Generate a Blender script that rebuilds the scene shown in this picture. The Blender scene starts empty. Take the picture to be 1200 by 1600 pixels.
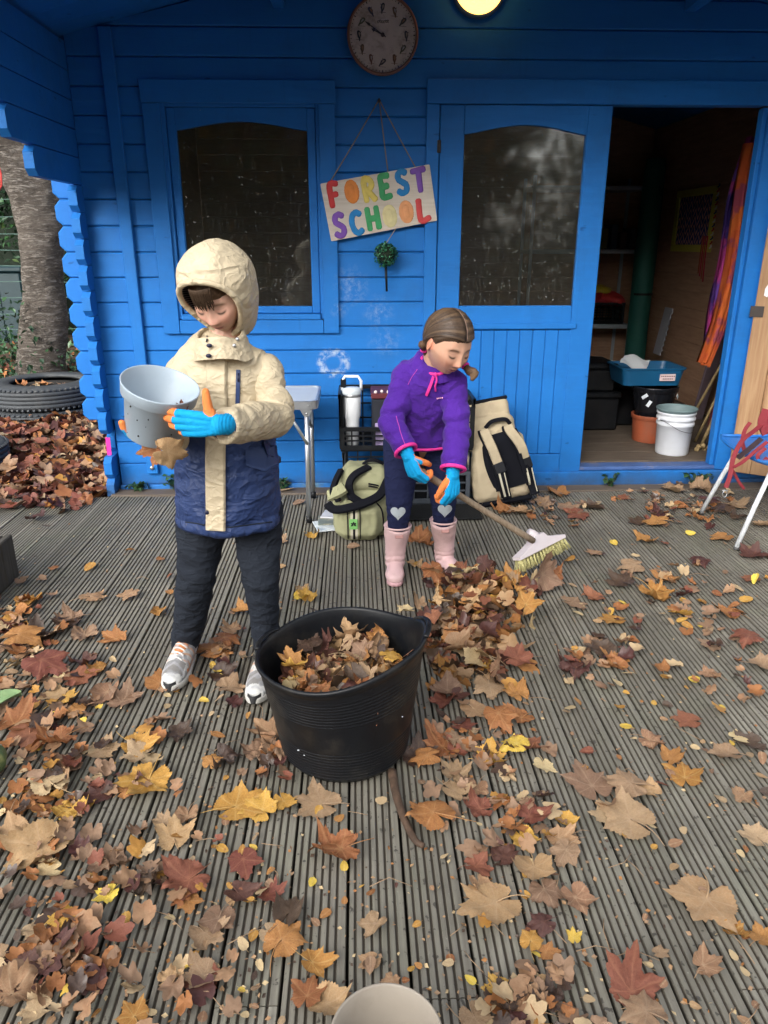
import bpy, bmesh, math, random
import numpy as np
from mathutils import Vector, Matrix, noise as mnoise

# ------------------------------------------------------------------ camera, sky, sun, exposure
SC = bpy.context.scene
COL = SC.collection
FPX, CAMH, PITCH, YAW = 1165.0, 1.40, math.radians(19.9), math.radians(2.0)
cd = bpy.data.cameras.new('camera'); cam = bpy.data.objects.new('camera', cd); COL.objects.link(cam)
cam.location = (0, 0, CAMH); cam.rotation_euler = (math.pi/2 - PITCH, 0, -YAW)
cd.sensor_fit = 'VERTICAL'; cd.sensor_height = 36.0; cd.lens = 36.0*FPX/1600.0
cd.clip_start = 0.05; cd.clip_end = 500
SC.camera = cam
SUN_EL, SUN_AZ = math.radians(26), math.radians(206)
W = bpy.data.worlds.new('World'); SC.world = W; W.use_nodes = True
nt = W.node_tree; bg = nt.nodes['Background']
sky = nt.nodes.new('ShaderNodeTexSky'); sky.sky_type = 'NISHITA'; sky.sun_disc = False
sky.sun_elevation = SUN_EL; sky.sun_rotation = SUN_AZ; sky.dust_density = 4.0; sky.air_density = 1.0; sky.ozone_density = 1.0
hs = nt.nodes.new('ShaderNodeHueSaturation'); hs.inputs['Saturation'].default_value = 0.22
nt.links.new(sky.outputs[0], hs.inputs['Color']); nt.links.new(hs.outputs[0], bg.inputs['Color'])
bg.inputs['Strength'].default_value = 0.15
sd = bpy.data.lights.new('sun', 'SUN'); sd.energy = 0.95; sd.angle = math.radians(60); sd.color = (1.0, 0.96, 0.9)
sun = bpy.data.objects.new('sun', sd); COL.objects.link(sun)
# the sun stands high behind the camera
sdir = Vector((math.sin(SUN_AZ)*math.cos(SUN_EL), math.cos(SUN_AZ)*math.cos(SUN_EL), math.sin(SUN_EL)))
sun.rotation_euler = sdir.to_track_quat('Z', 'Y').to_euler(); sun.location = (0, -3, 8)
vs = SC.view_settings; SC.display_settings.display_device = 'sRGB'
vs.view_transform = 'Standard'; vs.look = 'None'; vs.gamma = 1.0; vs.use_curve_mapping = False
vs.exposure = 1.63
SC.render.engine = 'CYCLES'
SC.cycles.max_bounces = 10; SC.cycles.diffuse_bounces = 7; SC.cycles.transparent_max_bounces = 12
try: SC.cycles.use_denoising = True
except Exception: pass

_f = np.array([math.sin(YAW)*math.cos(PITCH), math.cos(YAW)*math.cos(PITCH), -math.sin(PITCH)])
_r = np.array([math.cos(YAW), -math.sin(YAW), 0.0]); _u = np.cross(_r, _f)
def ray(px, py): return _f + _r*(px-600)/FPX - _u*(py-800)/FPX
def at(px, py, Y):                      # point of the photograph at a known distance Y from the camera
    d = ray(px, py); t = Y/d[1]; p = np.array([0, 0, CAMH]) + t*d; return Vector(p)
def gnd(px, py, z=0.0):                 # the same on level ground of height z
    d = ray(px, py); t = (z-CAMH)/d[2]; p = np.array([0, 0, CAMH]) + t*d; return Vector(p)

RND = random.Random(11)
NR = np.random.default_rng(5)

# ------------------------------------------------------------------ helpers
def tag(o, label=None, cat=None, group=None, kind=None):
    if label: o['label'] = label
    if cat: o['category'] = cat
    if group: o['group'] = group
    if kind: o['kind'] = kind
    return o
def empty(name, loc, label=None, cat=None, group=None, kind=None):
    o = bpy.data.objects.new(name, None); COL.objects.link(o); o.location = loc
    o.empty_display_size = 0.1
    return tag(o, label, cat, group, kind)
def root_off(o):
    while o.parent is not None: o = o.parent
    return Vector(o.location)
def mesh_obj(name, verts, faces, mats, parent=None, mi=None, smooth=False, loc=None, attrs=None):
    me = bpy.data.meshes.new(name)
    v = np.asarray(verts, float)
    off = np.array(loc if loc is not None else (root_off(parent) if parent is not None else (0, 0, 0)), float)
    me.from_pydata((v-off).tolist(), [], faces if isinstance(faces, list) else faces.tolist())
    if not isinstance(mats, (list, tuple)): mats = [mats]
    for m in mats: me.materials.append(m)
    if mi is not None: me.polygons.foreach_set('material_index', np.asarray(mi, np.int32))
    if smooth is True: me.polygons.foreach_set('use_smooth', np.ones(len(me.polygons), bool))
    elif smooth is not False: me.polygons.foreach_set('use_smooth', np.asarray(smooth, bool))
    for k, a in (attrs or {}).items():
        a = np.asarray(a, float)
        if a.ndim == 1:
            at_ = me.attributes.new(k, 'FLOAT', 'POINT'); at_.data.foreach_set('value', a)
        else:
            at_ = me.attributes.new(k, 'FLOAT_COLOR', 'POINT')
            c = np.ones((len(a), 4)); c[:, :3] = a[:, :3]; at_.data.foreach_set('color', c.ravel())
    me.update()
    o = bpy.data.objects.new(name, me); COL.objects.link(o)
    if parent is not None: o.parent = parent
    elif loc is not None: o.location = loc
    return o
def copy_tree(o, parent=None):
    c = o.copy(); COL.objects.link(c)
    if parent is not None: c.parent = parent
    for ch in list(o.children): copy_tree(ch, c)
    return c

class MB:
    def __init__(s): s.v = []; s.f = []; s.m = []; s.s = []; s.xf = None
    def add(s, v, f, m=0, smooth=False):
        n = len(s.v)
        for p in v:
            p = Vector(p)
            if s.xf is not None: p = s.xf @ p
            s.v.append(tuple(p))
        for q in f:
            s.f.append([i+n for i in q]); s.m.append(m); s.s.append(smooth)
        return s
    def box(s, x0, x1, y0, y1, z0, z1, m=0):
        v = [(x, y, z) for x in (x0, x1) for y in (y0, y1) for z in (z0, z1)]
        f = [(0, 1, 3, 2), (4, 6, 7, 5), (0, 4, 5, 1), (2, 3, 7, 6), (0, 2, 6, 4), (1, 5, 7, 3)]
        return s.add(v, f, m)
    def cbox(s, x0, x1, y0, y1, z0, z1, c=0.004, m=0):
        lo = (x0, y0, z0); hi = (x1, y1, z1); c = min(c, 0.45*min(x1-x0, y1-y0, z1-z0))
        v = []; idx = {}
        for sx in (0, 1):
            for sy in (0, 1):
                for sz in (0, 1):
                    sg = (sx, sy, sz)
                    for a in range(3):
                        p = [0, 0, 0]
                        for b in range(3):
                            e = hi[b] if sg[b] else lo[b]
                            if b != a: e += -c if sg[b] else c
                            p[b] = e
                        idx[(sg, a)] = len(v); v.append(p)
        f = []
        for a in range(3):
            b, d = (a+1) % 3, (a+2) % 3
            for e in (0, 1):
                q = []
                for (i, j) in ((0, 0), (1, 0), (1, 1), (0, 1)):
                    sg = [0, 0, 0]; sg[a] = e; sg[b] = i; sg[d] = j; q.append(idx[(tuple(sg), a)])
                f.append(q if e else q[::-1])
        for a in range(3):
            b, d = (a+1) % 3, (a+2) % 3
            for i in (0, 1):
                for j in (0, 1):
                    s0 = [0, 0, 0]; s1 = [0, 0, 0]; s0[b] = s1[b] = i; s0[d] = s1[d] = j; s0[a] = 0; s1[a] = 1
                    q = [idx[(tuple(s0), b)], idx[(tuple(s1), b)], idx[(tuple(s1), d)], idx[(tuple(s0), d)]]
                    f.append(q if (i != j) else q[::-1])
        for sx in (0, 1):
            for sy in (0, 1):
                for sz in (0, 1):
                    q = [idx[((sx, sy, sz), a)] for a in range(3)]
                    f.append(q if (sx+sy+sz) % 2 else q[::-1])
        return s.add(v, f, m)
    def prism(s, poly, fn, a0, a1, m=0):
        """poly: 2-D points; fn(u,v,a) -> 3-D point."""
        n = len(poly)
        v = [fn(u, w, a0) for u, w in poly]+[fn(u, w, a1) for u, w in poly]
        f = [list(range(n))[::-1], list(range(n, 2*n))]+[(i, (i+1) % n, n+(i+1) % n, n+i) for i in range(n)]
        return s.add(v, f, m)
    def tube(s, pts, r, n=8, m=0, smooth=True, caps=True):
        v, f = tube_vf(pts, r, n, caps); return s.add(v, f, m, smooth)
    def lathe(s, prof, n=32, c=(0, 0, 0), m=0, smooth=True, closed=False, M=None):
        v = []; f = []
        for r, z in prof:
            for k in range(n):
                a = 2*math.pi*k/n
                p = Vector((r*math.cos(a), r*math.sin(a), z))
                if M is not None: p = M @ p
                v.append(p+Vector(c))
        P = len(prof)
        for i in range(P if closed else P-1):
            for k in range(n):
                j = (i+1) % P
                f.append((i*n+k, i*n+(k+1) % n, j*n+(k+1) % n, j*n+k))
        return s.add(v, f, m, smooth)
    def ball(s, c, r, n=10, m=0):
        v = []; f = []
        r3 = r if isinstance(r, (tuple, list)) else (r, r, r)
        for i in range(n+1):
            t = math.pi*i/n
            for k in range(2*n):
                a = math.pi*k/n
                v.append((c[0]+r3[0]*math.sin(t)*math.cos(a), c[1]+r3[1]*math.sin(t)*math.sin(a), c[2]+r3[2]*math.cos(t)))
        for i in range(n):
            for k in range(2*n):
                f.append((i*2*n+k, (i+1)*2*n+k, (i+1)*2*n+(k+1) % (2*n), i*2*n+(k+1) % (2*n)))
        return s.add(v, f, m, True)
    def build(s, name, mats, parent=None, **kw):
        return mesh_obj(name, s.v, s.f, mats, parent, mi=s.m, smooth=s.s, **kw)

def catmull(P, sub=6):
    P = [np.asarray(p, float) for p in P]; out = []
    n = len(P)
    for i in range(n-1):
        p0 = P[i-1] if i else 2*P[0]-P[1]; p1 = P[i]; p2 = P[i+1]; p3 = P[i+2] if i+2 < n else 2*P[-1]-P[-2]
        for k in range(sub):
            t = k/sub
            out.append(0.5*((2*p1)+(-p0+p2)*t+(2*p0-5*p1+4*p2-p3)*t*t+(-p0+3*p1-3*p2+p3)*t**3))
    out.append(P[-1]); return np.array(out)
def frames(pts, up=None):
    pts = np.asarray(pts, float); n = len(pts)
    T = np.zeros_like(pts); T[1:-1] = pts[2:]-pts[:-2]; T[0] = pts[1]-pts[0]; T[-1] = pts[-1]-pts[-2]
    T /= np.linalg.norm(T, axis=1)[:, None]+1e-12
    u = np.array(up if up is not None else ((0, 0, 1) if abs(T[0][2]) < .9 else (1, 0, 0)), float)
    N = np.zeros_like(pts); 
    for i in range(n):
        u = u-T[i]*np.dot(u, T[i]); u /= np.linalg.norm(u)+1e-12; N[i] = u
    return T, N, np.cross(T, N)
def tube_vf(pts, r, n=8, caps=True, up=None, ry=None):
    pts = np.asarray([tuple(p) for p in pts], float); T, N, B = frames(pts, up)
    r = np.broadcast_to(np.asarray(r, float), (len(pts),)); q = r if ry is None else np.broadcast_to(np.asarray(ry, float), (len(pts),))
    a = np.arange(n)*2*math.pi/n
    v = (pts[:, None]+N[:, None]*(np.cos(a)[None, :, None]*r[:, None, None])+B[:, None]*(np.sin(a)[None, :, None]*q[:, None, None])).reshape(-1, 3).tolist()
    f = []
    for i in range(len(pts)-1):
        for k in range(n):
            f.append((i*n+k, i*n+(k+1) % n, (i+1)*n+(k+1) % n, (i+1)*n+k))
    if caps:
        f.append(tuple(range(n))[::-1]); f.append(tuple((len(pts)-1)*n+k for k in range(n)))
    return v, f

# ------------------------------------------------------------------ materials
class NT:
    def __init__(s, name):
        s.m = bpy.data.materials.new(name); s.m.use_nodes = True; s.t = s.m.node_tree
        s.b = s.t.nodes['Principled BSDF']; s.out = s.t.nodes['Material Output']
    def n(s, typ, **kw):
        nd = s.t.nodes.new(typ)
        for k, v in kw.items(): setattr(nd, k, v)
        return nd
    def l(s, a, b): s.t.links.new(a, b)
    def val(s, sock, v):
        if hasattr(v, 'is_linked') or isinstance(v, bpy.types.NodeSocket): s.l(v, sock)
        else: sock.default_value = v
    def math(s, op, a, b=None, clamp=False):
        nd = s.n('ShaderNodeMath', operation=op, use_clamp=clamp); s.val(nd.inputs[0], a)
        if b is not None: s.val(nd.inputs[1], b)
        return nd.outputs[0]
    def mix(s, f, a, b, typ='MIX'):
        nd = s.n('ShaderNodeMix', data_type='RGBA', blend_type=typ)
        s.val(nd.inputs[0], f)
        for i, c in ((6, a), (7, b)):
            if isinstance(c, (tuple, list)): nd.inputs[i].default_value = (*c[:3], 1)
            else: s.l(c, nd.inputs[i])
        return nd.outputs[2]
    def coords(s, which='Object', scale=(1, 1, 1), loc=(0, 0, 0), rnd=False):
        tc = s.n('ShaderNodeTexCoord'); mp = s.n('ShaderNodeMapping'); mp.inputs['Scale'].default_value = scale; mp.inputs['Location'].default_value = loc
        s.l(tc.outputs[which], mp.inputs['Vector'])
        if rnd:
            oi = s.n('ShaderNodeObjectInfo'); k = s.math('MULTIPLY', oi.outputs['Random'], 37.0)
            cx = s.n('ShaderNodeCombineXYZ'); 
            for i in range(3): s.l(k, cx.inputs[i])
            s.l(cx.outputs[0], mp.inputs['Location'])
        return mp.outputs[0]
    def noise(s, vec, scale, detail=4, rough=.55, dist=0.0):
        nd = s.n('ShaderNodeTexNoise'); nd.inputs['Scale'].default_value = scale; nd.inputs['Detail'].default_value = detail
        nd.inputs['Roughness'].default_value = rough; nd.inputs['Distortion'].default_value = dist
        s.l(vec, nd.inputs['Vector']); return nd.outputs['Fac']
    def ramp(s, fac, stops):
        nd = s.n('ShaderNodeValToRGB'); e = nd.color_ramp.elements
        while len(e) < len(stops): e.new(0.5)
        for i, (p, c) in enumerate(stops):
            e[i].position = p; e[i].color = (*(c if isinstance(c, (tuple, list)) else (c, c, c)), 1)
        s.l(fac, nd.inputs[0]); return nd.outputs[0]
    def bump(s, h, strength=.3, dist=.01, normal=None):
        nd = s.n('ShaderNodeBump'); nd.inputs['Strength'].default_value = strength; nd.inputs['Distance'].default_value = dist
        s.l(h, nd.inputs['Height'])
        if normal is not None: s.l(normal, nd.inputs['Normal'])
        return nd.outputs[0]
    def attr(s, name):
        return s.n('ShaderNodeAttribute', attribute_name=name)
    def set(s, color=None, rough=None, spec=None, metal=None, normal=None, **kw):
        b = s.b
        def put(k, v):
            if v is None: return
            if isinstance(v, (tuple, list)) and len(v) == 3: b.inputs[k].default_value = (*v, 1)
            elif isinstance(v, bpy.types.NodeSocket): s.l(v, b.inputs[k])
            else: b.inputs[k].default_value = v
        put('Base Color', color); put('Roughness', rough); put('Specular IOR Level', spec); put('Metallic', metal); put('Normal', normal)
        for k, v in kw.items(): put(k.replace('_', ' '), v)
        return s.m
def cloth_bump(s, fine=420, amt=.55):
    v = s.coords('Object'); 
    def rid(sc, det, st):
        n_ = s.noise(s.coords('Object', st), sc, det, .5, .6); a_ = s.math('ABSOLUTE', s.math('SUBTRACT', s.math('MULTIPLY', n_, 2.0), 1.0)); return s.math('POWER', s.math('SUBTRACT', 1.0, a_), 3.0)
    h = s.math('ADD', rid(9, 2, (1, 1, 1.6)), s.math('MULTIPLY', rid(22, 2, (1, 1, 1.3)), .45))
    b1 = s.bump(h, amt, .012); return s.bump(s.noise(v, fine, 2), .25, .0008, b1)
def mul(c, k): return tuple(max(0, min(1, x*k)) for x in c)
MATS = {}
def mat(name, col, rough=.6, var=.18, scale=6, bump=.15, bscale=90, spec=.35, metal=0.0, stretch=(1, 1, 1), rnd=True, bdist=.003, dirt=None, dirt_amt=.5, **kw):
    if name in MATS: return MATS[name]
    s = NT(name); v = s.coords('Object', stretch, rnd=rnd)
    c = s.mix(s.noise(v, scale, 5), mul(col, 1-var), mul(col, 1+var))
    if dirt is not None:
        c = s.mix(s.math('MULTIPLY', s.ramp(s.noise(v, scale*.7+1.3, 8, .7), [(.5, 0.), (.68, 1.)]), dirt_amt), c, dirt)
    rg = s.math('ADD', s.math('MULTIPLY', s.noise(v, scale*2.3, 3), .2), rough-.1)
    nm = s.bump(s.noise(v, bscale, 4), bump, bdist) if bump else None
    MATS[name] = s.set(c, rg, spec, metal, nm, **kw); return MATS[name]
def attr_mat(name, rough=.55, bump=.1, bscale=250, bdist=.001, spec=.35, attr='tint', **kw):
    """colour read from the vertices' own colour (parts of a figure or a patterned cloth)."""
    if name in MATS: return MATS[name]
    s = NT(name); v = s.coords('Object'); a = s.attr(attr)
    c = s.mix(s.noise(v, 40, 4), mul((1, 1, 1), .9), (1, 1, 1)); c = s.mix(1.0, a.outputs['Color'], c, 'MULTIPLY')
    MATS[name] = s.set(c, rough, spec, 0.0, s.bump(s.noise(v, bscale, 3), bump, bdist), **kw); return MATS[name]

BLUE = (0.014, 0.155, 0.49)
def blue_paint():
    s = NT('blue_paint'); v = s.coords('Object', (1, 1, 1)); tc = s.n('ShaderNodeTexCoord')
    grain = s.noise(s.coords('Object', (2.5, 30, 60)), 3.0, 6, .6)
    c = s.mix(s.noise(v, 2.2, 5), mul(BLUE, .86), mul(BLUE, 1.12))
    oi = s.n('ShaderNodeObjectInfo'); c = s.mix(s.math('MULTIPLY', oi.outputs['Random'], .22), c, mul(BLUE, .72))
    # grime in blotches and pale rub marks of the boards by the sign
    c = s.mix(s.math('MULTIPLY', s.ramp(s.noise(v, 1.9, 9, .75), [(.50, 0.), (.72, 1.)]), .42), c, (.02, .085, .22))
    c = s.mix(s.math('MULTIPLY', s.ramp(s.noise(s.coords('Object', (1.2, 9, 16)), 3.0, 8, .7), [(.52, 0.), (.75, 1.)]), .30), c, (.012, .19, .58))
    c = s.mix(s.math('MULTIPLY', s.ramp(s.noise(s.coords('Object', (22, 9, 1.2)), 2.0, 6, .6), [(.60, 0.), (.8, 1.)]), .28), c, (.012, .07, .17))
    sep = s.n('ShaderNodeSeparateXYZ'); s.l(tc.outputs['Object'], sep.inputs[0]); X, Z = sep.outputs[0], sep.outputs[2]
    def disc(cx, cz, rx, rz):
        dx = s.math('DIVIDE', s.math('SUBTRACT', X, cx), rx); dz = s.math('DIVIDE', s.math('SUBTRACT', Z, cz), rz)
        return s.math('SQRT', s.math('ADD', s.math('MULTIPLY', dx, dx), s.math('MULTIPLY', dz, dz)))
    n1 = s.noise(v, 26, 6, .7)
    def chalk(prev, d, lo, hi, amt):
        inside = s.ramp(d, [(lo, 1.), (hi, 0.)])
        return s.math('MAXIMUM', prev, s.math('MULTIPLY', s.math('MULTIPLY', inside, s.ramp(n1, [(.46, 0.), (.68, 1.)])), amt))
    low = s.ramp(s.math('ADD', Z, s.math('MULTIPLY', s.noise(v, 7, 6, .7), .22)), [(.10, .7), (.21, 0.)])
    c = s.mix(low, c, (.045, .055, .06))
    w = s.math('MULTIPLY', 0.0, 0.0)
    RX = -0.66
    for (x, z, rx, rz, a) in ((-.03+RX, 1.17, .11, .13, .5), (.12+RX, 1.02, .1, .12, .4), (-.1+RX, 1.05, .06, .06, .45), (.16+RX, .86, .12, .1, .3)):
        w = chalk(w, disc(x, z, rx, rz), .15, 1., a)
    ring = disc(-.14+RX, .747, .07, .062)
    ringm = s.ramp(s.math('ABSOLUTE', s.math('SUBTRACT', ring, 1.)), [(.10, 1.), (.5, 0.)])
    w = s.math('MAXIMUM', w, s.math('MULTIPLY', s.math('MULTIPLY', ringm, s.ramp(n1, [(.44, 0.), (.58, 1.)])), .8))
    c = s.mix(s.math('MULTIPLY', w, .8), c, (.50, .56, .60))
    c = s.mix(s.math('MULTIPLY', s.ramp(s.noise(s.coords('Object', (1, 1, 2.2)), 11, 2, .4), [(.235, 1.), (.27, 0.)]), .6), c, (.004, .05, .16))   # knots under the paint
    # chipped flecks showing pale wood
    c = s.mix(s.ramp(s.noise(v, 34, 3, .6), [(.765, 0.), (.79, .5)]), c, (.42, .44, .42))
    return s.set(c, s.math('ADD', s.math('MULTIPLY', s.noise(v, 9, 4), .25), .42), .22, 0.0, s.bump(grain, .28, .004))
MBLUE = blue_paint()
def wood(name, a, b, grain=(40, 1.2, 40), sc=2.2, rough=.7, bump=.35, knots=False):
    if name in MATS: return MATS[name]
    s = NT(name); v = s.coords('Object', grain, rnd=True); g = s.noise(v, sc, 7, .62, .4)
    c = s.mix(s.ramp(g, [(.3, 0.), (.7, 1.)]), a, b)
    v2 = s.coords('Object'); c = s.mix(s.math('MULTIPLY', s.noise(v2, 3.1, 5), .5), c, mul(a, .55))
    MATS[name] = s.set(c, rough, .3, 0.0, s.bump(g, bump, .003)); return MATS[name]
MPLY = wood('brown_ply', (.36, .20, .125), (.52, .32, .20), grain=(3, 1.5, 14), sc=3)
MFLOOR = wood('hut_floorboards', (.085, .066, .05), (.18, .14, .105), grain=(3, 14, 3), sc=3)
MPINE = wood('oiled_pine', (.31, .17, .085), (.50, .32, .175), grain=(22, 22, 1.2), sc=2)
def mglass(name, tint=(.9, .93, .92), ior=1.62, dirt=.05):
    s = NT(name); fr = s.n('ShaderNodeFresnel'); fr.inputs['IOR'].default_value = ior
    tr = s.n('ShaderNodeBsdfTransparent'); tr.inputs['Color'].default_value = (*tint, 1)
    gl = s.n('ShaderNodeBsdfGlossy'); gl.inputs['Roughness'].default_value = .05; gl.inputs['Color'].default_value = (1, 1, 1, 1)
    mx = s.n('ShaderNodeMixShader'); s.l(fr.outputs[0], mx.inputs[0]); s.l(tr.outputs[0], mx.inputs[1]); s.l(gl.outputs[0], mx.inputs[2])
    df = s.n('ShaderNodeBsdfDiffuse'); df.inputs['Color'].default_value = (.55, .56, .52, 1)
    v = s.coords('Object'); specks = s.ramp(s.noise(v, 75, 2, .5), [(.69, 0.), (.73, 1.)])
    streak = s.ramp(s.noise(s.coords('Object', (9, 1, 2.2)), 6, 6, .7), [(.5, 0.), (.8, 1.)])
    dm = s.math('ADD', s.math('MULTIPLY', specks, .45), s.math('MULTIPLY', streak, dirt), True)
    dm = s.math('ADD', dm, .012)
    m2 = s.n('ShaderNodeMixShader'); s.l(dm, m2.inputs[0]); s.l(mx.outputs[0], m2.inputs[1]); s.l(df.outputs[0], m2.inputs[2])
    s.l(m2.outputs[0], s.out.inputs['Surface']); return s.m
MGLASS = mglass('dusty_glass')
MSTEEL = mat('dull_steel', (.45, .46, .47), .38, .1, bump=.05, metal=.9)
MDARKMETAL = mat('dark_rusty_metal', (.06, .05, .045), .6, .3, metal=.5)
MBLACKPL = mat('black_plastic', (.007, .008, .010), .42, .3, 5, .08, spec=.25, dirt=(.05, .045, .04), dirt_amt=.2)
# ================================================================== THE CABIN
YW = 4.33                                   # front face of the front wall
XL, XR = -1.44, 2.76                        # outer left face / right end of the interior
XM = 0.66
BH = 0.1325                                 # height of one wall board
Z0 = 0.0235
cab = empty('log_cabin', (XM, YW, 0), 'blue painted timber cabin with a covered porch and its double doors open', 'cabin')
def roof_z(x): return 2.362 + 0.248*(2.1-abs(x-XM))

def plank_front(x0, x1, z0, z1, ends=(0, 0), top=None, y0=YW, y1=YW+.045, mats=None, name='wall_board'):
    """one board of the front wall; grooved V edges; a chamfered end past the corner where ends ask for it."""
    c = .006; m = MB()
    ch = .031
    poly = []
    if ends[0]: poly += [(x0, z1-ch-.004), (x0, z0+ch), (x0+ch, z0+.0015)]
    else: poly += [(x0, z1-.0015), (x0, z0+.0015)]
    if ends[1]: poly += [(x1-ch, z0+.0015), (x1, z0+ch), (x1, z1-ch), (x1-ch, z1-.0015)]
    else: poly += [(x1, z0+.0015), (x1, z1-.0015)]
    if ends[0]: poly += [(x0+ch, z1-.0015)]
    if top: poly = [(top[0], z1-.0015), (x0, z0+.0015), (x1, z0+.0015), (top[1], z1-.0015)]
    n = len(poly); cx = sum(p[0] for p in poly)/n; cz = (z0+z1)/2
    inner = [(p[0]+(c*.6 if p[0] < cx else -c*.6), p[1]+(c if p[1] < cz else -c)) for p in poly]
    v = [(x, y0, z) for x, z in inner]+[(x, y0+c, z) for x, z in poly]+[(x, y1, z) for x, z in poly]
    f = [list(range(n))]
    for i in range(n):
        j = (i+1) % n
        f += [(i, n+i, n+j, j), (n+i, 2*n+i, 2*n+j, n+j)]
    f.append(list(range(2*n, 3*n))[::-1]); m.add(v, f, 0)
    m.m[-1] = 1
    return m.build(name, mats or [MBLUE, MPLY], cab)

WIN = (-1.0, -0.175, 0.99, 2.085)           # rough opening of the window
DOOR = (0.41, 2.235, 0.065, 2.10)           # rough opening of the doors
k = 0
for i in range(-1, 22):
    z0 = Z0 + i*BH; z1 = z0+BH
    z0 = max(z0, -.06)
    zr = min(roof_z(XL), 9)
    # how far the board may run under the sloping roof
    def xlim(z):
        d = 2.1-(z-2.362)/0.248 if z > 2.362 else 2.1
        return max(0.05, d)
    if z1 > 2.86: break
    xl = XM-xlim(z1); xr = XM+xlim(z1)
    spans = [[XL-.160 if z1 < 1.80 else xl, xr]]
    for (a, b, zz0, zz1) in (WIN, DOOR):
        if z1 > zz0+.002 and z0 < zz1-.002:
            new = []
            for s0, s1 in spans:
                if a > s0 and b < s1: new += [[s0, a], [b, s1]]
                elif a <= s0 < b < s1: new += [[b, s1]]
                elif s0 < a < s1 <= b: new += [[s0, a]]
                else: new += [[s0, s1]]
            spans = new
    if z1 > 2.362:
        plank_front(XM-xlim(z0), XM+xlim(z0), z0, z1, (0, 0), (xl, xr) if z0 > 2.362 else (XL, XM+2.1)); continue
    for s0, s1 in spans:
        e0 = 1 if (s0 < XL-.1 and z0 > .30) else 0
        if s0 < XL-.1 and not e0: s0 = XL+.012
        zz0, zz1 = z0, z1
        plank_front(s0, s1, zz0, zz1, (e0, 0))
# side wall boards, half a board out of step, with chamfered ends standing forward of the front wall
def plank_side(xa, xb, ya, yb, z0, z1, ch=.032, name='side_board', mats=None):
    m = MB(); c = .003
    poly = [(yb, z1-c), (ya+ch, z1-c), (ya, z1-ch), (ya, z0+ch), (ya+ch, z0+c), (yb, z0+c)]
    m.prism(poly, lambda u, w, a: (a, u, w), xa, xb)
    return m.build(name, mats or [MBLUE], cab)
for i in range(-1, 18):
    z0 = Z0+(i-.5)*BH; z1 = z0+BH
    if z1 > roof_z(XL)+.08: break
    z0 = max(z0, -.05)
    if 0.17 < (z0+z1)/2 < .33: ya = YW+.01                      # broken-off ends near the ground
    elif z1 > 2.03: ya = 2.35
    elif z1 > 1.93: ya = 3.50
    elif z1 > 1.80: ya = 3.73
    else: ya = YW-.105
    plank_side(XL-.045, XL, ya, 7.5, z0, min(z1, roof_z(XL)-.005), name='corbel_board' if z1 > 1.80 else 'side_board')
for i in range(0, 19):
    z0 = Z0+(i-.5)*BH; z1 = min(z0+BH, 2.366)
    plank_side(XR-.0, XR+.045, YW-.1 if z1 < 2.0 else 2.5, 7.5, max(z0, -.05), z1, mats=[MBLUE])
    mm = MB().cbox(XR-.014, XR-.002, YW+.05, 7.5, max(z0, .13), z1-.001, .002); mm.build('lining_board', MPLY, cab)
for i in range(0, 21):
    z0 = Z0+i*BH
    dz = 2.1-(z0-2.362)/.248 if z0 > 2.362 else 2.1
    MB().cbox(max(XL+.01, XM-dz), min(XR-.02, XM+dz), 7.5, 7.54, max(z0, .1), z0+BH-.001, .003).build('back_board', MPLY, cab)
MB().box(XL+.005, XL+.012, YW+.05, 7.49, .12, 2.36).build('lining_board', MPLY, cab)
MB().box(XR+.046, XR+.05, YW+.05, 7.545, -.05, 2.37).build('light_stop_sheet', MPLY, cab)  # sheets added behind side and back walls to stop light leaking between boards
m = MB(); m.prism([(XL-.02, -.05), (XR+.05, -.05), (XR+.05, 2.36), (XM, 2.88), (XL-.02, 2.36)], lambda u, w, a: (u, a, w), 7.541, 7.546); m.build('light_stop_sheet', MPLY, cab)
# floor of the room, board by board
nb = 14
for q in range(nb):
    y0 = YW+.09+q*(7.48-YW-.09)/nb; y1 = y0+(7.48-YW-.09)/nb-.003
    MB().cbox(XL+.02, XR-.02, y0, y1, .085, .12, .002).build('floor_board', MFLOOR, cab)
# threshold of the doorway
m = MB(); m.cbox(DOOR[0]-.002, DOOR[1]+.012, YW-.032, YW+.088, -.02, .088, .006); m.build('threshold', [MBLUE], cab)
m = MB(); m.cbox(DOOR[0]+.03, DOOR[1]-.03, YW-.012, YW+.087, .090, .112, .004)
m.build('threshold_strip', mat('worn_blue', (.06, .12, .30), .6, .35, 9, dirt=(.25, .2, .15), dirt_amt=.7), cab)
# roof: sloping boards under the porch, rafters' ends as purlins, covering
nbo = 13; RY0, RY1 = 2.45, 7.6
for side in (-1, 1):
    for q in range(27):
        y0 = RY0+q*(RY1-RY0)/27; y1 = y0+(RY1-RY0)/27-.0015
        m = MB()
        xa, xb = (XM, XM+side*2.42)
        za, zb = roof_z(XM)+.0, 2.362+.248*(2.1-2.42)
        poly = [(xa, za+.004), (xb, zb+.004), (xb, zb+.024), (xa, za+.024)]
        if side > 0: poly = poly[::-1]
        m.prism(poly, lambda u, w, a: (u, a, w), y0, y1)
        m.build('roof_board', [MBLUE], cab)
m = MB()
for side in (-1, 1):
    xb = XM+side*2.47; zb = 2.362+.248*(2.1-2.47)
    poly = [(XM, roof_z(XM)+.026), (xb, zb+.026), (xb, zb+.034), (XM, roof_z(XM)+.034)]
    if side > 0: poly = poly[::-1]
    m.prism(poly, lambda u, w, a: (u, a, w), RY0-.03, RY1+.03)
m.build('roof_felt', mat('green_roof_felt', (.05, .06, .05), .9, .3), cab)
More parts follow.
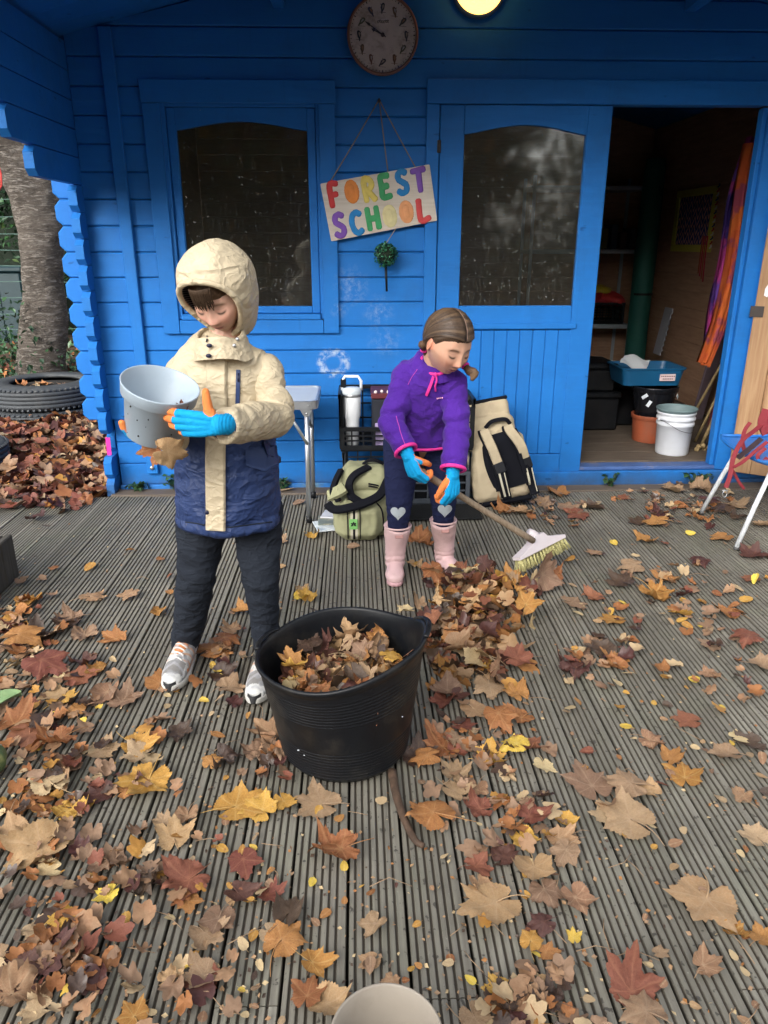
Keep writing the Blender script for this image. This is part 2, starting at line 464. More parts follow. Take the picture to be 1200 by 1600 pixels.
for xp in (-.37, 1.69, XM):
    zt = roof_z(xp)-(.02 if xp != XM else .035)
    MB().cbox(xp-.03, xp+.03, RY0+.02 if xp == XM else 3.35, YW-.0005, zt-.12, zt+.0, .006).build('purlin', [MBLUE], cab)
for side in (-1, 1):
    m = MB(); x0, x1 = XM, XM+side*2.45; za, zb = roof_z(XM)+.02, 2.362+.248*(2.1-2.45)+.02
    poly = [(x0, za-.14), (x1, zb-.14), (x1, zb+.02), (x0, za+.02)]
    if side > 0: poly = poly[::-1]
    m.prism(poly, lambda u, w, a: (u, a, w), RY0-.055, RY0-.032); m.build('barge_board', [MBLUE], cab)
# corner batten with its bolt, skirting strip at the foot of the wall
MB().cbox(-1.262, -1.196, YW-.028, YW-.001, .10, 2.40, .004).build('batten', [MBLUE], cab)
m = MB(); m.lathe([(0, -.012), (.011, -.012), (.012, -.004), (.012, 0)], 10, (0, 0, 0)); 
for v in range(len(m.v)): x, y, z = m.v[v]; m.v[v] = (-1.228+x, YW-.029+z, .14+y)
m.build('bolt', MSTEEL, cab)
MB().cbox(XL+.01, DOOR[0]-.004, YW-.022, YW-.001, -.05, .03, .004).build('skirting', [mat('worn_base_paint', (.02, .14, .42), .55, .25, 7, dirt=(.14, .2, .13), dirt_amt=.8)], cab)

# ---------------------------------------------------------------- window
def arch_rail(m, x0, x1, ztop, zend, rise, y0, y1, nseg=18):
    pts = []
    for q in range(nseg+1):
        t = q/nseg; sh = math.sin(math.pi*t)**1.0 if 0 < t < 1 else 0
        sh = .5-.5*math.cos(2*math.pi*t) if False else sh**1.25
        pts.append((x0+(x1-x0)*t, zend+rise*sh))
    for q in range(nseg):
        (xa, za), (xb, zb) = pts[q], pts[q+1]
        v = [(xa, y0, za), (xb, y0, zb), (xb, y0, ztop), (xa, y0, ztop), (xa, y1, za), (xb, y1, zb), (xb, y1, ztop), (xa, y1, ztop)]
        f = [(0, 1, 2, 3), (7, 6, 5, 4), (0, 4, 5, 1)]
        if q == 0: f.append((0, 3, 7, 4))
        if q == nseg-1: f.append((1, 5, 6, 2))
        f.append((3, 2, 6, 7)); m.add(v, f)
win = MB()
win.cbox(-1.0, -.972, YW-.012, YW+.06, .992, 2.083, .003); win.cbox(-.203, -.177, YW-.012, YW+.06, .992, 2.083, .003)
win.cbox(-.9715, -.2035, YW-.012, YW+.06, 2.052, 2.083, .003); win.cbox(-.9715, -.2035, YW-.03, YW+.06, .992, 1.022, .003)
win = win.build('window', [MBLUE], cab)
cs = [('casing', (-1.082, -.992, .916, 2.065)), ('casing', (-.187, -.102, .916, 2.065))]
for nm, (a, b, c, d) in cs: MB().cbox(a, b, YW-.026, YW-.0125, c, d, .003).build(nm, [MBLUE], win)
MB().cbox(-1.088, -.098, YW-.027, YW-.0125, 2.067, 2.172, .003).build('head_casing', [MBLUE], win)
MB().cbox(-.990, -.189, YW-.025, YW-.0125, .916, .990, .003).build('sill', [MBLUE], win)
sm = MB(); ys, ye = YW+.004, YW+.04
sm.cbox(-.970, -.925, ys, ye, 1.024, 2.050, .004); sm.cbox(-.250, -.205, ys, ye, 1.024, 2.050, .004)
sm.cbox(-.9245, -.2505, ys, ye, 1.024, 1.062, .004); arch_rail(sm, -.9245, -.2505, 2.050, 1.945, .042, ys+.001, ye)
sm.build('sash', [MBLUE], win)
MB().box(-.93, -.245, YW+.020, YW+.024, 1.058, 2.0).build('pane', MGLASS, win)

# ---------------------------------------------------------------- doors
MB().cbox(.371, .438, YW-.026, YW-.001, -.02, 2.068, .003).build('door_casing', [MBLUE], cab)
MB().cbox(2.176, 2.262, YW-.018, YW+.06, .09, 2.068, .003).build('door_jamb', [MBLUE], cab)
MB().cbox(2.150, 2.175, YW+.004, YW+.06, .113, 2.066, .003).build('door_stop', [MBLUE], cab)
MB().cbox(.371, 2.42, YW-.028, YW-.001, 2.070, 2.182, .003).build('door_head_casing', [MBLUE], cab)
MB().cbox(.439, 2.15, YW+.0, YW+.06, 2.071, 2.095, .003).build('door_head', [MBLUE], cab)
MB().cbox(.412, .439, YW+.0, YW+.06, .09, 2.069, .003).build('door_jamb', [MBLUE], cab)
def door_leaf(x0, x1, z0, z1, glass=True):
    """verts in the plane of the wall, outer face at y = 0."""
    st = .128; d = {}
    m = MB(); m.cbox(x0, x0+st, 0, .042, z0, z1, .004); m.cbox(x1-st, x1, 0, .042, z0, z1, .004); d['stile'] = m
    m = MB(); a, b = x0+st+.0005, x1-st-.0005
    m.cbox(a, b, .001, .041, 0.93, 1.062, .004); m.cbox(a, b, .001, .041, z0, .195, .004)
    arch_rail(m, a, b, z1-.001, 1.952-.022, .045, .001, .041); d['rail'] = m
    m = MB(); m.cbox(x0+st-.03, x1-st+.03, -.012, -.0005, .935, .968, .004); d['bead'] = m
    return d, a, b
DX0, DX1 = .443, 1.343
lf, a, b = door_leaf(DX0, DX1, .085, 2.066)
dr = None
m = lf['stile']; 
for mb_ in lf.values(): mb_.v = [(x, y+YW-.016, z) for x, y, z in mb_.v]
half = MB()
stm = lf['stile']; nst = len(stm.v)//2
rl_ = lf['rail']; sp_n = [0, 24, 48, len(rl_.v)]
def cut(mbx, a_, b_):
    o_ = MB(); o_.v = mbx.v[a_:b_]
    for f_, m_, s_ in zip(mbx.f, mbx.m, mbx.s):
        if a_ <= f_[0] < b_: o_.f.append([i_-a_ for i_ in f_]); o_.m.append(m_); o_.s.append(s_)
    return o_
dr = cut(rl_, 48, len(rl_.v)).build('door', [MBLUE], cab)
for q in (0, 1): cut(rl_, 24*q, 24*q+24).build('rail', [MBLUE], dr)
for q in (0, 1):
    s1 = MB(); s1.v = stm.v[q*nst:(q+1)*nst]; s1.f = [[i-q*nst for i in f] for f in stm.f if (f[0] >= nst) == bool(q)]; s1.m = [0]*len(s1.f); s1.s = [False]*len(s1.f)
    s1.build('stile', [MBLUE], dr)
lf['bead'].build('bead', [MBLUE], dr)
npl = 9; w_ = (b-a+.02)/npl
for q in range(npl):
    xx = a-.01+q*w_
    MB().cbox(xx, xx+w_-.001, YW-.010, YW+.006, .197, .929, .005).build('panel_board', [MBLUE], dr)
MB().box(a-.005, b+.005, YW+.004, YW+.008, 1.057, 2.0).build('pane', MGLASS, dr)
for hz in (1.87, .35):
    m = MB(); m.tube([(.441, YW-.030, hz-.03), (.441, YW-.030, hz+.03)], .007, 8); m.cbox(.428, .4385, YW-.031, YW-.0265, hz-.03, hz+.03, .001); m.build('hinge', MDARKMETAL, dr)
# the right leaf stands open, seen from its unpainted inside
hx, hy = 2.262, YW-.024
ang = math.radians(-34)
def opn(x, y, z): return (hx+x*math.cos(ang)-y*math.sin(ang), hy+x*math.sin(ang)+y*math.cos(ang), z)
d2 = None
def ob(name, parent, mats, x0, x1, y0, y1, z0, z1, c=.004):
    m = MB(); m.cbox(x0, x1, y0, y1, z0, z1, c); m.v = [opn(*p) for p in m.v]
    return m.build(name, mats, parent)
# local x runs from the hinge to the free edge, y from the outer (blue) to the inner face
d2 = ob('door', cab, [MPINE], .02, .88, -.02, .0, .93, 1.06)
for (x0, x1) in ((.0, .12), (.78, .90)): ob('stile', d2, [MPINE], x0, x1, -.021, .021, .085, 2.06)
ob('rail', d2, [MPINE], .121, .779, -.02, .02, 1.94, 2.06); ob('rail', d2, [MPINE], .121, .779, -.02, .02, .085, .19)
for q in range(9): ob('panel_board', d2, [MPINE], .121+q*.0731, .121+(q+1)*.0731-.001, -.008, .012, .191, .929)
ob('pane', d2, MGLASS, .12, .78, -.002, .002, 1.06, 1.94, .0005)
ob('edge_strip', d2, [MBLUE], -.004, -.0005, -.021, .021, .085, 2.06, .001)
ob('hinge', d2, MDARKMETAL, -.02, .05, -.026, -.0215, 1.0, 1.06, .001)
# a child's white paper cut-out stuck on the bare inside
mk = []
for q in range(16):
    t = q*2*math.pi/16; r = .032*(1+.45*math.cos(3*t+.6))
    mk.append((.07+r*math.cos(t), 1.18+1.9*r*math.sin(t)))
m = MB(); m.prism(mk, lambda u, w, a: opn(u, a, w), -.0235, -.0225); tag(m.build('paper_sticker', mat('white_paper', (.75, .76, .78), .7)), 'small white paper cut-out stuck on the bare wood of the open door', 'sticker')
# ================================================================== DECK AND GROUND
def deck_mat():
    s = NT('weathered_decking'); v = s.coords('Object', (1, 1, 1)); oi = s.n('ShaderNodeObjectInfo')
    vg = s.coords('Object', (30, 1.1, 30), rnd=True); g = s.noise(vg, 2.2, 8, .66, .5)
    tone = s.mix(s.math('FRACT', s.math('MULTIPLY', oi.outputs['Random'], 7.3)), (.215, .200, .160), (.325, .305, .250))
    c = s.mix(s.ramp(g, [(.30, 0.), (.72, 1.)]), (.145, .132, .110), tone)
    c = s.mix(s.math('MULTIPLY', s.ramp(s.noise(v, 2.1, 7, .65), [(.42, 0.), (.62, 1.)]), .55), c, (.125, .118, .096))   # damp
    c = s.mix(s.math('MULTIPLY', s.ramp(s.noise(v, 3.7, 6, .6, 1.), [(.5, 0.), (.72, 1.)]), .35), c, (.17, .185, .12))  # algae
    c = s.mix(s.ramp(s.noise(v, 95, 3, .6), [(.70, 0.), (.77, .6)]), c, (.36, .34, .29))                                # pale specks
    c = s.mix(s.ramp(s.noise(v, 60, 2, .5), [(.30, .8), (.36, 0.)]), c, (.04, .035, .03))
    a = s.attr('groove'); c = s.mix(a.outputs['Fac'], c, (.062, .051, .038))                                            # darker brown in the grooves and down the board edges
    rg = s.ramp(s.noise(v, 2.1, 7, .65), [(.4, .8), (.62, .52)])
    return s.set(c, rg, .35, 0.0, s.bump(g, .5, .004))
MDECK = deck_mat()
deck = empty('deck', (0, 0, 0), 'ribbed timber decking in front of the blue cabin', None, None, 'structure')
PW, PG = .131, .006
def plank_profile(ng, w, rib=.60):
    """(x, z, groove) points of the ribbed top, left to right."""
    P = []; pitch = w/ng; d = .0055
    x = -w/2
    P.append((x, -.03, 1)); P.append((x, -.004, .55)); P.append((x+.002, 0, 0))
    for q in range(ng):
        a = x+q*pitch; r = pitch*rib
        e = a+(r if q else r)
        if q == ng-1: break
        P += [(e-.0008, 0, 0), (e+.0004, -.0012, .25), (e+pitch*(1-rib)*.28, -d, 1), (e+pitch*(1-rib)*.72, -d, 1), (a+pitch-.0004, -.0012, .25), (a+pitch+.0008, 0, 0)]
    P += [(x+w-.002, 0, 0), (x+w, -.004, .55), (x+w, -.03, 1)]
    return P
rr = random.Random(3)
x = -3.05; i = 0
yend = 4.195
while x < 3.6:
    fine = x < -1.56
    P = plank_profile(7, PW-PG) if not fine else plank_profile(8, PW-PG)
    tone = rr.uniform(-.0025, .0025); ya, yb = .55, yend
    segs = [(ya, yb)] if rr.random() < .75 else [(ya, rr.choice((1.05, 3.1))), None]
    if segs[-1] is None: segs = [segs[0], (segs[0][1]+.003, yb)]
    for (y0, y1) in segs:
        n = len(P); ys = np.linspace(y0, y1, 7); v = []; g = []; f = []
        bow = rr.uniform(-.002, .002)
        for yy in ys:
            t = (yy-y0)/(y1-y0)
            for (px, pz, gg) in P:
                v.append((x+PW/2+px, yy, pz+tone-.002+bow*math.sin(math.pi*t)-.003)); g.append(gg)
        for q in range(len(ys)-1):
            for k_ in range(n-1): f.append((q*n+k_, q*n+k_+1, (q+1)*n+k_+1, (q+1)*n+k_))
        f += [tuple(range(n))[::-1], tuple((len(ys)-1)*n+k_ for k_ in range(n))]
        mesh_obj('decking_board', v, f, MDECK, deck, attrs={'groove': g})
    x += PW; i += 1
MB().cbox(-1.46, 3.4, 4.199, 4.318, -.03, .004, .004).build('edge_board', wood('grey_brown_board', (.10, .078, .06), (.19, .155, .125), grain=(1.2, 40, 40)), deck)
MB().box(-3.0, 3.5, .6, 4.19, -.09, -.045).build('underdeck_shade_sheet', mat('dark_soil_and_shade', (.02, .016, .012), .95, .3), deck)  # dark sheet standing in for the shade seen through the board gaps

def ground_z(x, y):
    z = -.075+.02*math.sin(x*1.3+y*.7)
    if y > 4.2 and x < -1.4: z += .012*(y-4.2)
    return z
gx = np.concatenate([np.linspace(-120, -14, 12), np.linspace(-12, 6, 60), np.linspace(8, 120, 12)])
gy = np.concatenate([np.linspace(-120, -2, 14), np.linspace(-1, 16, 60), np.linspace(18, 160, 14)])
v = []; f = []
for b in gy:
    for a in gx: v.append((a, b, ground_z(a, b)-(.06 if (-3.0 < a < 3.5 and 0.2 < b < 8) else 0)))
n = len(gx)
for j in range(len(gy)-1):
    for q in range(n-1): f.append((j*n+q, j*n+q+1, (j+1)*n+q+1, (j+1)*n+q))
o = mesh_obj('ground', v, f, mat('leaf_mould_soil', (.075, .045, .028), .95, .4, 9, .6, 40, bdist=.02, dirt=(.03, .02, .014), dirt_amt=.6), None, smooth=True)
tag(o, 'brown woodland earth around the decking', None, None, 'structure')

# ================================================================== LEAVES
def leaf_mat(name, base, vein, blotch, rough=.55, spec=.35):
    s = NT(name); v = s.coords('Object', rnd=True); a = s.attr('vein')
    c = s.mix(s.noise(v, 22, 5, .6), mul(base, .62), mul(base, 1.3))
    c = s.mix(s.math('MULTIPLY', s.ramp(s.noise(v, 14, 6, .7), [(.48, 0.), (.66, 1.)]), .75), c, blotch)
    oi = s.n('ShaderNodeObjectInfo'); hs_ = s.n('ShaderNodeHueSaturation'); s.l(c, hs_.inputs['Color'])
    s.val(hs_.inputs['Value'], s.math('ADD', s.math('MULTIPLY', oi.outputs['Random'], .5), .75)); 
    s.val(hs_.inputs['Hue'], s.math('ADD', s.math('MULTIPLY', oi.outputs['Random'], .024), .488))
    c = s.mix(s.math('MULTIPLY', a.outputs['Fac'], .55), hs_.outputs[0], vein)
    c = s.mix(s.ramp(s.noise(v, 70, 2, .5), [(.70, 0.), (.75, .7)]), c, mul(base, .25))
    return s.set(c, rough, spec, 0.0, s.bump(s.noise(v, 60, 4), .45, .004))
LEAFC = [  # colour word, base, vein, blotch, weight
    ('tan', (.345, .210, .115), (.48, .34, .21), (.29, .15, .075), 30),
    ('pale brown', (.27, .172, .105), (.38, .27, .18), (.21, .115, .065), 26),
    ('orange-brown', (.33, .145, .050), (.46, .26, .12), (.21, .075, .028), 15),
    ('rust-red', (.215, .078, .046), (.33, .15, .085), (.15, .05, .03), 8),
    ('dark maroon', (.085, .036, .030), (.17, .08, .055), (.065, .026, .022), 6),
    ('golden', (.46, .245, .055), (.57, .40, .16), (.34, .15, .035), 7),
    ('dark wet brown', (.075, .045, .030), (.10, .065, .04), (.032, .02, .014), 7),
    ('bright yellow', (.66, .46, .08), (.68, .54, .2), (.50, .29, .04), 2),
    ('cream-backed', (.50, .375, .215), (.46, .32, .19), (.38, .25, .13), 9)]
LM = [leaf_mat('leaf_'+c[0].replace(' ', '_').replace('-', '_'), c[1], c[2], c[3], .36 if 'wet' in c[0] or 'maroon' in c[0] else .6, .5 if 'wet' in c[0] else .3) for c in LEAFC]
LW = [c[4] for c in LEAFC]

def maple_outline(rs, th):
    """radius of a sycamore / maple outline, lobes at the given axes, 0 = tip."""
    r = 0
    for ax, ln, w in ((0, 1., .34), (.93, .92, .34), (-.93, .92, .34), (1.95, .62, .36), (-1.95, .62, .36)):
        d = abs((th-ax+math.pi) % (2*math.pi)-math.pi)
        ln2 = ln*rs[int(ax*10) % 7]
        if d < .9:
            t = d/(w*1.32)
            r = max(r, ln2*max(0, 1-.38*t**1.05)*(1.0+.055*math.cos(t*10.5)))
    d = abs((th+2*math.pi) % (2*math.pi)-math.pi)
    base = .56 if d > .3 else .14+.42*d/.3
    return max(r, base)
def maple_mesh(seed, curl, fold, crumple, stalk=True):
    rs_ = random.Random(seed); rs = [rs_.uniform(.78, 1.10) for _ in range(7)]
    NA, NRG = 72, 6
    v = [(0, 0, 0)]; vein = [1.0]; f = []
    axes = (0, .93, -.93, 1.95, -1.95)
    ph = rs_.uniform(0, 6.28); tilt = rs_.uniform(-.6, .6); o1 = rs_.uniform(0, 50)
    cv = curl*rs_.uniform(.6, 1.2); fd = fold*rs_.uniform(.5, 1.3); cr = crumple*rs_.uniform(.7, 1.3)
    fa = rs_.uniform(-.5, .5)
    def bend(x, y, r):
        # veins stand proud, blade sags between them; margins curl; the blade folds along an axis
        z = cv*(r**2.2)*(.55+.45*math.cos(2*math.atan2(x, y)+ph)) + cr*.22*r*mnoise.noise(Vector((x*2.3+o1, y*2.3, seed)))+cr*.09*r*mnoise.noise(Vector((x*6+o1, y*6, seed*1.7)))
        u = x*math.cos(fa)+y*math.sin(fa); w = -x*math.sin(fa)+y*math.cos(fa)
        if fd:
            k_ = fd*1.4; rad = 1/max(k_, .05); a_ = u/rad
            if abs(a_) < 3.0: u2, z2 = rad*math.sin(a_), rad*(1-math.cos(a_))
            else: u2, z2 = 0, 2*rad
            z2 *= (1 if fd > 0 else -1); z += z2; u = u2
        return (u*math.cos(fa)-w*math.sin(fa), u*math.sin(fa)+w*math.cos(fa), z)
    for q in range(1, NRG+1):
        fr = (q/NRG)**.85
        for k_ in range(NA):
            th = 2*math.pi*k_/NA-math.pi
            R = maple_outline(rs, th)
            if q == NRG: R *= 1+.035*(1 if k_ % 2 else -1)
            r = fr*R
            x, y = r*math.sin(th), r*math.cos(th)
            v.append(bend(x, y, r))
            dv = min(abs((th-a_+math.pi) % (2*math.pi)-math.pi) for a_ in axes)
            vv = 1.0 if dv < .05 else 0.0
            if q < NRG and not vv and (k_ % 6 == 2): vv = .35
            vein.append(vv*(1.1-.6*fr))
    for k_ in range(NA): f.append((0, 1+k_, 1+(k_+1) % NA))
    for q in range(NRG-1):
        for k_ in range(NA):
            a = 1+q*NA; b = a+NA
            f.append((a+k_, b+k_, b+(k_+1) % NA, a+(k_+1) % NA))
    if stalk:
        L = rs_.uniform(.5, 1.1); sd_ = rs_.uniform(-.5, .5)
        pts = [(sd_*t*t*L, -L*t, .1*math.sin(t*3)*L+cv*.1*t) for t in np.linspace(0, 1, 6)]
        tv, tf = tube_vf(pts, [.018-.008*t for t in np.linspace(0, 1, 6)], 5)
        n0 = len(v); v += tv; f += [tuple(i+n0 for i in q) for q in tf]; vein += [.8]*len(tv)
    return v, f, vein
def birch_mesh(seed, curl):
    rs_ = random.Random(seed); v = [(0, 0, 0)]; f = []; vein = [1.]; NA, NRG = 22, 3
    ph = rs_.uniform(0, 6); o1 = rs_.uniform(0, 9); wd = rs_.uniform(.5, .8); fd = rs_.uniform(.1, 1.0)*curl
    for q in range(1, NRG+1):
        for k_ in range(NA):
            th = 2*math.pi*k_/NA
            y = math.cos(th); x = math.sin(th)*wd*(1-.35*y)
            r = q/NRG*(1+(.06 if (q == NRG and k_ % 2) else 0))
            X, Y = x*r, y*r
            v.append((X, Y, fd*X*X*1.1+curl*.35*r*math.sin(th+ph)*r+.15*curl*mnoise.noise(Vector((X*3+o1, Y*3, seed)))))
            vein.append(.9 if abs(math.sin(th)) < .1 else 0)
    for k_ in range(NA): f.append((0, 1+k_, 1+(k_+1) % NA))
    for q in range(NRG-1):
        for k_ in range(NA):
            a = 1+q*NA; b = a+NA; f.append((a+k_, b+k_, b+(k_+1) % NA, a+(k_+1) % NA))
    tv, tf = tube_vf([(0, -1, 0), (.05, -1.25, .02), (.12, -1.5, .0)], .03, 4)
    n0 = len(v); v += tv; f += [tuple(i+n0 for i in q) for q in tf]; vein += [.8]*len(tv)
    return v, f, vein
def leaf_data(name, vfv):
    me = bpy.data.meshes.new(name); me.from_pydata([tuple(p) for p in vfv[0]], [], vfv[1])
    a = me.attributes.new('vein', 'FLOAT', 'POINT'); a.data.foreach_set('value', np.array(vfv[2], float))
    me.materials.append(LM[0]); me.polygons.foreach_set('use_smooth', np.ones(len(me.polygons), bool)); me.update(); return me
FLATK = [('flat', .16, .12, .55), ('curled', .62, .25, 1.2), ('half folded', .25, 1.0, .9), ('rolled', .15, 1.8, .8), ('crumpled', .5, .75, 2.3), ('arched', -.38, -.6, 1.0)]
MAPLE = {}
for ki, (kn, cv, fd, cr) in enumerate(FLATK):
    MAPLE[kn] = [leaf_data('maple_leaf_blade', maple_mesh(100*ki+j, cv, fd, cr, j % 3 != 2)) for j in range(6)]
BIRCH = [leaf_data('birch_leaf_blade', birch_mesh(900+j, .15+.14*(j % 6))) for j in range(10)]
KW = [14, 26, 18, 8, 20, 16]
def zmin(me): return min(v.co.z for v in me.vertices)
ZMIN = {}
def put_leaf(name, me, ci, loc, size, rot, tilt=(0, 0)):
    o = bpy.data.objects.new(name, me); COL.objects.link(o)
    o.material_slots[0].link = 'OBJECT'; o.material_slots[0].material = LM[ci]
    o.scale = (size,)*3; o.rotation_euler = (tilt[0], tilt[1], rot)
    if me.name not in ZMIN: ZMIN[me.name] = np.array([v.co[:] for v in me.vertices])
    R = np.array(o.rotation_euler.to_matrix()); zz = (ZMIN[me.name]@R.T)[:, 2].min()*size
    o.location = (loc[0], loc[1], loc[2]-zz+.001); return o
# ================================================================== WOODLAND AT THE LEFT
def bark_mat():
    s = NT('cherry_bark'); v = s.coords('Object'); vb = s.coords('Object', (5, 5, 26))
    n1 = s.noise(vb, 1.6, 7, .7, 1.2); n2 = s.noise(v, 3.1, 8, .7, .6)
    c = s.mix(s.ramp(n2, [(.35, 0.), (.65, 1.)]), (.045, .036, .028), (.115, .096, .078))
    c = s.mix(s.ramp(n1, [(.50, 0.), (.60, .85)]), c, (.25, .225, .195))
    c = s.mix(s.ramp(s.noise(v, 4.5, 5, .6), [(.28, .9), (.4, 0.)]), c, (.03, .024, .02))
    return s.set(c, .75, .3, 0.0, s.bump(s.math('ADD', n1, s.math('MULTIPLY', n2, 1.5)), 1.0, .05))
MBARK = bark_mat()
MLEAFG = [mat('ivy_green_%d' % q, c, .45, .3, 3, .2, 20, spec=.4) for q, c in enumerate([(.018, .055, .020), (.03, .085, .028), (.012, .035, .016), (.06, .10, .03)])]
def limb(P, R, n=16, seed=0, lump=.12):
    pts = catmull(P, 8); rr_ = np.interp(np.linspace(0, 1, len(pts)), np.linspace(0, 1, len(R)), R)
    v, f = tube_vf(pts, rr_, n)
    v = np.array(v); c = np.repeat(pts, n, 0)
    for q in range(len(v)):
        d = v[q]-c[q]; k_ = 1+lump*mnoise.noise(Vector(v[q]*2.3)+Vector((seed, 0, 0)))+lump*.6*mnoise.noise(Vector(v[q]*6.5))
        v[q] = c[q]+d*k_
    return v.tolist(), f
tb = gnd(70, 560, -.05)
YT = 7.9
tr = empty('cherry_tree', at(68, 640, YT), 'old leaning cherry tree with peeling grey bark and ivy at its foot', 'tree')
P = [at(64, 640, YT), at(66, 560, YT), at(68, 470, YT), at(66, 385, YT), at(54, 310, YT), at(26, 238, YT), at(2, 190, YT-.1), at(-20, 120, YT-.3), at(-30, 0, YT-.5)]
m = MB(); m.add(*limb([tuple(p) for p in P], [.36, .245, .205, .195, .225, .245, .25, .2, .16], 40, 2, .16), smooth=True); m.build('trunk', MBARK, tr)
for a in range(3):
    q = at(20-10*a, 240-60*a, YT); d = Vector(((-1.2, -.3, 1.6), (-.6, .8, 2.2), (.8, .7, 2.6))[a])
    m = MB(); m.add(*limb([tuple(q), tuple(q+d*.5), tuple(q+d)], [.11, .08, .03], 10, a), smooth=True); m.build('branch', MBARK, tr)
def leaf_cloud(name, pts, size, mats, parent=None, seed=0, weights=None, tilt=1.0, narrow=.62):
    rs = np.random.default_rng(seed); n = len(pts)
    pts = np.asarray(pts, float); s = size*rs.uniform(.6, 1.35, n)
    a = rs.uniform(0, 6.283, n); el = rs.normal(0, tilt*.7, n); ro = rs.uniform(-.9, .9, n)
    d = np.stack([np.cos(a)*np.cos(el), np.sin(a)*np.cos(el), np.sin(el)], 1)
    sd_ = np.stack([-np.sin(a), np.cos(a), np.zeros(n)], 1); up_ = np.cross(sd_, d)
    sd_ = sd_*np.cos(ro)[:, None]+up_*np.sin(ro)[:, None]
    nn = np.cross(d, sd_)
    s1 = s[:, None]
    V = np.stack([pts-d*s1, pts+sd_*s1*narrow-d*s1*.1+nn*s1*.18, pts+d*s1, pts-sd_*s1*narrow-d*s1*.1+nn*s1*.18], 1).reshape(-1, 3)
    F = np.arange(n*4).reshape(n, 4)
    F = np.concatenate([F[:, [0, 1, 2]], F[:, [0, 2, 3]]])
    mi = rs.choice(len(mats), n, p=weights); mi = np.concatenate([mi, mi])
    return mesh_obj(name, V, F, mats, parent, mi=mi)
def blob_pts(n, c, r, seed, shell=.45):
    rs = np.random.default_rng(seed); d = rs.normal(size=(n, 3)); d /= np.linalg.norm(d, axis=1)[:, None]
    k_ = 1+.28*np.array([mnoise.noise(Vector(q*2.2)+Vector((seed, 0, 0))) for q in d])
    rad = (shell+(1-shell)*rs.uniform(0, 1, n)**.6)*k_
    return np.array(c)+d*rad[:, None]*np.array(r)
# crown of the cherry, above and behind
cr = np.concatenate([blob_pts(1500, (tr.location.x+dx, tr.location.y+dy, dz), (1.5, 1.4, 1.0), 40+q) for q, (dx, dy, dz) in enumerate(((-1.8, -.4, 4.9), (-.5, .9, 5.6), (.9, .8, 5.9), (-2.2, 1.2, 5.8)))])
leaf_cloud('crown', cr, .06, [LM[5], LM[2], MLEAFG[3]], tr, 4)
# ivy at the trunk's foot
rs = np.random.default_rng(8); n = 420; a = rs.uniform(0, 6.28, n); z = rs.uniform(0, 1, n)**2.2*.9; r = .36-.12*np.clip(z*2, 0, 1)+rs.uniform(0, .07, n)+np.where(z < .12, rs.uniform(0, .3, n), 0)
iv = np.stack([tr.location.x+r*np.cos(a), YT+r*np.sin(a), z+.06], 1)
leaf_cloud('ivy', iv, .032, [MLEAFG[0], MLEAFG[1], MLEAFG[2]], tr, 9)
# ground ivy between the trees, hedge behind
rs = np.random.default_rng(18)
pts = np.stack([rs.uniform(-8.5, -1.8, 2600), rs.uniform(8.4, 11.5, 2600), rs.uniform(-.03, .22, 2600)], 1)
tag(leaf_cloud('ground_ivy', pts, .042, [MLEAFG[0], MLEAFG[1], MLEAFG[2], LM[2]], None, 3, [.4, .33, .2, .07]), 'low dark ivy covering the earth beyond the tyres', None, None, 'stuff')
hd = empty('hedge', (-6, 12.2, 0), 'tall dense dark evergreen hedge behind the cherry tree and the wire fence', 'hedge')
hp = np.concatenate([blob_pts(2600, (-9.5+1.15*q, 12.2+.25*math.sin(q*2.1), 1.3+(q % 2)*1.5), (1.1, .75, 1.25), 70+q, .6) for q in range(10)])
leaf_cloud('foliage', hp, .05, [MLEAFG[0], MLEAFG[1], MLEAFG[2], MLEAFG[3]], hd, 12, [.36, .3, .26, .08])
MB().box(-11, 1.5, 12.15, 12.35, -.05, 3.6).build('inner_slab', mat('hedge_core', (.010, .018, .010), .9), hd)  # plain dark slab filling the middle of the hedge
# wire fence
fw = empty('wire_fence', (-5, 10.9, 0), 'green wire fence strung in front of the evergreen hedge', 'fence')
MWIRE = mat('green_wire', (.05, .10, .085), .5, .1)
for q in range(9):
    zz = .25+.21*q
    m = MB(); m.tube([(-10+.8*k_, 10.9, zz+.012*math.sin(k_*1.7+q)) for k_ in range(14)], .006, 5); m.build('wire', MWIRE, fw)
for q in range(4):
    m = MB(); m.tube([(-9.6+2.6*q, 10.92, -.1), (-9.6+2.6*q, 10.92, 2.05)], .028, 8); m.build('fence_post', MWIRE, fw)
bn = empty('garden_store', (-5.35, 11.5, 0), 'dark teal storage box behind the wire fence beside the cherry tree', 'storage box')
m = MB(); m.cbox(-5.95, -4.75, 11.2, 11.75, -.05, 1.0, .02); m.build('box', mat('dark_teal_plastic', (.008, .026, .032), .5, .2), bn)
m = MB(); m.cbox(-6.0, -4.7, 11.15, 11.8, 1.003, 1.08, .02); m.build('lid', mat('dark_teal_plastic', (.008, .026, .032)), bn)
for q in range(3): MB().cbox(-5.9+.4*q, -5.87+.4*q, 11.185, 11.198, .02, .96, .004).build('rib', mat('dark_teal_plastic', (.008, .026, .032)), bn)
rp0 = at(1, 268, 6.6); m = MB(); m.tube([tuple(rp0+Vector((dx, 0, dz))) for dx, dz in ((-.10, .22), (-.05, .16), (-.015, .07), (0, -.02), (-.01, -.10), (-.05, -.16))], .008, 6)
tag(m.build('red_rope', mat('red_rope', (.42, .04, .03), .7, .2)), 'short red rope hanging beside the leaning cherry trunk', 'rope')

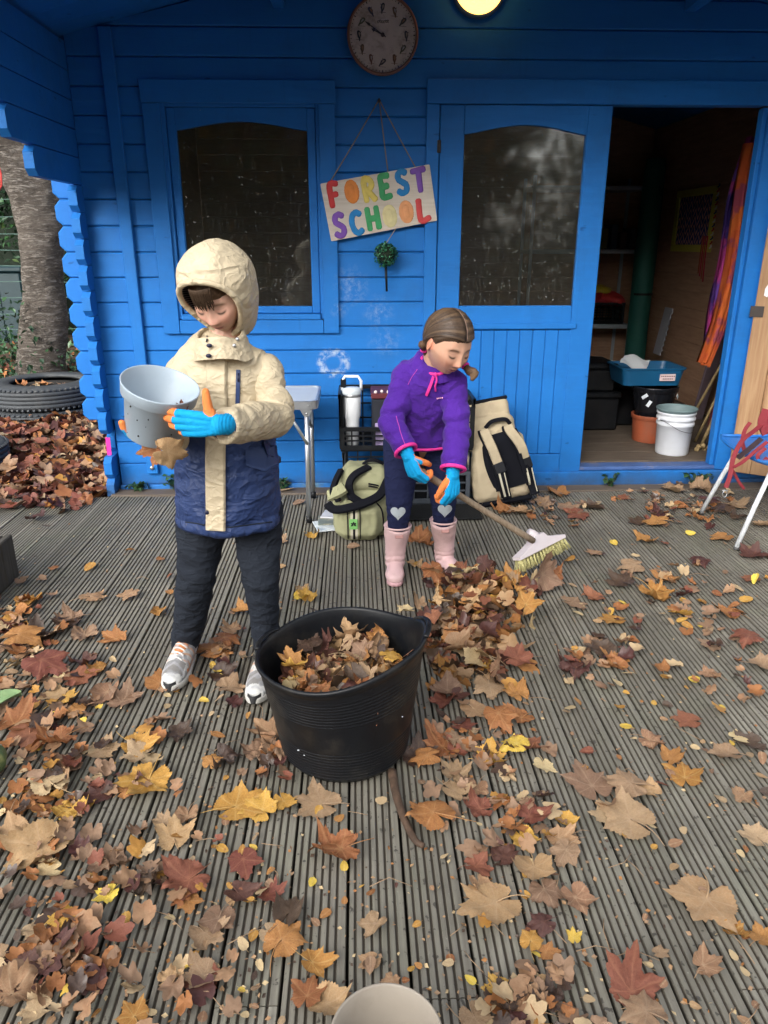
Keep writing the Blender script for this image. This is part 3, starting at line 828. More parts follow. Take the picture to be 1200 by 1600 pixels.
# ---------------------------------------------------------------- tyres
MTYRE = mat('grey_worn_rubber', (.040, .045, .050), .62, .25, 6, .3, 60, spec=.35, dirt=(.13, .13, .12), dirt_amt=.4)
MTREAD = mat('tread_groove', (.012, .013, .015), .8, .2)
def tyre(name, c, R, w, label, group, squash=1.0):
    t = empty(name, c, label, 'tyre', group)
    cx, cy, cz = c
    prof = [(R*.60, .02*w), (R*.74, 0), (R*.9, .02*w), (R*.965, .08*w), (R*.99, .16*w)]
    for q in range(4):
        z0 = .16*w+q*.17*w; z1 = z0+.17*w
        prof += [(R, z0+.012*w), (R, z1-.02*w), (R*.982, z1-.012*w), (R*.982, z1-.002*w)]
    prof += [(R*.99, .84*w), (R*.965, .92*w), (R*.9, .98*w), (R*.74, w), (R*.60, .98*w), (R*.585, .9*w), (R*.66, .8*w), (R*.93, .7*w), (R*.93, .3*w), (R*.66, .2*w), (R*.585, .1*w)]
    m = MB(); m.lathe(prof, 72, (cx, cy, cz), closed=True); m.build('carcass', MTYRE, t)
    m = MB()
    for k_ in range(66):
        a = 2*math.pi*k_/66
        for zz in (.115*w, .885*w):
            p = Vector((cx+R*.972*math.cos(a), cy+R*.972*math.sin(a), cz+zz)); M = Matrix.Translation(p) @ Matrix.Rotation(a, 4, 'Z') @ Matrix.Rotation(.5 if zz > w/2 else -.5, 4, 'Y')
            m.xf = M; m.cbox(-.008, .012, -.010, .010, -.014, .014, .003); m.xf = None
    m.build('tread_blocks', MTYRE, t); t.children[-1]['kind'] = 'stuff'
    return t
tc = gnd(70, 640, -.05); TY = 6.65
c0 = at(70, 625, TY)
tyre('tyre', (c0.x, TY, -.10), .50, .16, 'lower worn tyre of the stack under the cherry tree, half sunk in leaves', 'tyres used as planters')
tyre('tyre', (c0.x+.02, TY+.02, .062), .485, .20, 'upper worn grey tyre of the stack under the cherry tree, filled with soil', 'tyres used as planters')
c1 = at(-48, 715, 4.95)
tyre('tyre', (c1.x-.12, 4.95, -.08), .36, .21, 'black tyre cut off by the edge, lying in leaves nearest the decking', 'tyres used as planters')
m = MB(); m.lathe([(0, .215), (.2, .22), (.33, .20), (.36, .15)], 28, (c0.x+.02, TY+.02, 0))
tag(m.build('planter_soil', mat('dark_soil_and_shade', (.02, .016, .012))), 'dark soil filling the upper tyre under the tree', 'soil')
for q in range(9):
    a = RND.uniform(0, 6.28); r = RND.uniform(.05, .28)
    ci_ = RND.choice([0, 8, 1, 2]); kd_ = RND.choice(['curled', 'rolled', 'flat'])
    o = put_leaf('maple_leaf', RND.choice(MAPLE[kd_]), ci_, (c0.x+.02+r*math.cos(a), TY-.1+r*math.sin(a), .225), RND.uniform(.06, .09), RND.uniform(0, 6.28))
    tag(o, f'{kd_} {LEAFC[ci_][0]} leaf inside the stacked tyres, ' + ('first', 'second', 'third', 'fourth', 'fifth', 'sixth', 'seventh', 'eighth', 'ninth')[q]+' of those on its soil', 'leaf', 'fallen leaves inside the tyres')
# ---------------------------------------------------------------- the deep carpet of leaves (nobody could count it)
def litter(name, n, sample, label, sizes=(.05, .10), seed=1, zamp=.05, cw=None, tilt=.5, kinds=('curled', 'half folded', 'crumpled', 'flat', 'rolled')):
    rs = random.Random(seed)
    src = []
    for kn in kinds:
        for me in MAPLE[kn][:3]:
            vv = np.array([v_.co[:] for v_ in me.vertices]); 
            # a lighter copy: every second ring and angle
            NA = 72; keep = [0]+[1+q*NA+k_ for q in (2, 5) for k_ in range(0, NA, 3)]
            V2 = vv[keep]; n2 = NA//3; F2 = [(0, 1+k_, 1+(k_+1) % n2) for k_ in range(n2)]+[(1+k_, 1+n2+k_, 1+n2+(k_+1) % n2, 1+(k_+1) % n2) for k_ in range(n2)]
            src.append((V2, F2))
    V, F, MI = [], [], []; off = 0
    for q in range(n):
        p = sample(rs); v_, f_ = rs.choice(src); s = rs.uniform(*sizes)
        M = np.array((Matrix.Rotation(rs.uniform(0, 6.28), 3, 'Z') @ Matrix.Rotation(rs.gauss(0, tilt), 3, 'X') @ Matrix.Rotation(rs.gauss(0, tilt), 3, 'Y')))
        V.append((v_*s)@M.T+np.array(p)); F += [tuple(i+off for i in g) for g in f_]; off += len(v_)
        MI += [rs.choices(range(len(LM)), cw or LW)[0]]*len(f_)
    o = mesh_obj(name, np.concatenate(V), F, LM, None, mi=MI, smooth=True)
    return tag(o, label, None, None, 'stuff')
CWR = [12, 18, 14, 26, 18, 3, 8, 0, 3]
def s1(rs):
    while True:
        y = 4.25+rs.uniform(0, 1)**1.5*4.6; x = -1.47-rs.uniform(0, 1)*(1.2+.62*(y-3.6))
        if (x-c0.x)**2+(y-TY)**2 > .47**2: break
    zz = ground_z(x, y)+rs.uniform(.0, .075)
    return (x, y, zz)
litter('leaf_litter', 3600, s1, 'deep carpet of rust-brown fallen leaves beside the cabin', (.045, .10), 21, cw=CWR, tilt=.45)
def s2(rs):
    x = rs.uniform(-3.2, -1.55); y = 4.12+abs(rs.gauss(0, .10))*(-1 if rs.random() < .6 else .6)-.02*(x+1.5)
    return (x, y, .005+rs.uniform(0, .02))
litter('leaf_litter', 170, s2, 'brown leaves spilling over the far edge of the decking', (.04, .08), 22, cw=CWR, tilt=.35)
# pink ribbon and ivy sprigs by the cabin's corner
m = MB(); m.prism([(-.012, 0), (.012, 0), (.016, .17), (-.010, .17)], lambda u, w, a: (XL-.03+u, YW-.03+a, .155+w), 0, .004)
tag(m.build('pink_ribbon', mat('pink_fabric', (.75, .03, .30), .6)), 'bright pink ribbon hanging at the foot of the cabin corner', 'ribbon')
def weed(c, n, r, h, label, seed, size=.022):
    t = empty('ivy_sprig', c, label, 'plant'); rs = np.random.default_rng(seed)
    m = MB(); pts = []
    for q in range(6):
        a = rs.uniform(0, 6.28); L = rs.uniform(.5, 1)
        P = [c, (c[0]+.5*r*L*math.cos(a), c[1]+.3*r*L*math.sin(a), c[2]+h*.7*L), (c[0]+r*L*math.cos(a), c[1]+.5*r*L*math.sin(a), c[2]+h*L*rs.uniform(.4, 1))]
        cc = catmull(P, 4); m.tube(cc, .0022, 4); pts += [cc[int(t_)]+rs.normal(0, .01, 3) for t_ in rs.uniform(1, len(cc)-1, n//6)]
    m.build('stem', mat('ivy_stem', (.05, .06, .025), .7), t)
    P = np.array(pts); P[:, 1] = np.minimum(P[:, 1], c[1]+.02)
    leaf_cloud('foliage', P, size, MLEAFG[:3], t, seed)
weed((-1.30, YW-.05, .0), 42, .10, .06, 'ivy sprig growing along the foot of the wall by the cabin corner', 1)
weed((-1.10, YW-.045, .0), 36, .07, .11, 'ivy sprig growing at the wall below the flower pot', 2)
weed((1.52, YW-.06, .0), 30, .07, .08, 'small green weed in front of the doorway threshold', 3, .02)
weed((2.05, YW-.06, .0), 60, .13, .09, 'larger green weed at the open side of the threshold beside the chair', 4)
weed((-.47, YW-.05, .0), 26, .06, .08, 'small green weed growing at the wall behind the folding table', 5)
weed((2.5, 4.1, .0), 50, .12, .08, 'blue-green weed under the blue chair by the open door', 6)

# ---------------------------------------------------------------- trees behind the camera: the panes mirror them
def big_tree(x, y, h, seed, label):
    rs = random.Random(seed); t = empty('broadleaf_tree', (x, y, -.05), label, 'tree', 'trees mirrored in the window panes')
    m = MB(); m.add(*limb([(x, y, -.1), (x+.1, y, h*.3), (x-.15, y+.1, h*.6), (x, y, h*.9)], [.3, .22, .15, .04], 12, seed), smooth=True); m.build('trunk', MBARK, t)
    P = []
    for q in range(13):
        a = rs.uniform(0, 6.28); rr_ = rs.uniform(.3, 2.3); zz = h*rs.uniform(.28, 1.0)
        c = (x+rr_*math.cos(a), y+rr_*math.sin(a), zz)
        m = MB(); m.add(*limb([(x, y, zz*.7), tuple((np.array((x, y, zz*.85))+np.array(c))/2), c], [.07, .05, .02], 7, q), smooth=True); m.build('branch', MBARK, t)
        P.append(blob_pts(520, c, (rs.uniform(.7, 1.3), rs.uniform(.7, 1.3), rs.uniform(.5, .95)), seed*20+q, .3))
    leaf_cloud('crown', np.concatenate(P), .085, [MLEAFG[1], MLEAFG[3], LM[5], LM[2]], t, seed, [.38, .34, .16, .12])
for q, (x, y, h) in enumerate(((-5.5, -8.5, 8.0), (-1.5, -11, 9.5), (2.6, -9.5, 7.5), (6.5, -11, 9))):
    big_tree(x, y, h, 60+q, ['spreading tree seen mirrored in the cabin window', 'tallest tree mirrored between window and door', 'yellowing tree seen mirrored in the door pane', 'far tree mirrored at the edge of the door pane'][q])

core = MB()  # solid masses added behind the leaves to darken what the panes mirror
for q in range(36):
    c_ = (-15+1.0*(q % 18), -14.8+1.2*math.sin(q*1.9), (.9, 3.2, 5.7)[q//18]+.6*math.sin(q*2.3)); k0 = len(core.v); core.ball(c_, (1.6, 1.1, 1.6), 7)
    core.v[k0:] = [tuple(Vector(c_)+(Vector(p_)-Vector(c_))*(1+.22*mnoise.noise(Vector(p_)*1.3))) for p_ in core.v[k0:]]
wp = np.concatenate([blob_pts(700, (-13+1.3*(q % 22), -13.5+1.2*math.sin(q*1.9), (.9, 3.2, 5.4)[q//22]+.6*math.sin(q*2.3)), (1.7, 1.2, 1.7), 300+q, .3) for q in range(58)]+[blob_pts(900, (-11+2.6*q, -12.3, .2), (1.9, .9, 1.1), 340+q, .4) for q in range(9)])
tag(leaf_cloud('woodland', wp, .13, [mat('far_leaf_green', (.09, .15, .05), .6), mat('far_leaf_yellow', (.26, .24, .07), .6), LM[5], LM[2], MLEAFG[1]], None, 77, [.36, .28, .10, .08, .18]), 'dense mixed woodland across from the cabin, mirrored in its panes', None, None, 'stuff')

tag(core.build('woodland', mat('woodland_backing', (.085, .10, .05), .9, .5, 2, .5, 5)), 'added solid backing giving the woodland its deep shade, mirrored in the cabin panes', None, None, 'stuff')
# ================================================================== THINGS ON AND AT THE WALL
# ---- sign: FOREST SCHOOL painted on a board, hung askew from a nail
S_TL, S_TR, S_BR, S_BL = [Vector((x, YW-.03, z)) for x, z in ((-.186, 1.689), (.389, 1.784), (.436, 1.509), (-.135, 1.404))]
sg = empty('hanging_sign', (.12, YW-.03, 1.6), 'white board hung askew on strings, painted FOREST SCHOOL in rainbow letters', 'sign')
def sgp(u, w, d=0.0):                        # u 0..1 along, w 0..1 down, d out of the board
    a = S_TL.lerp(S_TR, u); b = S_BL.lerp(S_BR, u); p = a.lerp(b, w); return Vector((p.x, p.y-d, p.z))
msign = wood('limewashed_board', (.58, .51, .42), (.74, .68, .60), grain=(1.3, 30, 24), sc=3, rough=.75)
m = MB(); cs = [(0.006, 0), (.994, 0), (1, .012), (1, .988), (.994, 1), (.006, 1), (0, .988), (0, .012)]
m.prism(cs, lambda u, w, a: sgp(u, w, a), -.009, .009); m.build('board', [msign], sg)
LET = {
 'F': [[(.72, .06), (.25, .08), (.2, .95)], [(.22, .50), (.62, .48)]],
 'O': [[(.5+.30*math.cos(t), .5+.36*math.sin(t)) for t in np.linspace(0, 6.283, 19)]],
 'R': [[(.25, .95), (.25, .08), (.62, .1), (.74, .28), (.6, .46), (.28, .5)], [(.42, .52), (.85, .95)]],
 'E': [[(.75, .07), (.25, .08), (.24, .5), (.24, .92), (.78, .92)], [(.26, .5), (.65, .49)]],
 'S': [[(.80, .14), (.55, .05), (.30, .14), (.28, .36), (.52, .5), (.74, .64), (.70, .88), (.42, .95), (.18, .84)]],
 'T': [[(.08, .1), (.92, .07)], [(.52, .1), (.5, .95)]],
 'C': [[(.82, .16), (.58, .06), (.30, .18), (.20, .5), (.32, .82), (.58, .94), (.84, .84)]],
 'H': [[(.2, .06), (.2, .95)], [(.82, .06), (.82, .95)], [(.22, .5), (.8, .52)]],
 'L': [[(.25, .05), (.25, .92), (.85, .88)]]}
def paint(n, c): return mat('letter_paint_'+n, mul(c, .85), .5, .28, 24, .3, 60)
PR, PO, PY, PGN, PB, PP = paint('red', (.62, .04, .04)), paint('orange', (.80, .26, .05)), paint('yellow', (.78, .62, .14)), paint('green', (.05, .36, .13)), paint('blue', (.01, .22, .55)), paint('purple', (.20, .08, .42))
PPY, PPO, PR2 = paint('pale_yellow', (.74, .66, .34)), paint('pale_orange', (.82, .36, .15)), paint('scarlet', (.66, .07, .07))
rows = [('FOREST', [PR, PO, PY, PGN, PB, PP], .03, .445), ('SCHOOL', [PP, PB, PGN, PPY, PPO, PR2], .545, .955)]
jit = random.Random(4)
for word, ms, w0, w1 in rows:
    for q, ch in enumerate(word):
        u0 = .045+q*.155 if word == 'FOREST' else .035+q*.157; u1 = u0+.135
        m = MB(); jj = jit.uniform(-.02, .02)
        filled = ch == 'O'
        strokes = LET[ch]
        if filled: strokes = strokes+[[(.5, .25), (.5, .75)]]
        for si, st in enumerate(strokes):
            P = catmull([(a, b, 0) for a, b in st], 5) if len(st) > 2 else np.array([(a, b, 0) for a, b in st])
            pts = [sgp(u0+(u1-u0)*p[0], w0+jj+(w1-w0)*p[1], .009) for p in P]
            d0 = (pts[0]-pts[1]).normalized(); d1 = (pts[-1]-pts[-2]).normalized()
            r0 = .0165+(.004 if filled and si == 1 else 0)
            pts = [pts[0]+d0*.009]+pts+[pts[-1]+d1*.009]
            rr_ = [r0*.55]+[r0*jit.uniform(.93, 1.07) for _ in pts[1:-1]]+[r0*.55]
            v, f = tube_vf(pts, rr_, 10, up=(0, -1, 0))
            v = [(p[0], YW-.0385-abs(p[1]-(YW-.039))*.13-.0004*si if p[1] < YW-.039 else YW-.0382, p[2]) for p in v]
            m.add(v, f, 0, True)
        if filled:
            c_ = sgp((u0+u1)/2, w0+jj+(w1-w0)*.5, .012)
        m.build('letter', [ms[q]], sg)
NAIL = Vector((.125, YW-.012, 2.086))
MSTR = mat('jute_string', (.30, .24, .17), .85, .2)
for q, (u, w, d) in enumerate(((.09, 0, .002), (.62, .0, .004), (.87, 0, .002))):
    e = sgp(u, w, d); m = MB(); m.tube([NAIL+Vector((0, -.012-.002*q, 0)), NAIL.lerp(e, .5)+Vector((0, -.014, -.004)), e+Vector((0, 0, .0))], .0028, 6); m.build('string', MSTR, sg)
m = MB(); m.tube([NAIL+Vector((0, .012, 0)), NAIL+Vector((0, -.022, .003))], .0035, 8); m.ball(NAIL+Vector((0, -.016, -.006)), .009, 5); m.build('nail', MDARKMETAL, sg)
# ---- green ball ornament under the sign
tp = empty('topiary_ornament', (.158, YW-.07, 1.36), 'little artificial green leaf ball on a dark stick, hanging under the sign', 'ornament')
bc = Vector((.158, YW-.07, 1.335))
m = MB(); m.ball(bc, .05, 10); m.build('core', mat('hedge_core', (.010, .018, .010)), tp)
rs = np.random.default_rng(3); d = rs.normal(size=(520, 3)); d /= np.linalg.norm(d, axis=1)[:, None]
leaf_cloud('foliage', np.array(bc)+d*(.052+rs.uniform(0, .013, 520))[:, None], .0085, [mat('plastic_green', (.02, .13, .06), .35, .3), mat('plastic_green_light', (.10, .30, .16), .3, .3), mat('plastic_green_dark', (.008, .06, .035), .4)], tp, 6, [.5, .2, .3])
m = MB(); m.tube([bc+Vector((0, 0, -.05)), bc+Vector((.006, 0, -.19))], [.0075, .006], 8); m.build('stick', MBLACKPL, tp)
m = MB(); m.tube([sgp(.62, .98, -.002), bc+Vector((0, 0, .055))], .0025, 6); m.build('string', MSTR, tp)
# ---- clock with birds
CK = Vector((.143, YW-.03, 2.367)); CR_ = .178
ck = empty('wall_clock', CK, 'round brown wall clock with a bird at each hour, showing ten to ten', 'clock')
YX = Matrix.Rotation(math.pi/2, 4, 'X')      # lathe axis to -Y
m = MB(); m.lathe([(CR_*.93, .0), (CR_*.99, -.004), (CR_, .010), (CR_*.985, .024), (CR_*.95, .028), (CR_*.925, .024), (CR_*.92, .012)], 64, CK, M=YX, closed=True); m.build('rim', mat('red_brown_rim', (.20, .10, .075), .55, .25, 9, dirt=(.1, .08, .07)), ck)
m = MB(); m.lathe([(0, .014), (CR_*.93, .014)], 64, CK, M=YX); m.build('dial', mat('sandy_dial', (.56, .475, .41), .6, .14, 20, dirt=(.2, .14, .1), dirt_amt=.6), ck)
def ckp(a, r, d=.0): return Vector((CK.x+r*math.sin(a), CK.y-.0148-d, CK.z+r*math.cos(a)))
MINK = mat('dial_ink', (.045, .042, .05), .6, .2)
m = MB()
for q in range(60):
    a = math.radians(6*q); r = CR_*.885; s_ = .0032 if q % 5 else .005
    m.add([ckp(a+s_/r*.5, r+s_), ckp(a-s_/r*.5, r+s_), ckp(a-s_/r*.5, r-s_), ckp(a+s_/r*.5, r-s_)], [(0, 1, 2, 3)])
o = m.build('minute_marks', MINK, ck); o['kind'] = 'stuff'
birdc = [(.05, .055, .07), (.16, .10, .06), (.06, .06, .055), (.075, .07, .075), (.09, .085, .05), (.13, .07, .045), (.05, .045, .05), (.15, .07, .05), (.13, .09, .06), (.025, .03, .04), (.10, .11, .06), (.06, .065, .1)]
for q in range(12):
    a = math.radians(30*q); c = ckp(a, CR_*.66); fl = 1 if q % 2 else -1; an = jit.uniform(.1, 1.0)*fl
    body = [(.0, .020), (.007, .017), (.010, .010), (.017, .011), (.010, .005), (.010, -.004), (.004, -.012), (-.002, -.026), (-.007, -.028), (-.006, -.016), (-.009, -.006), (-.008, .006), (-.006, .016)]
    ca, sa = math.cos(an), math.sin(an)
    P = [(fl*x*ca-y*sa, fl*x*sa+y*ca) for x, y in body]
    if fl < 0: P = P[::-1]
    m = MB(); m.prism(P, lambda u, w, d: (c.x+u, c.y-d, c.z+w), .0, .0008)
    m.prism([(P_[0]*.42+.002, P_[1]*.42+.003) for P_ in P], lambda u, w, d: (c.x+u, c.y-d, c.z+w), .0008, .0013, 1)
    m.prism([(-.016, -.021), (.016, -.023), (.016, -.0215), (-.016, -.0195)], lambda u, w, d: (c.x+u, c.y-d, c.z+w), 0, .0006)
    m.build('bird_print', [mat('bird_ink_%d' % q, birdc[q], .6, .25, 60), mat('bird_belly_%d' % (q % 3), ((.32, .26, .2), (.36, .34, .33), (.27, .15, .09))[q % 3], .6)], ck)
m = MB()
for q, xs in enumerate(np.linspace(-.024, .024, 6)):
    c = (CK.x+xs+.002, CK.z+.056)
    pts = [Vector((c[0]+.004*math.cos(t), CK.y-.0152, c[1]+.005*math.sin(t)+(.004 if q in (1, 4, 5) else 0)*math.sin(t/2))) for t in np.linspace(.4, 5.8, 9)]
    m.tube(pts, .0011, 4)
m.build('script_lettering', MINK, ck)
for nm, ang_, L, w_, tl in (('hour_hand', 295, .062, .0034, .012), ('minute_hand', 303, .105, .0024, .018)):
    a = math.radians(ang_); dx, dz = math.sin(a), math.cos(a); yy = CK.y-.018-(.003 if nm[0] == 'm' else 0)
    P = [(-tl, -w_), (L*.7, -w_*.8), (L*.72, -w_*2.2), (L*.8, -w_*2.2), (L, 0), (L*.8, w_*2.2), (L*.72, w_*2.2), (L*.7, w_*.8), (-tl, w_)]
    m = MB(); m.prism(P, lambda u, w, d: (CK.x+u*dx-w*dz, yy-d, CK.z+u*dz+w*dx), 0, .0015); m.build(nm, MINK, ck)
m = MB(); m.lathe([(.009, .010), (.009, .024), (0, .0255)], 16, CK, M=YX); m.build('hub', MINK, ck)
# ---- lamp
LPc = at(750, -24, YW-.05)
lp = empty('bulkhead_lamp', (LPc.x, YW, LPc.z), 'lit round warm white lamp on the wall above the door', 'lamp')
m = MB(); m.lathe([(0, 0), (.135, 0), (.138, .02), (.130, .032), (.12, .034)], 40, (LPc.x, YW-.002, LPc.z), M=YX); m.build('base', MBLUE, lp)
s = NT('lit_lamp_glass'); s.set((.9, .7, .4), .4); s.b.inputs['Emission Color'].default_value = (1, .44, .09, 1); s.b.inputs['Emission Strength'].default_value = 1.7
m = MB(); m.lathe([(.122, .030), (.120, .055), (.108, .080), (.085, .098), (.05, .108), (0, .112)], 40, (LPc.x, YW-.002, LPc.z), M=YX); m.build('globe', s.m, lp)

# ================================================================== STORES BY THE WALL
MALU = mat('brushed_aluminium', (.50, .52, .54), .36, .08, 12, .05, metal=.85)
MALU2 = mat('pale_table_top', (.50, .55, .60), .35, .06, 7, .03, spec=.5)
tb = empty('folding_table', (-.52, 3.95, 0), 'small folding camping table with aluminium frame behind the boy', 'table')
tx0, tx1, ty0, ty1, tz = -.86, -.205, 3.715, 4.16, .645
def rrect(x0, x1, y0, y1, r, n=5):
    P = []
    for cx, cy, a0 in ((x1-r, y1-r, 0), (x0+r, y1-r, 90), (x0+r, y0+r, 180), (x1-r, y0+r, 270)):
        P += [(cx+r*math.cos(math.radians(a0+90*t/n)), cy+r*math.sin(math.radians(a0+90*t/n))) for t in range(n+1)]
    return P
m = MB(); m.prism(rrect(tx0+.012, tx1-.012, ty0+.012, ty1-.012, .035), lambda u, w, a: (u, w, a), tz-.012, tz); m.build('top', MALU2, tb)
o_, i_ = rrect(tx0, tx1, ty0, ty1, .045), rrect(tx0+.0115, tx1-.0115, ty0+.0115, ty1-.0115, .035)
n = len(o_); v = [(*p, tz-.038) for p in o_]+[(*p, tz+.004) for p in o_]+[(*p, tz+.004) for p in i_]+[(*p, tz-.038) for p in i_]; f = []
for q in range(n):
    j = (q+1) % n
    for a, b in ((0, 1), (1, 2), (2, 3), (3, 0)): f.append((a*n+q, a*n+j, b*n+j, b*n+q))
m = MB(); m.add(v, f); m.build('frame', MALU, tb)
for k_, (lx, ly) in enumerate(((-.262, 3.735), (-.262, 4.12), (-.80, 3.735), (-.80, 4.12))):
    m = MB(); dy = -.012 if ly < 3.9 else .012
    m.tube([(lx, ly, tz-.03), (lx-.006, ly+dy, .03)], .0125, 12); lg = m.build('leg', MALU, tb)
    m = MB(); m.tube([(lx-.006, ly+dy, .034), (lx-.0062, ly+dy, 0)], .0155, 12); m.build('foot_cap', MBLACKPL, lg)
    m = MB(); m.prism([(-.032, tz-.038), (.030, tz-.038), (.012, tz-.075), (-.012, tz-.075)], lambda u, w, a: (lx+u, ly-.014+a, w), 0, .006); m.build('bracket', MALU, lg)
    for zz in (tz-.06, tz-.21, tz-.30, tz-.33):
        m = MB(); m.ball((lx, ly-.013, zz), .0055, 4); m.build('rivet', MSTEEL, lg)
for yy in (3.735, 4.12):
    m = MB(); m.tube([(-.262, yy-.015, tz-.22), (-.36, yy-.015, tz-.04)], .008, 8); m.build('brace', MALU, tb)
for q in range(8):
    m = MB(); m.ball((tx0+.05+q*.08, ty0-.001, tz-.018), .0045, 4); m.build('rivet', MSTEEL, tb)

def crate(name, x0, x1, y0, y1, z0, z1, zf, mt, label, nbar=7, rows=3):
    t = empty(name, ((x0+x1)/2, (y0+y1)/2, z0), label, 'crate', 'crates stacked against the wall')
    th = .010
    MB().cbox(x0, x1, y0, y1, z0, z0+th, .003).build('base', mt, t)
    def wall_(xa, ya, xb, yb, top, nm, nb):
        m = MB(); L = math.hypot(xb-xa, yb-ya); ux, uy = (xb-xa)/L, (yb-ya)/L; nx, ny = -uy, ux
        def bar(s0, s1, za, zb, t_=th):
            P = [(s0, za), (s1, za), (s1, zb), (s0, zb)]
            m.prism(P, lambda u, w, a: (xa+ux*u+nx*a, ya+uy*u+ny*a, w), -t_/2, t_/2)
        bar(0, L, z0+th+.001, z0+.035); bar(0, L, top-.022, top, th*1.8)
        for q in range(1, rows): zz = z0+.035+(top-z0-.057)*q/rows; bar(0, L, zz-.004, zz+.004, th*.8)
        for q in range(nb+1): s_ = L*q/nb; bar(max(0, s_-.004), min(L, s_+.004), z0+.035, top-.022, th*.9)
        for s_ in (0, L-.022): bar(s_, s_+.022, z0+.02, top, th*1.2)
        return m.build(nm, mt, t)
    wall_(x0, y0, x1, y0, zf, 'front_panel', nbar); wall_(x0, y1, x1, y1, z1, 'back_panel', nbar)
    wall_(x0, y0+.012, x0, y1-.012, z1, 'side_panel', 4); wall_(x1, y0+.012, x1, y1-.012, z1, 'side_panel', 4)
    return t
MGREYPL = mat('grey_plastic', (.06, .07, .085), .45, .2, spec=.4)
crate('plastic_crate', -.085, .62, 3.97, 4.285, .004, .30, .20, MGREYPL, 'grey mesh plastic crate at the bottom of the stack by the wall', 9)
crate('plastic_crate', -.10, .34, 3.965, 4.28, .318, .63, .455, MBLACKPL, 'black mesh plastic crate on top of the grey one, holding the white tumbler', 7)
crate('plastic_crate', .36, .63, 3.97, 4.28, .318, .60, .56, MBLACKPL, 'smaller black mesh crate behind the girl beside the beige rucksack', 5)
MB().cbox(-.06, .60, 4.0, 4.26, .02, .17, .01).build('x', MBLACKPL)  # black block added for the shade inside the open grey crate
o = bpy.context.collection.objects[-1] if False else [q for q in bpy.data.objects if q.name == 'x'][0]; o.name = 'crate_shade_block'; tag(o, 'black block standing in for the shaded inside of the bottom grey crate', 'shade_block')
bx = empty('picnic_box', (.15, 4.13, .33), 'dark box with a maroon lid standing in the upper black crate', 'box')
MB().cbox(.075, .325, 4.02, 4.25, .330, .595, .008).build('body', mat('charcoal_box', (.018, .02, .028), .5, .2), bx)
MB().cbox(.07, .33, 4.015, 4.255, .597, .628, .006).build('lid', mat('maroon_plastic', (.10, .02, .025), .5, .2), bx)
for q in range(7):
    m = MB(); m.ball((.095+.034*q, 4.03+.02*(q % 2), .634), .009, 5); tag(m.build('marshmallow', mat('pinkish_white', (.72, .62, .60), .8)), 'pinkish white marshmallow on the maroon box lid, '+('nearest', 'second nearest', 'third nearest', 'fourth nearest', 'fifth nearest', 'sixth nearest', 'farthest from')[q]+(' to' if q < 6 else '')+' the tumbler', 'sweet', 'marshmallows on the box lid')
MB().cbox(.09, .31, 3.985, 4.0, .34, .47, .004).build('y', mat('lilac_folder', (.34, .27, .46), .5, .1))
o = bpy.data.objects['y']; o.name = 'lilac_folder'; tag(o, 'lilac folder standing behind the front mesh of the black crate', 'folder')
tm = empty('tumbler', (-.035, 4.06, .33), 'tall white lidded tumbler with a white handle standing in the black crate', 'tumbler')
MWHITE = mat('white_enamel', (.70, .72, .74), .3, .05, 5, .02, spec=.5)
c = (-.035, 4.06, 0)
m = MB(); m.lathe([(0, .332), (.033, .332), (.036, .345), (.040, .48), (.047, .50), (.050, .605), (.048, .61)], 32, c); m.build('body', MWHITE, tm)
m = MB(); m.lathe([(.0505, .606), (.0515, .616), (.0505, .622), (0, .622)], 32, c); m.build('steel_ring', MSTEEL, tm)
m = MB(); m.lathe([(.052, .623), (.053, .638), (.049, .652), (.02, .657), (0, .657)], 32, c); m.build('lid', mat('translucent_lid', (.55, .60, .63), .25, .05), tm)
hp = [(-.087, 4.06, .640), (-.087, 4.06, .69), (-.070, 4.06, .715), (0, 4.06, .715), (.017, 4.06, .69), (.017, 4.06, .640)]
m = MB(); m.tube(hp, .008, 8); m.build('handle', MWHITE, tm)
m = MB(); m.cbox(-.095, -.065, 4.05, 4.075, .655, .70, .004); m.build('straw_cover', MBLACKPL, tm)
m = MB(); m.cbox(-.098, -.080, 4.0, 4.12, .333, .62, .004); tag(m.build('black_binder', MBLACKPL), 'black binder standing beside the white tumbler in the crate', 'binder')
# magazines
for q, (cx, cy, rz, col, lb) in enumerate(((-.13, 3.66, .25, (.62, .66, .70), 'white glossy magazine lying lowest of the pile by the green rucksack'), (-.115, 3.70, .05, (.16, .19, .17), 'dark patterned magazine lying on the white one by the green rucksack'), (-.10, 3.74, -.2, (.55, .56, .60), 'crumpled white paper lying on the dark magazine under the table'))):
    M = Matrix.Translation((cx, cy, .002+.009*q)) @ Matrix.Rotation(rz, 4, 'Z'); m = MB(); m.xf = M; m.cbox(-.105, .105, -.075+.02*q, .075, 0, .008, .002)
    tag(m.build('magazine', mat('magazine_cover_%d' % q, col, .35, .5, 16, .05, dirt=((.1, .2, .3), (.5, .42, .3), (.35, .4, .5))[q], dirt_amt=.8)), lb, 'magazine')
MB().cbox(.20, .66, 3.72, 3.95, .002, .012, .003).build('door_mat', mat('black_rubber_mat', (.008, .009, .010), .85, .3, bscale=300, bump=.8)); tag(bpy.data.objects['door_mat'], 'black rubber mat lying on the decking behind the girl', 'mat')

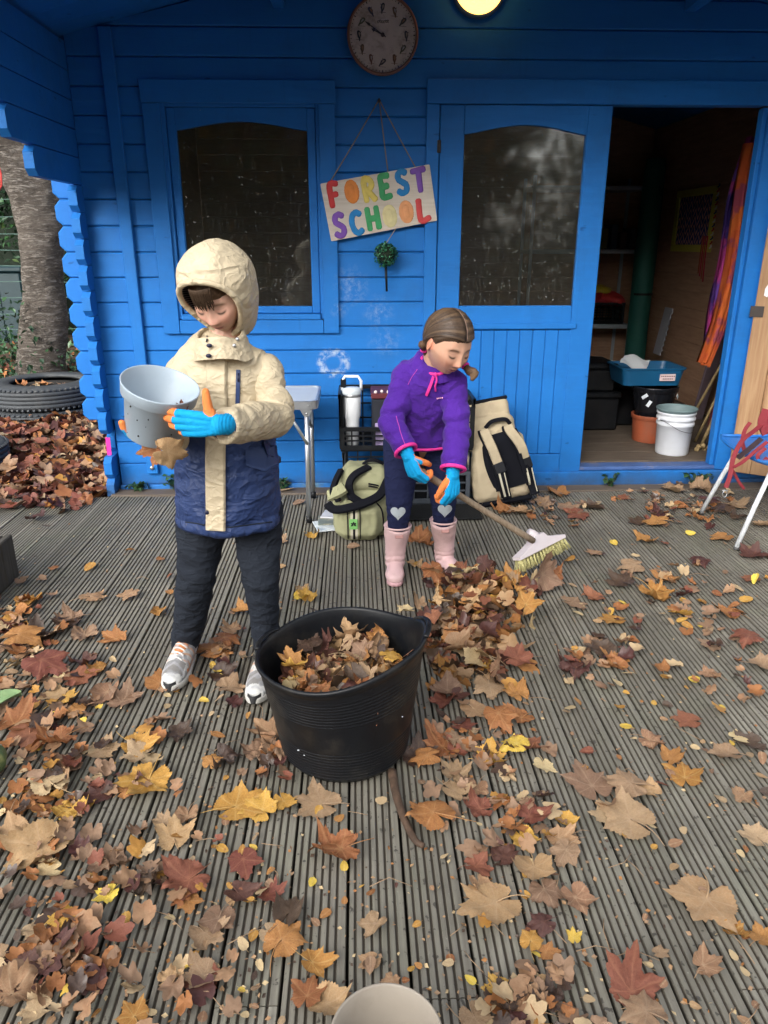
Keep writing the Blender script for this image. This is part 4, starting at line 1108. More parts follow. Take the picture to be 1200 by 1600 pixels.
# ---- soft shapes: remesh helpers (also used for the figures)
def remesh(parts, voxel, smooth=2, lam=.5):
    V = []; F = []; n = 0
    for v, f in parts:
        V += [tuple(p) for p in v]; F += [tuple(i+n for i in q) for q in f]; n += len(v)
    me = bpy.data.meshes.new('tmp'); me.from_pydata(V, [], F); o = bpy.data.objects.new('tmp', me); COL.objects.link(o)
    md = o.modifiers.new('r', 'REMESH'); md.mode = 'VOXEL'; md.voxel_size = voxel
    dg = bpy.context.evaluated_depsgraph_get(); ev = o.evaluated_get(dg); m2 = ev.to_mesh()
    nv = len(m2.vertices); co = np.empty(nv*3, np.float32); m2.vertices.foreach_get('co', co); co = co.reshape(-1, 3).astype(float)
    nl = len(m2.loops); lv = np.empty(nl, np.int32); m2.loops.foreach_get('vertex_index', lv)
    ls = np.empty(len(m2.polygons), np.int32); m2.polygons.foreach_get('loop_total', ls)
    ed = np.empty(len(m2.edges)*2, np.int32); m2.edges.foreach_get('vertices', ed); ed = ed.reshape(-1, 2)
    ev.to_mesh_clear(); bpy.data.objects.remove(o); bpy.data.meshes.remove(me)
    F = lv.reshape(-1, 4) if (ls == 4).all() else [list(q) for q in np.split(lv, np.cumsum(ls)[:-1])]
    co = lap(co, ed, smooth, lam)
    return co, F, ed
def lap(co, ed, it, lam=.5):
    n = len(co); deg = np.bincount(ed.ravel(), minlength=n)[:, None]
    for _ in range(it):
        s_ = np.zeros_like(co)
        for a in range(3):
            s_[:, a] = np.bincount(ed[:, 0], co[ed[:, 1], a], n)+np.bincount(ed[:, 1], co[ed[:, 0], a], n)
        co = co+lam*(s_/np.maximum(deg, 1)-co)
    return co
def normals(co, F):
    F = np.asarray(F); a, b, c, d = (co[F[:, i]] for i in range(4)); fn = np.cross(c-a, d-b); N = np.zeros_like(co)
    for i in range(4):
        for k_ in range(3): N[:, k_] += np.bincount(F[:, i], fn[:, k_], len(co))
    return N/(np.linalg.norm(N, axis=1)[:, None]+1e-12)
def ball_vf(c, r, n=14):
    m = MB(); m.ball(c, r, n)
    v = np.array(m.v); return v.tolist(), [tuple(q) for q in m.f]
def sweep(P, rx, ry=None, n=24, sub=5, up=None, round_ends=True):
    pts = catmull(P, sub); t = np.linspace(0, len(P)-1, len(pts))
    R = np.interp(t, range(len(P)), rx); Q = R if ry is None else np.interp(t, range(len(P)), ry)
    if round_ends:
        T0 = pts[0]-pts[1]; T0 /= np.linalg.norm(T0); T1 = pts[-1]-pts[-2]; T1 /= np.linalg.norm(T1)
        A = [pts[0]+T0*min(R[0], Q[0])*math.sin(a) for a in (1.45, 1.1, .7, .35)]; B = [pts[-1]+T1*min(R[-1], Q[-1])*math.sin(a) for a in (.35, .7, 1.1, 1.45)]
        ca = [math.cos(a) for a in (1.45, 1.1, .7, .35)]
        R = np.concatenate([R[0]*np.array(ca), R, R[-1]*np.array(ca[::-1])]); Q = np.concatenate([Q[0]*np.array(ca), Q, Q[-1]*np.array(ca[::-1])])
        pts = np.concatenate([A, pts, B])
    return tube_vf(pts, R, n, True, up, Q)
def fold_noise(V, freq, amp, seed=0, stretch=(1, 1, 1), ridged=True):
    st = np.array(stretch); out = np.empty(len(V)); sv = Vector((seed*3.1, seed*1.7, seed))
    for q, p in enumerate(V*st*freq):
        n1 = mnoise.noise(Vector(p)+sv); 
        out[q] = (1-2*abs(n1)) if ridged else n1
    return out*amp
from mathutils.bvhtree import BVHTree
def bvh_of(V, F): return BVHTree.FromPolygons([tuple(p) for p in V], [tuple(int(i) for i in q) for q in F])
def seam(bvh, pts, r, off=0.0, sub=6, flat=None, frm=None):
    """a thin cord laid on a surface along the points."""
    out = []
    for p in catmull(pts, sub):
        if frm is not None:
            d = Vector(frm)-Vector(p); h = bvh.ray_cast(Vector(p)+d.normalized()*.3, -d.normalized(), 1.0)
            if h[0] is None: h = bvh.find_nearest(Vector(p))
        else: h = bvh.find_nearest(Vector(p))
        out.append(h[0]+h[1]*off)
    return tube_vf(out, r, 6)

# ---- green rucksack by the girl
def soft_box(x0, x1, y0, y1, z0, z1, r=.04):
    m = MB(); m.cbox(x0, x1, y0, y1, z0, z1, r); return m.v, [tuple(q) for q in m.f]
MOLIVE = mat('sage_canvas', (.27, .27, .155), .85, .14, 9, .5, 420, dirt=(.16, .15, .1), dirt_amt=.3)
MNAVYW = mat('black_webbing', (.006, .0065, .010), .85, .2, 9, .4, 500, spec=.12)
MBEIGE = mat('beige_canvas', (.42, .345, .23), .88, .14, 9, .5, 420, dirt=(.26, .21, .15), dirt_amt=.4)
rk = empty('rucksack', (.03, 3.6, 0), 'sage green rucksack with black straps slumped on the decking behind the girl', 'rucksack')
Vb, Fb, Eb = remesh([soft_box(-.125, .165, 3.47, 3.72, .0, .25, .05), soft_box(-.11, .17, 3.50, 3.74, .2, .345, .06), soft_box(-.118, .12, 3.415, 3.52, .005, .205, .045)], .006, 6)
Nb = normals(Vb, Fb); Vb = Vb+Nb*(fold_noise(Vb, 9, .007, 2)+fold_noise(Vb, 22, .003, 3))[:, None]; Vb[:, 2] = np.maximum(Vb[:, 2], .002)
mesh_obj('body', Vb, Fb, MOLIVE, rk, smooth=True); bv = bvh_of(Vb, Fb)
def strap(P, w, th, mt, nm, parent, nrm=(0, -1, 0), sub=6, mi=None):
    pts = catmull(P, sub); T, _, _ = frames(pts); v = []; f = []
    for q, p in enumerate(pts):
        nn = np.array(nrm[q*len(nrm)//len(pts)] if isinstance(nrm, list) else nrm, float); s_ = np.cross(T[q], nn); s_ /= np.linalg.norm(s_)+1e-9; nn = np.cross(s_, T[q])
        ww = w if not callable(w) else w(q/(len(pts)-1))
        for a, b in ((-1, -.7), (-.85, 1), (.85, 1), (1, -.7)): v.append(p+s_*a*ww/2+nn*b*th/2)
    for q in range(len(pts)-1):
        for k_ in range(4): f.append((4*q+k_, 4*q+(k_+1) % 4, 4*q+4+(k_+1) % 4, 4*q+4+k_))
    f += [(0, 1, 2, 3), tuple(len(v)-4+k_ for k_ in (3, 2, 1, 0))]
    return mesh_obj(nm, v, f, mt, parent)
# front pocket: stripes, zip and badge
for xx, w_, mt in ((-.058, .006, MNAVYW), (-.038, .014, mat('pale_tape', (.50, .47, .36), .8)), (-.028, .012, MNAVYW), (-.015, .012, mat('pale_tape', (.50, .47, .36), .8)), (.002, .006, MNAVYW)):
    pts = [bv.ray_cast(Vector((xx, 3.0, z)), Vector((0, 1, 0)))[0]+Vector((0, -.001, 0)) for z in np.linspace(.185, .015, 8)]
    strap(pts, w_, .003, mt, 'stripe', rk)
bp = bv.ray_cast(Vector((-.030, 3.0, .105)), Vector((0, 1, 0)))[0]
m = MB(); m.cbox(bp.x-.020, bp.x+.020, bp.y-.009, bp.y-.003, bp.z-.026, bp.z+.026, .002); bd = m.build('badge', mat('badge_green', (.16, .40, .12), .6), rk)
m = MB()
for q in range(5):                                  # the oak-leaf emblem
    a = math.radians(60*q-30); c = Vector((bp.x+.008*math.cos(a), bp.y-.010, bp.z+.008*math.sin(a))); M = Matrix.Translation(c) @ Matrix.Rotation(-a, 4, 'Y')
    m.xf = M; m.ball((0, 0, 0), (.007, .0015, .0042), 5); m.xf = None
m.build('emblem', mat('badge_ink', (.012, .02, .012), .7), bd)
pts = [(-.118, .19), (-.05, .212), (.05, .205), (.098, .18), (.115, .13), (.116, .05)]
P = []
for x_, z_ in pts:
    h = bv.ray_cast(Vector((x_, 3.0, z_)), Vector((0, 1, 0)))[0]; P.append((h.x, h.y-.001, h.z))
m = MB(); m.tube(catmull(P, 6), .0048, 6); m.build('zip', MNAVYW, rk)
strap([(.14, 3.50, .30), (.10, 3.44, .245), (.03, 3.41, .215), (-.05, 3.395, .195), (-.12, 3.40, .185), (-.155, 3.44, .20)], .045, .016, MNAVYW, 'shoulder_strap', rk, (0, -.6, .8))
strap([(.05, 3.56, .352), (-.02, 3.50, .33), (-.05, 3.47, .29), (-.04, 3.45, .24), (.0, 3.44, .21)], .04, .014, MNAVYW, 'shoulder_strap', rk, (-.3, -.6, .8))
strap([(-.09, 3.56, .335), (-.115, 3.49, .30), (-.13, 3.46, .25), (-.10, 3.44, .215)], .03, .02, MNAVYW, 'shoulder_strap', rk, (-.4, -.6, .6))
strap([(.02, 3.62, .348), (.05, 3.60, .372), (.085, 3.6, .372), (.12, 3.62, .350)], .022, .01, MNAVYW, 'grab_handle', rk, (0, -.4, .9))
strap([(-.15, 3.47, .23), (-.10, 3.44, .265), (-.07, 3.44, .285)], .06, .022, MOLIVE, 'strap_pad', rk, (-.2, -.7, .6))
for z0, z1 in ((.282, .262), (.270, .25)):
    pts = [bv.ray_cast(Vector((x_, 3.0, z_)), Vector((0, 1, 0)))[0]+Vector((0, -.001, 0)) for x_, z_ in ((.045, z0), (.08, z0-.006), (.125, z1))]
    strap(pts, .009, .003, MNAVYW, 'stripe', rk)

# ---- beige roll-top rucksack leaning on the door
b2 = empty('rucksack', (.82, 4.05, 0), 'tall beige roll top rucksack with black back panel leaning on the blue door', 'rucksack')
LEAN = Matrix.Translation((.83, 4.0, .0)) @ Matrix.Rotation(math.radians(-10), 4, 'Y') @ Matrix.Rotation(math.radians(-13), 4, 'X')
def L2(x, y, z): return LEAN @ Vector((x, y, z))
def soft2(x0, x1, y0, y1, z0, z1, r):
    v, f = soft_box(x0, x1, y0, y1, z0, z1, r); return [tuple(L2(*p)) for p in v], f
Vb, Fb, Eb = remesh([soft2(-.165, .15, -.075, .075, .02, .40, .035), soft2(-.155, .115, -.06, .06, .36, .50, .03), soft2(-.155, .10, -.022, .03, .46, .585, .012)], .006, 6)
Nb = normals(Vb, Fb); Vb = Vb+Nb*(fold_noise(Vb, 8, .007, 5)+fold_noise(Vb, 20, .003, 6))[:, None]; Vb[:, 2] = np.maximum(Vb[:, 2], .003); Vb[:, 1] = np.minimum(Vb[:, 1], YW-.034)
mesh_obj('body', Vb, Fb, MBEIGE, b2, smooth=True); bv = bvh_of(Vb, Fb)
m = MB(); v, f = soft2(-.16, .105, -.028, .034, .578, .598, .006); m.add(v, f); m.build('roll_top_strip', MNAVYW, b2)
m = MB(); v, f = soft2(-.13, -.09, -.02, .02, .60, .64, .006); m.add(v, f); m.build('buckle', MBLACKPL, b2)
m = MB(); v, f = soft2(-.168, .15, -.08, .07, .0, .03, .012); m.add(v, f); m.build('base_panel', MNAVYW, b2)
nrm = tuple(LEAN.to_3x3() @ Vector((0, -1, 0)))
def onb(x, z, off=.002):
    o = L2(x, -.6, z); d = LEAN.to_3x3() @ Vector((0, 1, 0)); h = bv.ray_cast(o, d)
    p = h[0] if h[0] is not None else L2(x, -.075, z)
    return tuple(p-d*off)
strap([onb(.02+.035*t, .40-.31*t, .004) for t in np.linspace(0, 1, 7)], lambda t: .20+.05*math.sin(3*t), .012, MNAVYW, 'back_panel', b2, nrm)
for x0, xm, x1 in ((-.06, -.035, .0), (.075, .12, .155)):
    strap([onb(x0, .43, .008), onb(x0+.006, .40, .03), onb(xm, .32, .038), onb((xm+x1)/2, .24, .03)], .055, .013, [MBEIGE], 'strap_pad', b2, nrm)
    strap([onb((xm+x1)/2, .24, .03), onb((xm+x1)/2+.012, .185, .03)], .062, .018, mat('shiny_black_patch', (.015, .016, .02), .35), 'strap_patch', b2, nrm)
    strap([onb(x0-.022, .43, .006), onb(x0-.02, .40, .018), onb(xm-.024, .32, .024), onb((xm+x1)/2-.022, .22, .02), onb(x1-.02, .10, .01), onb(x1-.01, .04, .008)], .026, .012, MNAVYW, 'strap_edge', b2, nrm)
    strap([onb((xm+x1)/2+.012, .185, .028), onb(x1, .10, .024), onb(x1+.01, .03, .02)], .05, .008, MNAVYW, 'strap_web', b2, nrm)
    strap([onb((xm+x1)/2-.002, .18, .034), onb(x1-.012, .10, .030), onb(x1-.004, .045, .026)], .012, .004, mat('pale_tape', (.5, .47, .36)), 'strap_stripe', b2, nrm)
    strap([onb((xm+x1)/2+.026, .18, .034), onb(x1+.014, .10, .030), onb(x1+.02, .045, .026)], .006, .004, mat('pale_tape', (.5, .47, .36)), 'strap_stripe', b2, nrm)
strap([onb(-.05, .44, .01), onb(-.01, .47, .03), onb(.06, .47, .03), onb(.09, .44, .01)], .022, .012, MNAVYW, 'grab_handle', b2, nrm)

# ---- blue child's chair with a red harness
chp = empty('childs_chair', (2.13, 3.52, 0), 'blue plastic child chair with white tubular legs by the open door', 'chair')
MCH = mat('blue_seat_plastic', (.015, .17, .55), .42, .12, 8, .1, dirt=(.1, .2, .4))
MLEG = mat('white_tube', (.62, .65, .67), .35, .08, 8, .05)
SZ = .43
def seat_fn(u, w):                                   # u front-back (0 = front edge, at the left), w across
    x = 1.90+.40*u; y = 3.24+.56*w
    cr_ = (2*w-1)
    z = SZ+.012*cr_*cr_*1.3-.035*max(0, .22-u)**1*1.6+.02*u*0-.018*math.sin(math.pi*min(1, u*1.1))
    rx_ = .03*(abs(cr_)**6)
    return (x+rx_*(1-u), y, z)
nu, nw = 14, 14; v = []; f = []
for lay in (0, -.012):
    for i_ in range(nu+1):
        for j_ in range(nw+1):
            x_, y_, z_ = seat_fn(i_/nu, j_/nw); v.append((x_, y_, z_+lay))
n1 = (nu+1)*(nw+1)
for i_ in range(nu):
    for j_ in range(nw):
        a = i_*(nw+1)+j_; q = (a, a+1, a+nw+2, a+nw+1); f.append(q[::-1]); f.append(tuple(k_+n1 for k_ in q))
rimi = [j_ for j_ in range(nw+1)]+[i_*(nw+1)+nw for i_ in range(1, nu+1)]+[nu*(nw+1)+j_ for j_ in range(nw-1, -1, -1)]+[i_*(nw+1) for i_ in range(nu-1, 0, -1)]
for q in range(len(rimi)): a, b = rimi[q], rimi[(q+1) % len(rimi)]; f.append((a, b, b+n1, a+n1))
st = mesh_obj('seat', v, f, MCH, chp, smooth=True)
m = MB(); m.tube([v[k_] for k_ in rimi]+[v[rimi[0]]], .0085, 8); m.build('rolled_edge', MCH, st)
bkv = []; bkf = []
for lay in (0, .012):
    for i_ in range(9):
        for j_ in range(13):
            w = j_/12; zz = SZ+.10+.26*i_/8; bkv.append((2.30+.05*i_/8+lay-.03*(2*w-1)**2, 3.27+.5*w, zz))
for i_ in range(8):
    for j_ in range(12):
        a = i_*13+j_; q = (a, a+1, a+14, a+13); bkf.append(q); bkf.append(tuple(k_+117 for k_ in q)[::-1])
mesh_obj('backrest', bkv, bkf, MCH, chp, smooth=True)
for (fx, fy, tx_, ty_) in ((1.872, 3.775, 1.985, 3.70), (1.822, 3.275, 1.965, 3.33), (2.42, 3.80, 2.27, 3.72), (2.42, 3.26, 2.27, 3.32)):
    m = MB(); m.tube([(tx_, ty_, SZ-.028), ((tx_+fx)/2, (ty_+fy)/2, SZ/2), (fx, fy, .012)], .0115, 12); lg = m.build('leg', MLEG, chp)
    m = MB(); m.tube([(fx+.001, fy, .014), (fx, fy, 0)], .0135, 12); m.build('foot_cap', mat('grey_rubber', (.12, .12, .12), .7), lg)
m = MB(); m.tube([(1.985, 3.70, SZ-.03), (1.965, 3.33, SZ-.03)], .010, 10); m.build('seat_rail', MLEG, chp)
for q in (3.33, 3.71):
    m = MB(); m.tube([(1.975, q, SZ-.028), (2.27, q, SZ-.032), (2.34, q, SZ+.2)], .010, 10); m.build('side_rail', MLEG, chp)
hn = empty('red_harness', (2.05, 3.45, SZ), 'tangled dark red webbing harness with buckles draped over the blue chair', 'harness')
MRED = mat('red_webbing', (.20, .020, .028), .75, .22, 9, .5, 400)
MRB = mat('black_red_webbing', (.03, .015, .02), .75)
def hs3(px, py, Y): return tuple(at(px, py, Y))
strap([hs3(1199, 655, 3.50), hs3(1180, 672, 3.45), hs3(1160, 688, 3.40), hs3(1146, 715, 3.36), hs3(1141, 742, 3.33), hs3(1134, 762, 3.32)], .022, .0025, MRED, 'strap', hn, (-.4, -.7, .6))
strap([hs3(1172, 660, 3.52), hs3(1164, 672, 3.50), hs3(1160, 690, 3.47), hs3(1164, 706, 3.43)], .019, .0025, MRED, 'strap', hn, (-.3, -.6, .8))
strap([hs3(1199, 690, 3.40), hs3(1180, 705, 3.38), hs3(1160, 722, 3.36), hs3(1146, 730, 3.33)], .018, .0025, MRED, 'strap', hn, (-.3, -.6, .8))
strap([hs3(1199, 715, 3.38), hs3(1190, 722, 3.36), hs3(1184, 712, 3.36), hs3(1196, 700, 3.37)], .018, .0025, MRED, 'strap', hn, (-.3, -.8, .6))
strap([hs3(1190, 685, 3.43), hs3(1170, 702, 3.41), hs3(1152, 716, 3.38)], .026, .002, MRB, 'strap', hn, (-.3, -.6, .8))
strap([hs3(1145, 735, 3.37), hs3(1154, 752, 3.36), hs3(1163, 764, 3.36)], .014, .0025, MRED, 'strap', hn, (-.3, -.8, .4))
strap([hs3(1199, 640, 3.5), hs3(1192, 660, 3.48), hs3(1199, 678, 3.46)], .05, .014, MRED, 'pad', hn, (-.5, -.6, .5))
m = MB(); P = hs3(1133, 768, 3.32)
m.tube([(P[0]+.011*math.cos(t), P[1], P[2]-.012+.016*math.sin(t)) for t in np.linspace(0, 6.28, 13)], .0025, 6); m.tube([(P[0]-.014, P[1], P[2]+.006), (P[0]+.014, P[1], P[2]+.006)], .003, 6); m.build('buckle', MSTEEL, hn)

# ================================================================== INSIDE THE CABIN
MTERRA = mat('terracotta_plastic', (.40, .10, .045), .5, .12, 6, .1, dirt=(.25, .12, .08))
def pot(name, c, r0, r1, h, mt, label, cat='pot', rim=.022, n=40, M=None, wall=.004, band=.2, group=None):
    t = empty(name, c, label, cat, group); m = MB()
    hb = h*(1-band)
    prof = [(0, 0), (r0*.96, 0), (r0, .006), (r0+(r1-rim*.4-r0)*.98, hb), (r1-rim*.35, hb+.004), (r1, hb+.008), (r1+.002, h-.006), (r1+.003, h-.002), (r1, h), (r1-wall*.8, h-.002), (r1-wall-.002, hb+.012), (r1-rim*.5-wall, hb), (r0-wall, .012), (0, .010)]
    m.lathe(prof, n, c if M is None else (0, 0, 0), M=M); m.build('pot_wall', mt, t); return t
pot('plant_pot', (1.995, 4.93, .12), .112, .132, .185, MTERRA, 'terracotta coloured plastic pot on the cabin floor under the black pot')
bpot = pot('plant_pot', (2.0, 4.94, .295), .118, .150, .20, mat('glossy_black_plastic', (.008, .009, .012), .25, .2, spec=.6), 'glossy black pot standing on the terracotta pot inside the cabin')
for (dx, dz, rz) in ((-.075, .10, .5), (.012, .055, 0), (.115, .14, -.9), (-.10, .145, .9)):
    m = MB(); a = math.asin(max(-.9, min(.9, dx/.145))); M = Matrix.Translation((2.0+.152*math.sin(a), 4.94-.152*math.cos(a)*.97, .295+dz)) @ Matrix.Rotation(a, 4, 'Z') @ Matrix.Rotation(rz, 4, 'Y'); m.xf = M; m.cbox(-.011, .011, -.002, .001, -.022, .022, .0008); m.build('label_scrap', mat('white_label', (.62, .66, .70), .5), bpot)
tray = empty('blue_tub', (1.96, 5.02, .5), 'blue plastic storage tub with a printed label on top of the black pot', 'tub')
MTRAY = mat('petrol_blue_plastic', (.008, .085, .19), .4, .15, spec=.45)
def tray_pt(u, w, z): t = (z-.497)/.115; k_ = 1+.12*t; return (1.965+.190*u*k_, 5.06+.15*w*k_, z)
o_ = rrect(-1, 1, -1, 1, .22); n = len(o_); v = []; f = []
lay = [(1, .497), (1, .600), (1.045, .603), (1.045, .614), (.97, .614), (.955, .51)]
for k_, z in lay: v += [tray_pt(p[0]*k_, p[1]*k_, z) for p in o_]
for a in range(len(lay)-1):
    for q in range(n): f.append((a*n+q, a*n+(q+1) % n, (a+1)*n+(q+1) % n, (a+1)*n+q))
f += [tuple(range(n))[::-1], tuple((len(lay)-1)*n+q for q in range(n))]
mesh_obj('tub_body', v, f, MTRAY, tray)
m = MB(); m.cbox(2.0, 2.105, 4.8835, 4.8855, .533, .578, .0006); lbp = m.build('paper_label', mat('pinkish_label', (.62, .50, .50), .6), tray)
m = MB()
for rw in range(2):
    for q in range(8): 
        if rw == 1 and q in (0, 7): continue
        m.box(2.008+.012*q, 2.017+.012*q, 4.8822, 4.8828, .561-.018*rw, .567-.018*rw)
m.build('printed_words', mat('label_ink', (.10, .04, .05), .7), lbp)
ppr = []; ppf = []
for i_ in range(9):
    for j_ in range(9):
        u, w = i_/8-.5, j_/8-.5; ppr.append((1.86+.18*u+.06*w, 4.99+.1*w, .64-.05*u+.06*w+.012*math.sin(7*u+5*w)+.03*u*w))
for i_ in range(8):
    for j_ in range(8): a = i_*9+j_; ppf.append((a, a+1, a+10, a+9))
tag(mesh_obj('paper_sheet', ppr, ppf, mat('grey_paper', (.42, .44, .45), .75), smooth=True), 'crumpled grey sheet of plastic lying in the blue tub', 'sheet')
wb = empty('bucket', (2.02, 4.60, .12), 'white plastic bucket with a thin wire handle inside the doorway', 'bucket')
MBUCK = mat('white_bucket_plastic', (.64, .66, .70), .42, .06, 6, .05, dirt=(.5, .47, .42), dirt_amt=.4)
m = MB(); m.lathe([(0, 0), (.098, 0), (.102, .008), (.110, .185), (.116, .188), (.1165, .205), (.111, .208), (.112, .222), (.1185, .225), (.119, .238), (.1125, .241), (.114, .258), (.120, .262), (.120, .272), (.114, .272), (.110, .262), (.10, .02), (0, .018)], 44, (2.02, 4.60, .12)); m.build('bucket_wall', MBUCK, wb)
m = MB(); m.tube(catmull([(2.02-.118, 4.58, .345), (2.02-.09, 4.51, .335), (2.02-.02, 4.475, .295), (2.02+.06, 4.49, .275), (2.02+.105, 4.55, .285)], 6), .0018, 6); m.build('wire_handle', MDARKMETAL, wb)
m = MB(); m.ball((2.02-.117, 4.575, .345), .007, 5); m.build('handle_lug', MBUCK, wb)
pot('plant_pot', (2.02, 4.60, .31), .10, .124, .105, mat('grey_green_plastic', (.14, .20, .205), .5, .12), 'grey green pot nested in the top of the white bucket', band=.18)
for q, (x0, x1, y0, y1, z0, z1, lb) in enumerate(((1.42, 1.86, 5.2, 5.62, .122, .40, 'large black storage box on the cabin floor beside the door'), (1.46, 1.82, 5.22, 5.58, .402, .60, 'smaller black storage box stacked on the large one inside the cabin'), (1.90, 2.30, 5.35, 5.75, .122, .44, 'black storage box behind the terracotta pot inside the cabin'))):
    t = empty('storage_box', ((x0+x1)/2, (y0+y1)/2, z0), lb, 'box', 'black boxes on the cabin floor')
    MB().cbox(x0, x1, y0, y1, z0, z1-.045, .012).build('body', MBLACKPL, t); MB().cbox(x0-.012, x1+.012, y0-.012, y1+.012, z1-.043, z1-.002, .01).build('lid', MBLACKPL, t)
sh = empty('shelf_unit', (2.2, 7.28, .12), 'grey shelving at the back of the cabin behind the green roll', 'shelves')
MSH = mat('grey_shelf', (.36, .40, .44), .5, .12)
for z in (.20, .655, 1.318, 1.85): MB().cbox(1.55, 2.56, 7.08, 7.45, z-.018, z+.018, .004).build('shelf', MSH, sh)
for x_ in (1.57, 2.10, 2.54):
    for y_ in (7.10, 7.43): MB().cbox(x_-.014, x_+.014, y_-.013, y_+.013, .12, 1.95, .003).build('upright', MSH, sh) if False else MB().cbox(x_-.014, x_+.014, (y_-.043 if y_ < 7.2 else y_+.023), (y_-.023 if y_ < 7.2 else y_+.043), .121, 1.95, .003).build('upright', MSH, sh)
bk = crate('wire_basket', 2.16, 2.50, 7.12, 7.40, .675, .87, .87, MBLACKPL, 'black basket of red and yellow playthings on the middle shelf', 6); bk['group'] = 'things on the shelves'
for q, (x_, y_, z_, r, col, lb) in enumerate(((2.25, 7.25, .90, (.10, .09, .07), (.42, .02, .03), 'red plastic plaything heaped in the shelf basket'), (2.38, 7.22, .90, (.11, .09, .06), (.5, .03, .03), 'larger red plaything beside it in the shelf basket'), (2.28, 7.28, .965, (.12, .08, .05), (.62, .45, .03), 'yellow plaything on top of the red ones in the basket'))):
    Vb, Fb, _ = remesh([ball_vf((x_, y_, z_), r, 10), ball_vf((x_+.06, y_-.02, z_-.02), (r[0]*.7, r[1], r[2]*.7), 10)], .014, 2)
    Vb = Vb+normals(Vb, Fb)*fold_noise(Vb, 12, .014, q)[:, None]
    tag(mesh_obj('plaything', Vb, Fb, mat('plaything_%d' % q, col, .45, .15), smooth=True), lb, 'toy')
for q in range(5):
    z_ = 1.34; h_ = .15+.03*(q % 3); tag(MB().cbox(2.14+.085*q, 2.20+.085*q, 7.13, 7.36, z_, z_+h_, .005).build('game_box', mat('game_box_%d' % q, ((.05, .09, .05), (.10, .10, .03), (.03, .05, .09), (.09, .04, .03), (.05, .05, .05))[q], .6)), ('dark green', 'olive yellow', 'navy', 'dark red', 'grey')[q]+' box standing on the upper shelf in the cabin', 'box', 'things on the shelves')
rl = empty('fabric_roll', (2.56, 6.95, .12), 'tall dark green roll of tarpaulin standing in the cabin corner', 'roll')
m = MB(); c0_ = (2.575, 6.93, .12)
prof = [(0, 0), (.085, 0), (.092, .02), (.09, .6), (.095, 1.2), (.088, 1.85), (.08, 1.95), (.05, 1.955), (.045, 1.93), (0, 1.93)]
m.lathe(prof, 28, c0_); m.v = [(x+.006*math.sin(z*9+x*40), y, z) for x, y, z in m.v]; m.build('roll', mat('bottle_green_cloth', (.018, .105, .085), .6, .3, 4, .3, 60), rl)
m = MB(); m.lathe([(.096, 0), (.0965, .02)], 28, (c0_[0], c0_[1], .95)); m.build('tie_band', MBLACKPL, rl)
# scalloped white panel leaning on the wall
m = MB(); P = [(0, 0), (.16, 0)]+[(.16+(.014 if q % 2 else -.008), .02+.023*q) for q in range(16)]+[(.16, .40), (0, .40)]
m.prism(P, lambda u, w, a: (XR-.03-a-.06*(1-w/.4), 6.72-u, .46+w), 0, .01); tag(m.build('scalloped_panel', mat('grey_white_card', (.42, .42, .46), .7)), 'greyish white panel with a scalloped edge leaning beside the green roll', 'panel')
# woven picture on the side wall
pic = empty('woven_picture', (XR-.02, 6.38, 1.56), 'navy woven panel with pink zigzags in a yellow frame on the cabin wall', 'picture')
py0, py1, pz0, pz1 = 6.02, 6.78, 1.325, 1.805
MYF = mat('mustard_frame', (.52, .47, .08), .6, .15)
for (a, b, c, d) in ((py0, py1, pz1-.055, pz1), (py0, py1, pz0, pz0+.055), (py0, py0+.07, pz0+.0555, pz1-.0555), (py1-.07, py1, pz0+.0555, pz1-.0555)):
    MB().cbox(XR-.034, XR-.0155, a, b, c, d, .004).build('frame_side', MYF, pic)
s = NT('zigzag_weave'); v_ = s.coords('Object'); sp = s.n('ShaderNodeSeparateXYZ'); s.l(v_, sp.inputs[0])
zz = s.math('PINGPONG', s.math('MULTIPLY', sp.outputs[1], 1.0), .050); st_ = s.math('PINGPONG', s.math('ADD', sp.outputs[2], s.math('MULTIPLY', zz, 1.5)), .030)
c = s.mix(s.ramp(s.math('MULTIPLY', st_, 33.), [(.60, 0.), (.70, 1.)]), (.03, .045, .20), (.75, .38, .30)); c = s.mix(s.ramp(s.noise(v_, 30, 3), [(.45, 0.), (.6, .6)]), c, (.015, .02, .085))
MB().box(XR-.024, XR-.0155, py0+.0705, py1-.0705, pz0+.056, pz1-.056).build('weave', s.set(c, .9), pic)
m = MB()
for q in range(15):
    z_ = pz0+.03+q*.031; m.tube([(XR-.036, py0-.002, z_), (XR-.030, py0-.018, z_+.012), (XR-.024, py0-.002, z_+.022)], .006, 5, m=q % 3)
m.build('lacing', [mat('lace_white', (.6, .58, .56), .8), mat('lace_red', (.4, .03, .05), .8), mat('lace_navy', (.02, .04, .16), .8)], pic)
for q in range(4):
    m = MB(); m.tube(catmull([(XR-.036, 6.16-.03*q, pz0+.12), (XR-.04, 6.15-.03*q, pz0-.02), (XR-.03, 6.17-.035*q, pz0-.16-.02*q)], 5), .005, 5); m.build('hanging_thread', mat('lace_red' if q % 2 else 'rust_thread', (.30, .08, .04), .85), pic)
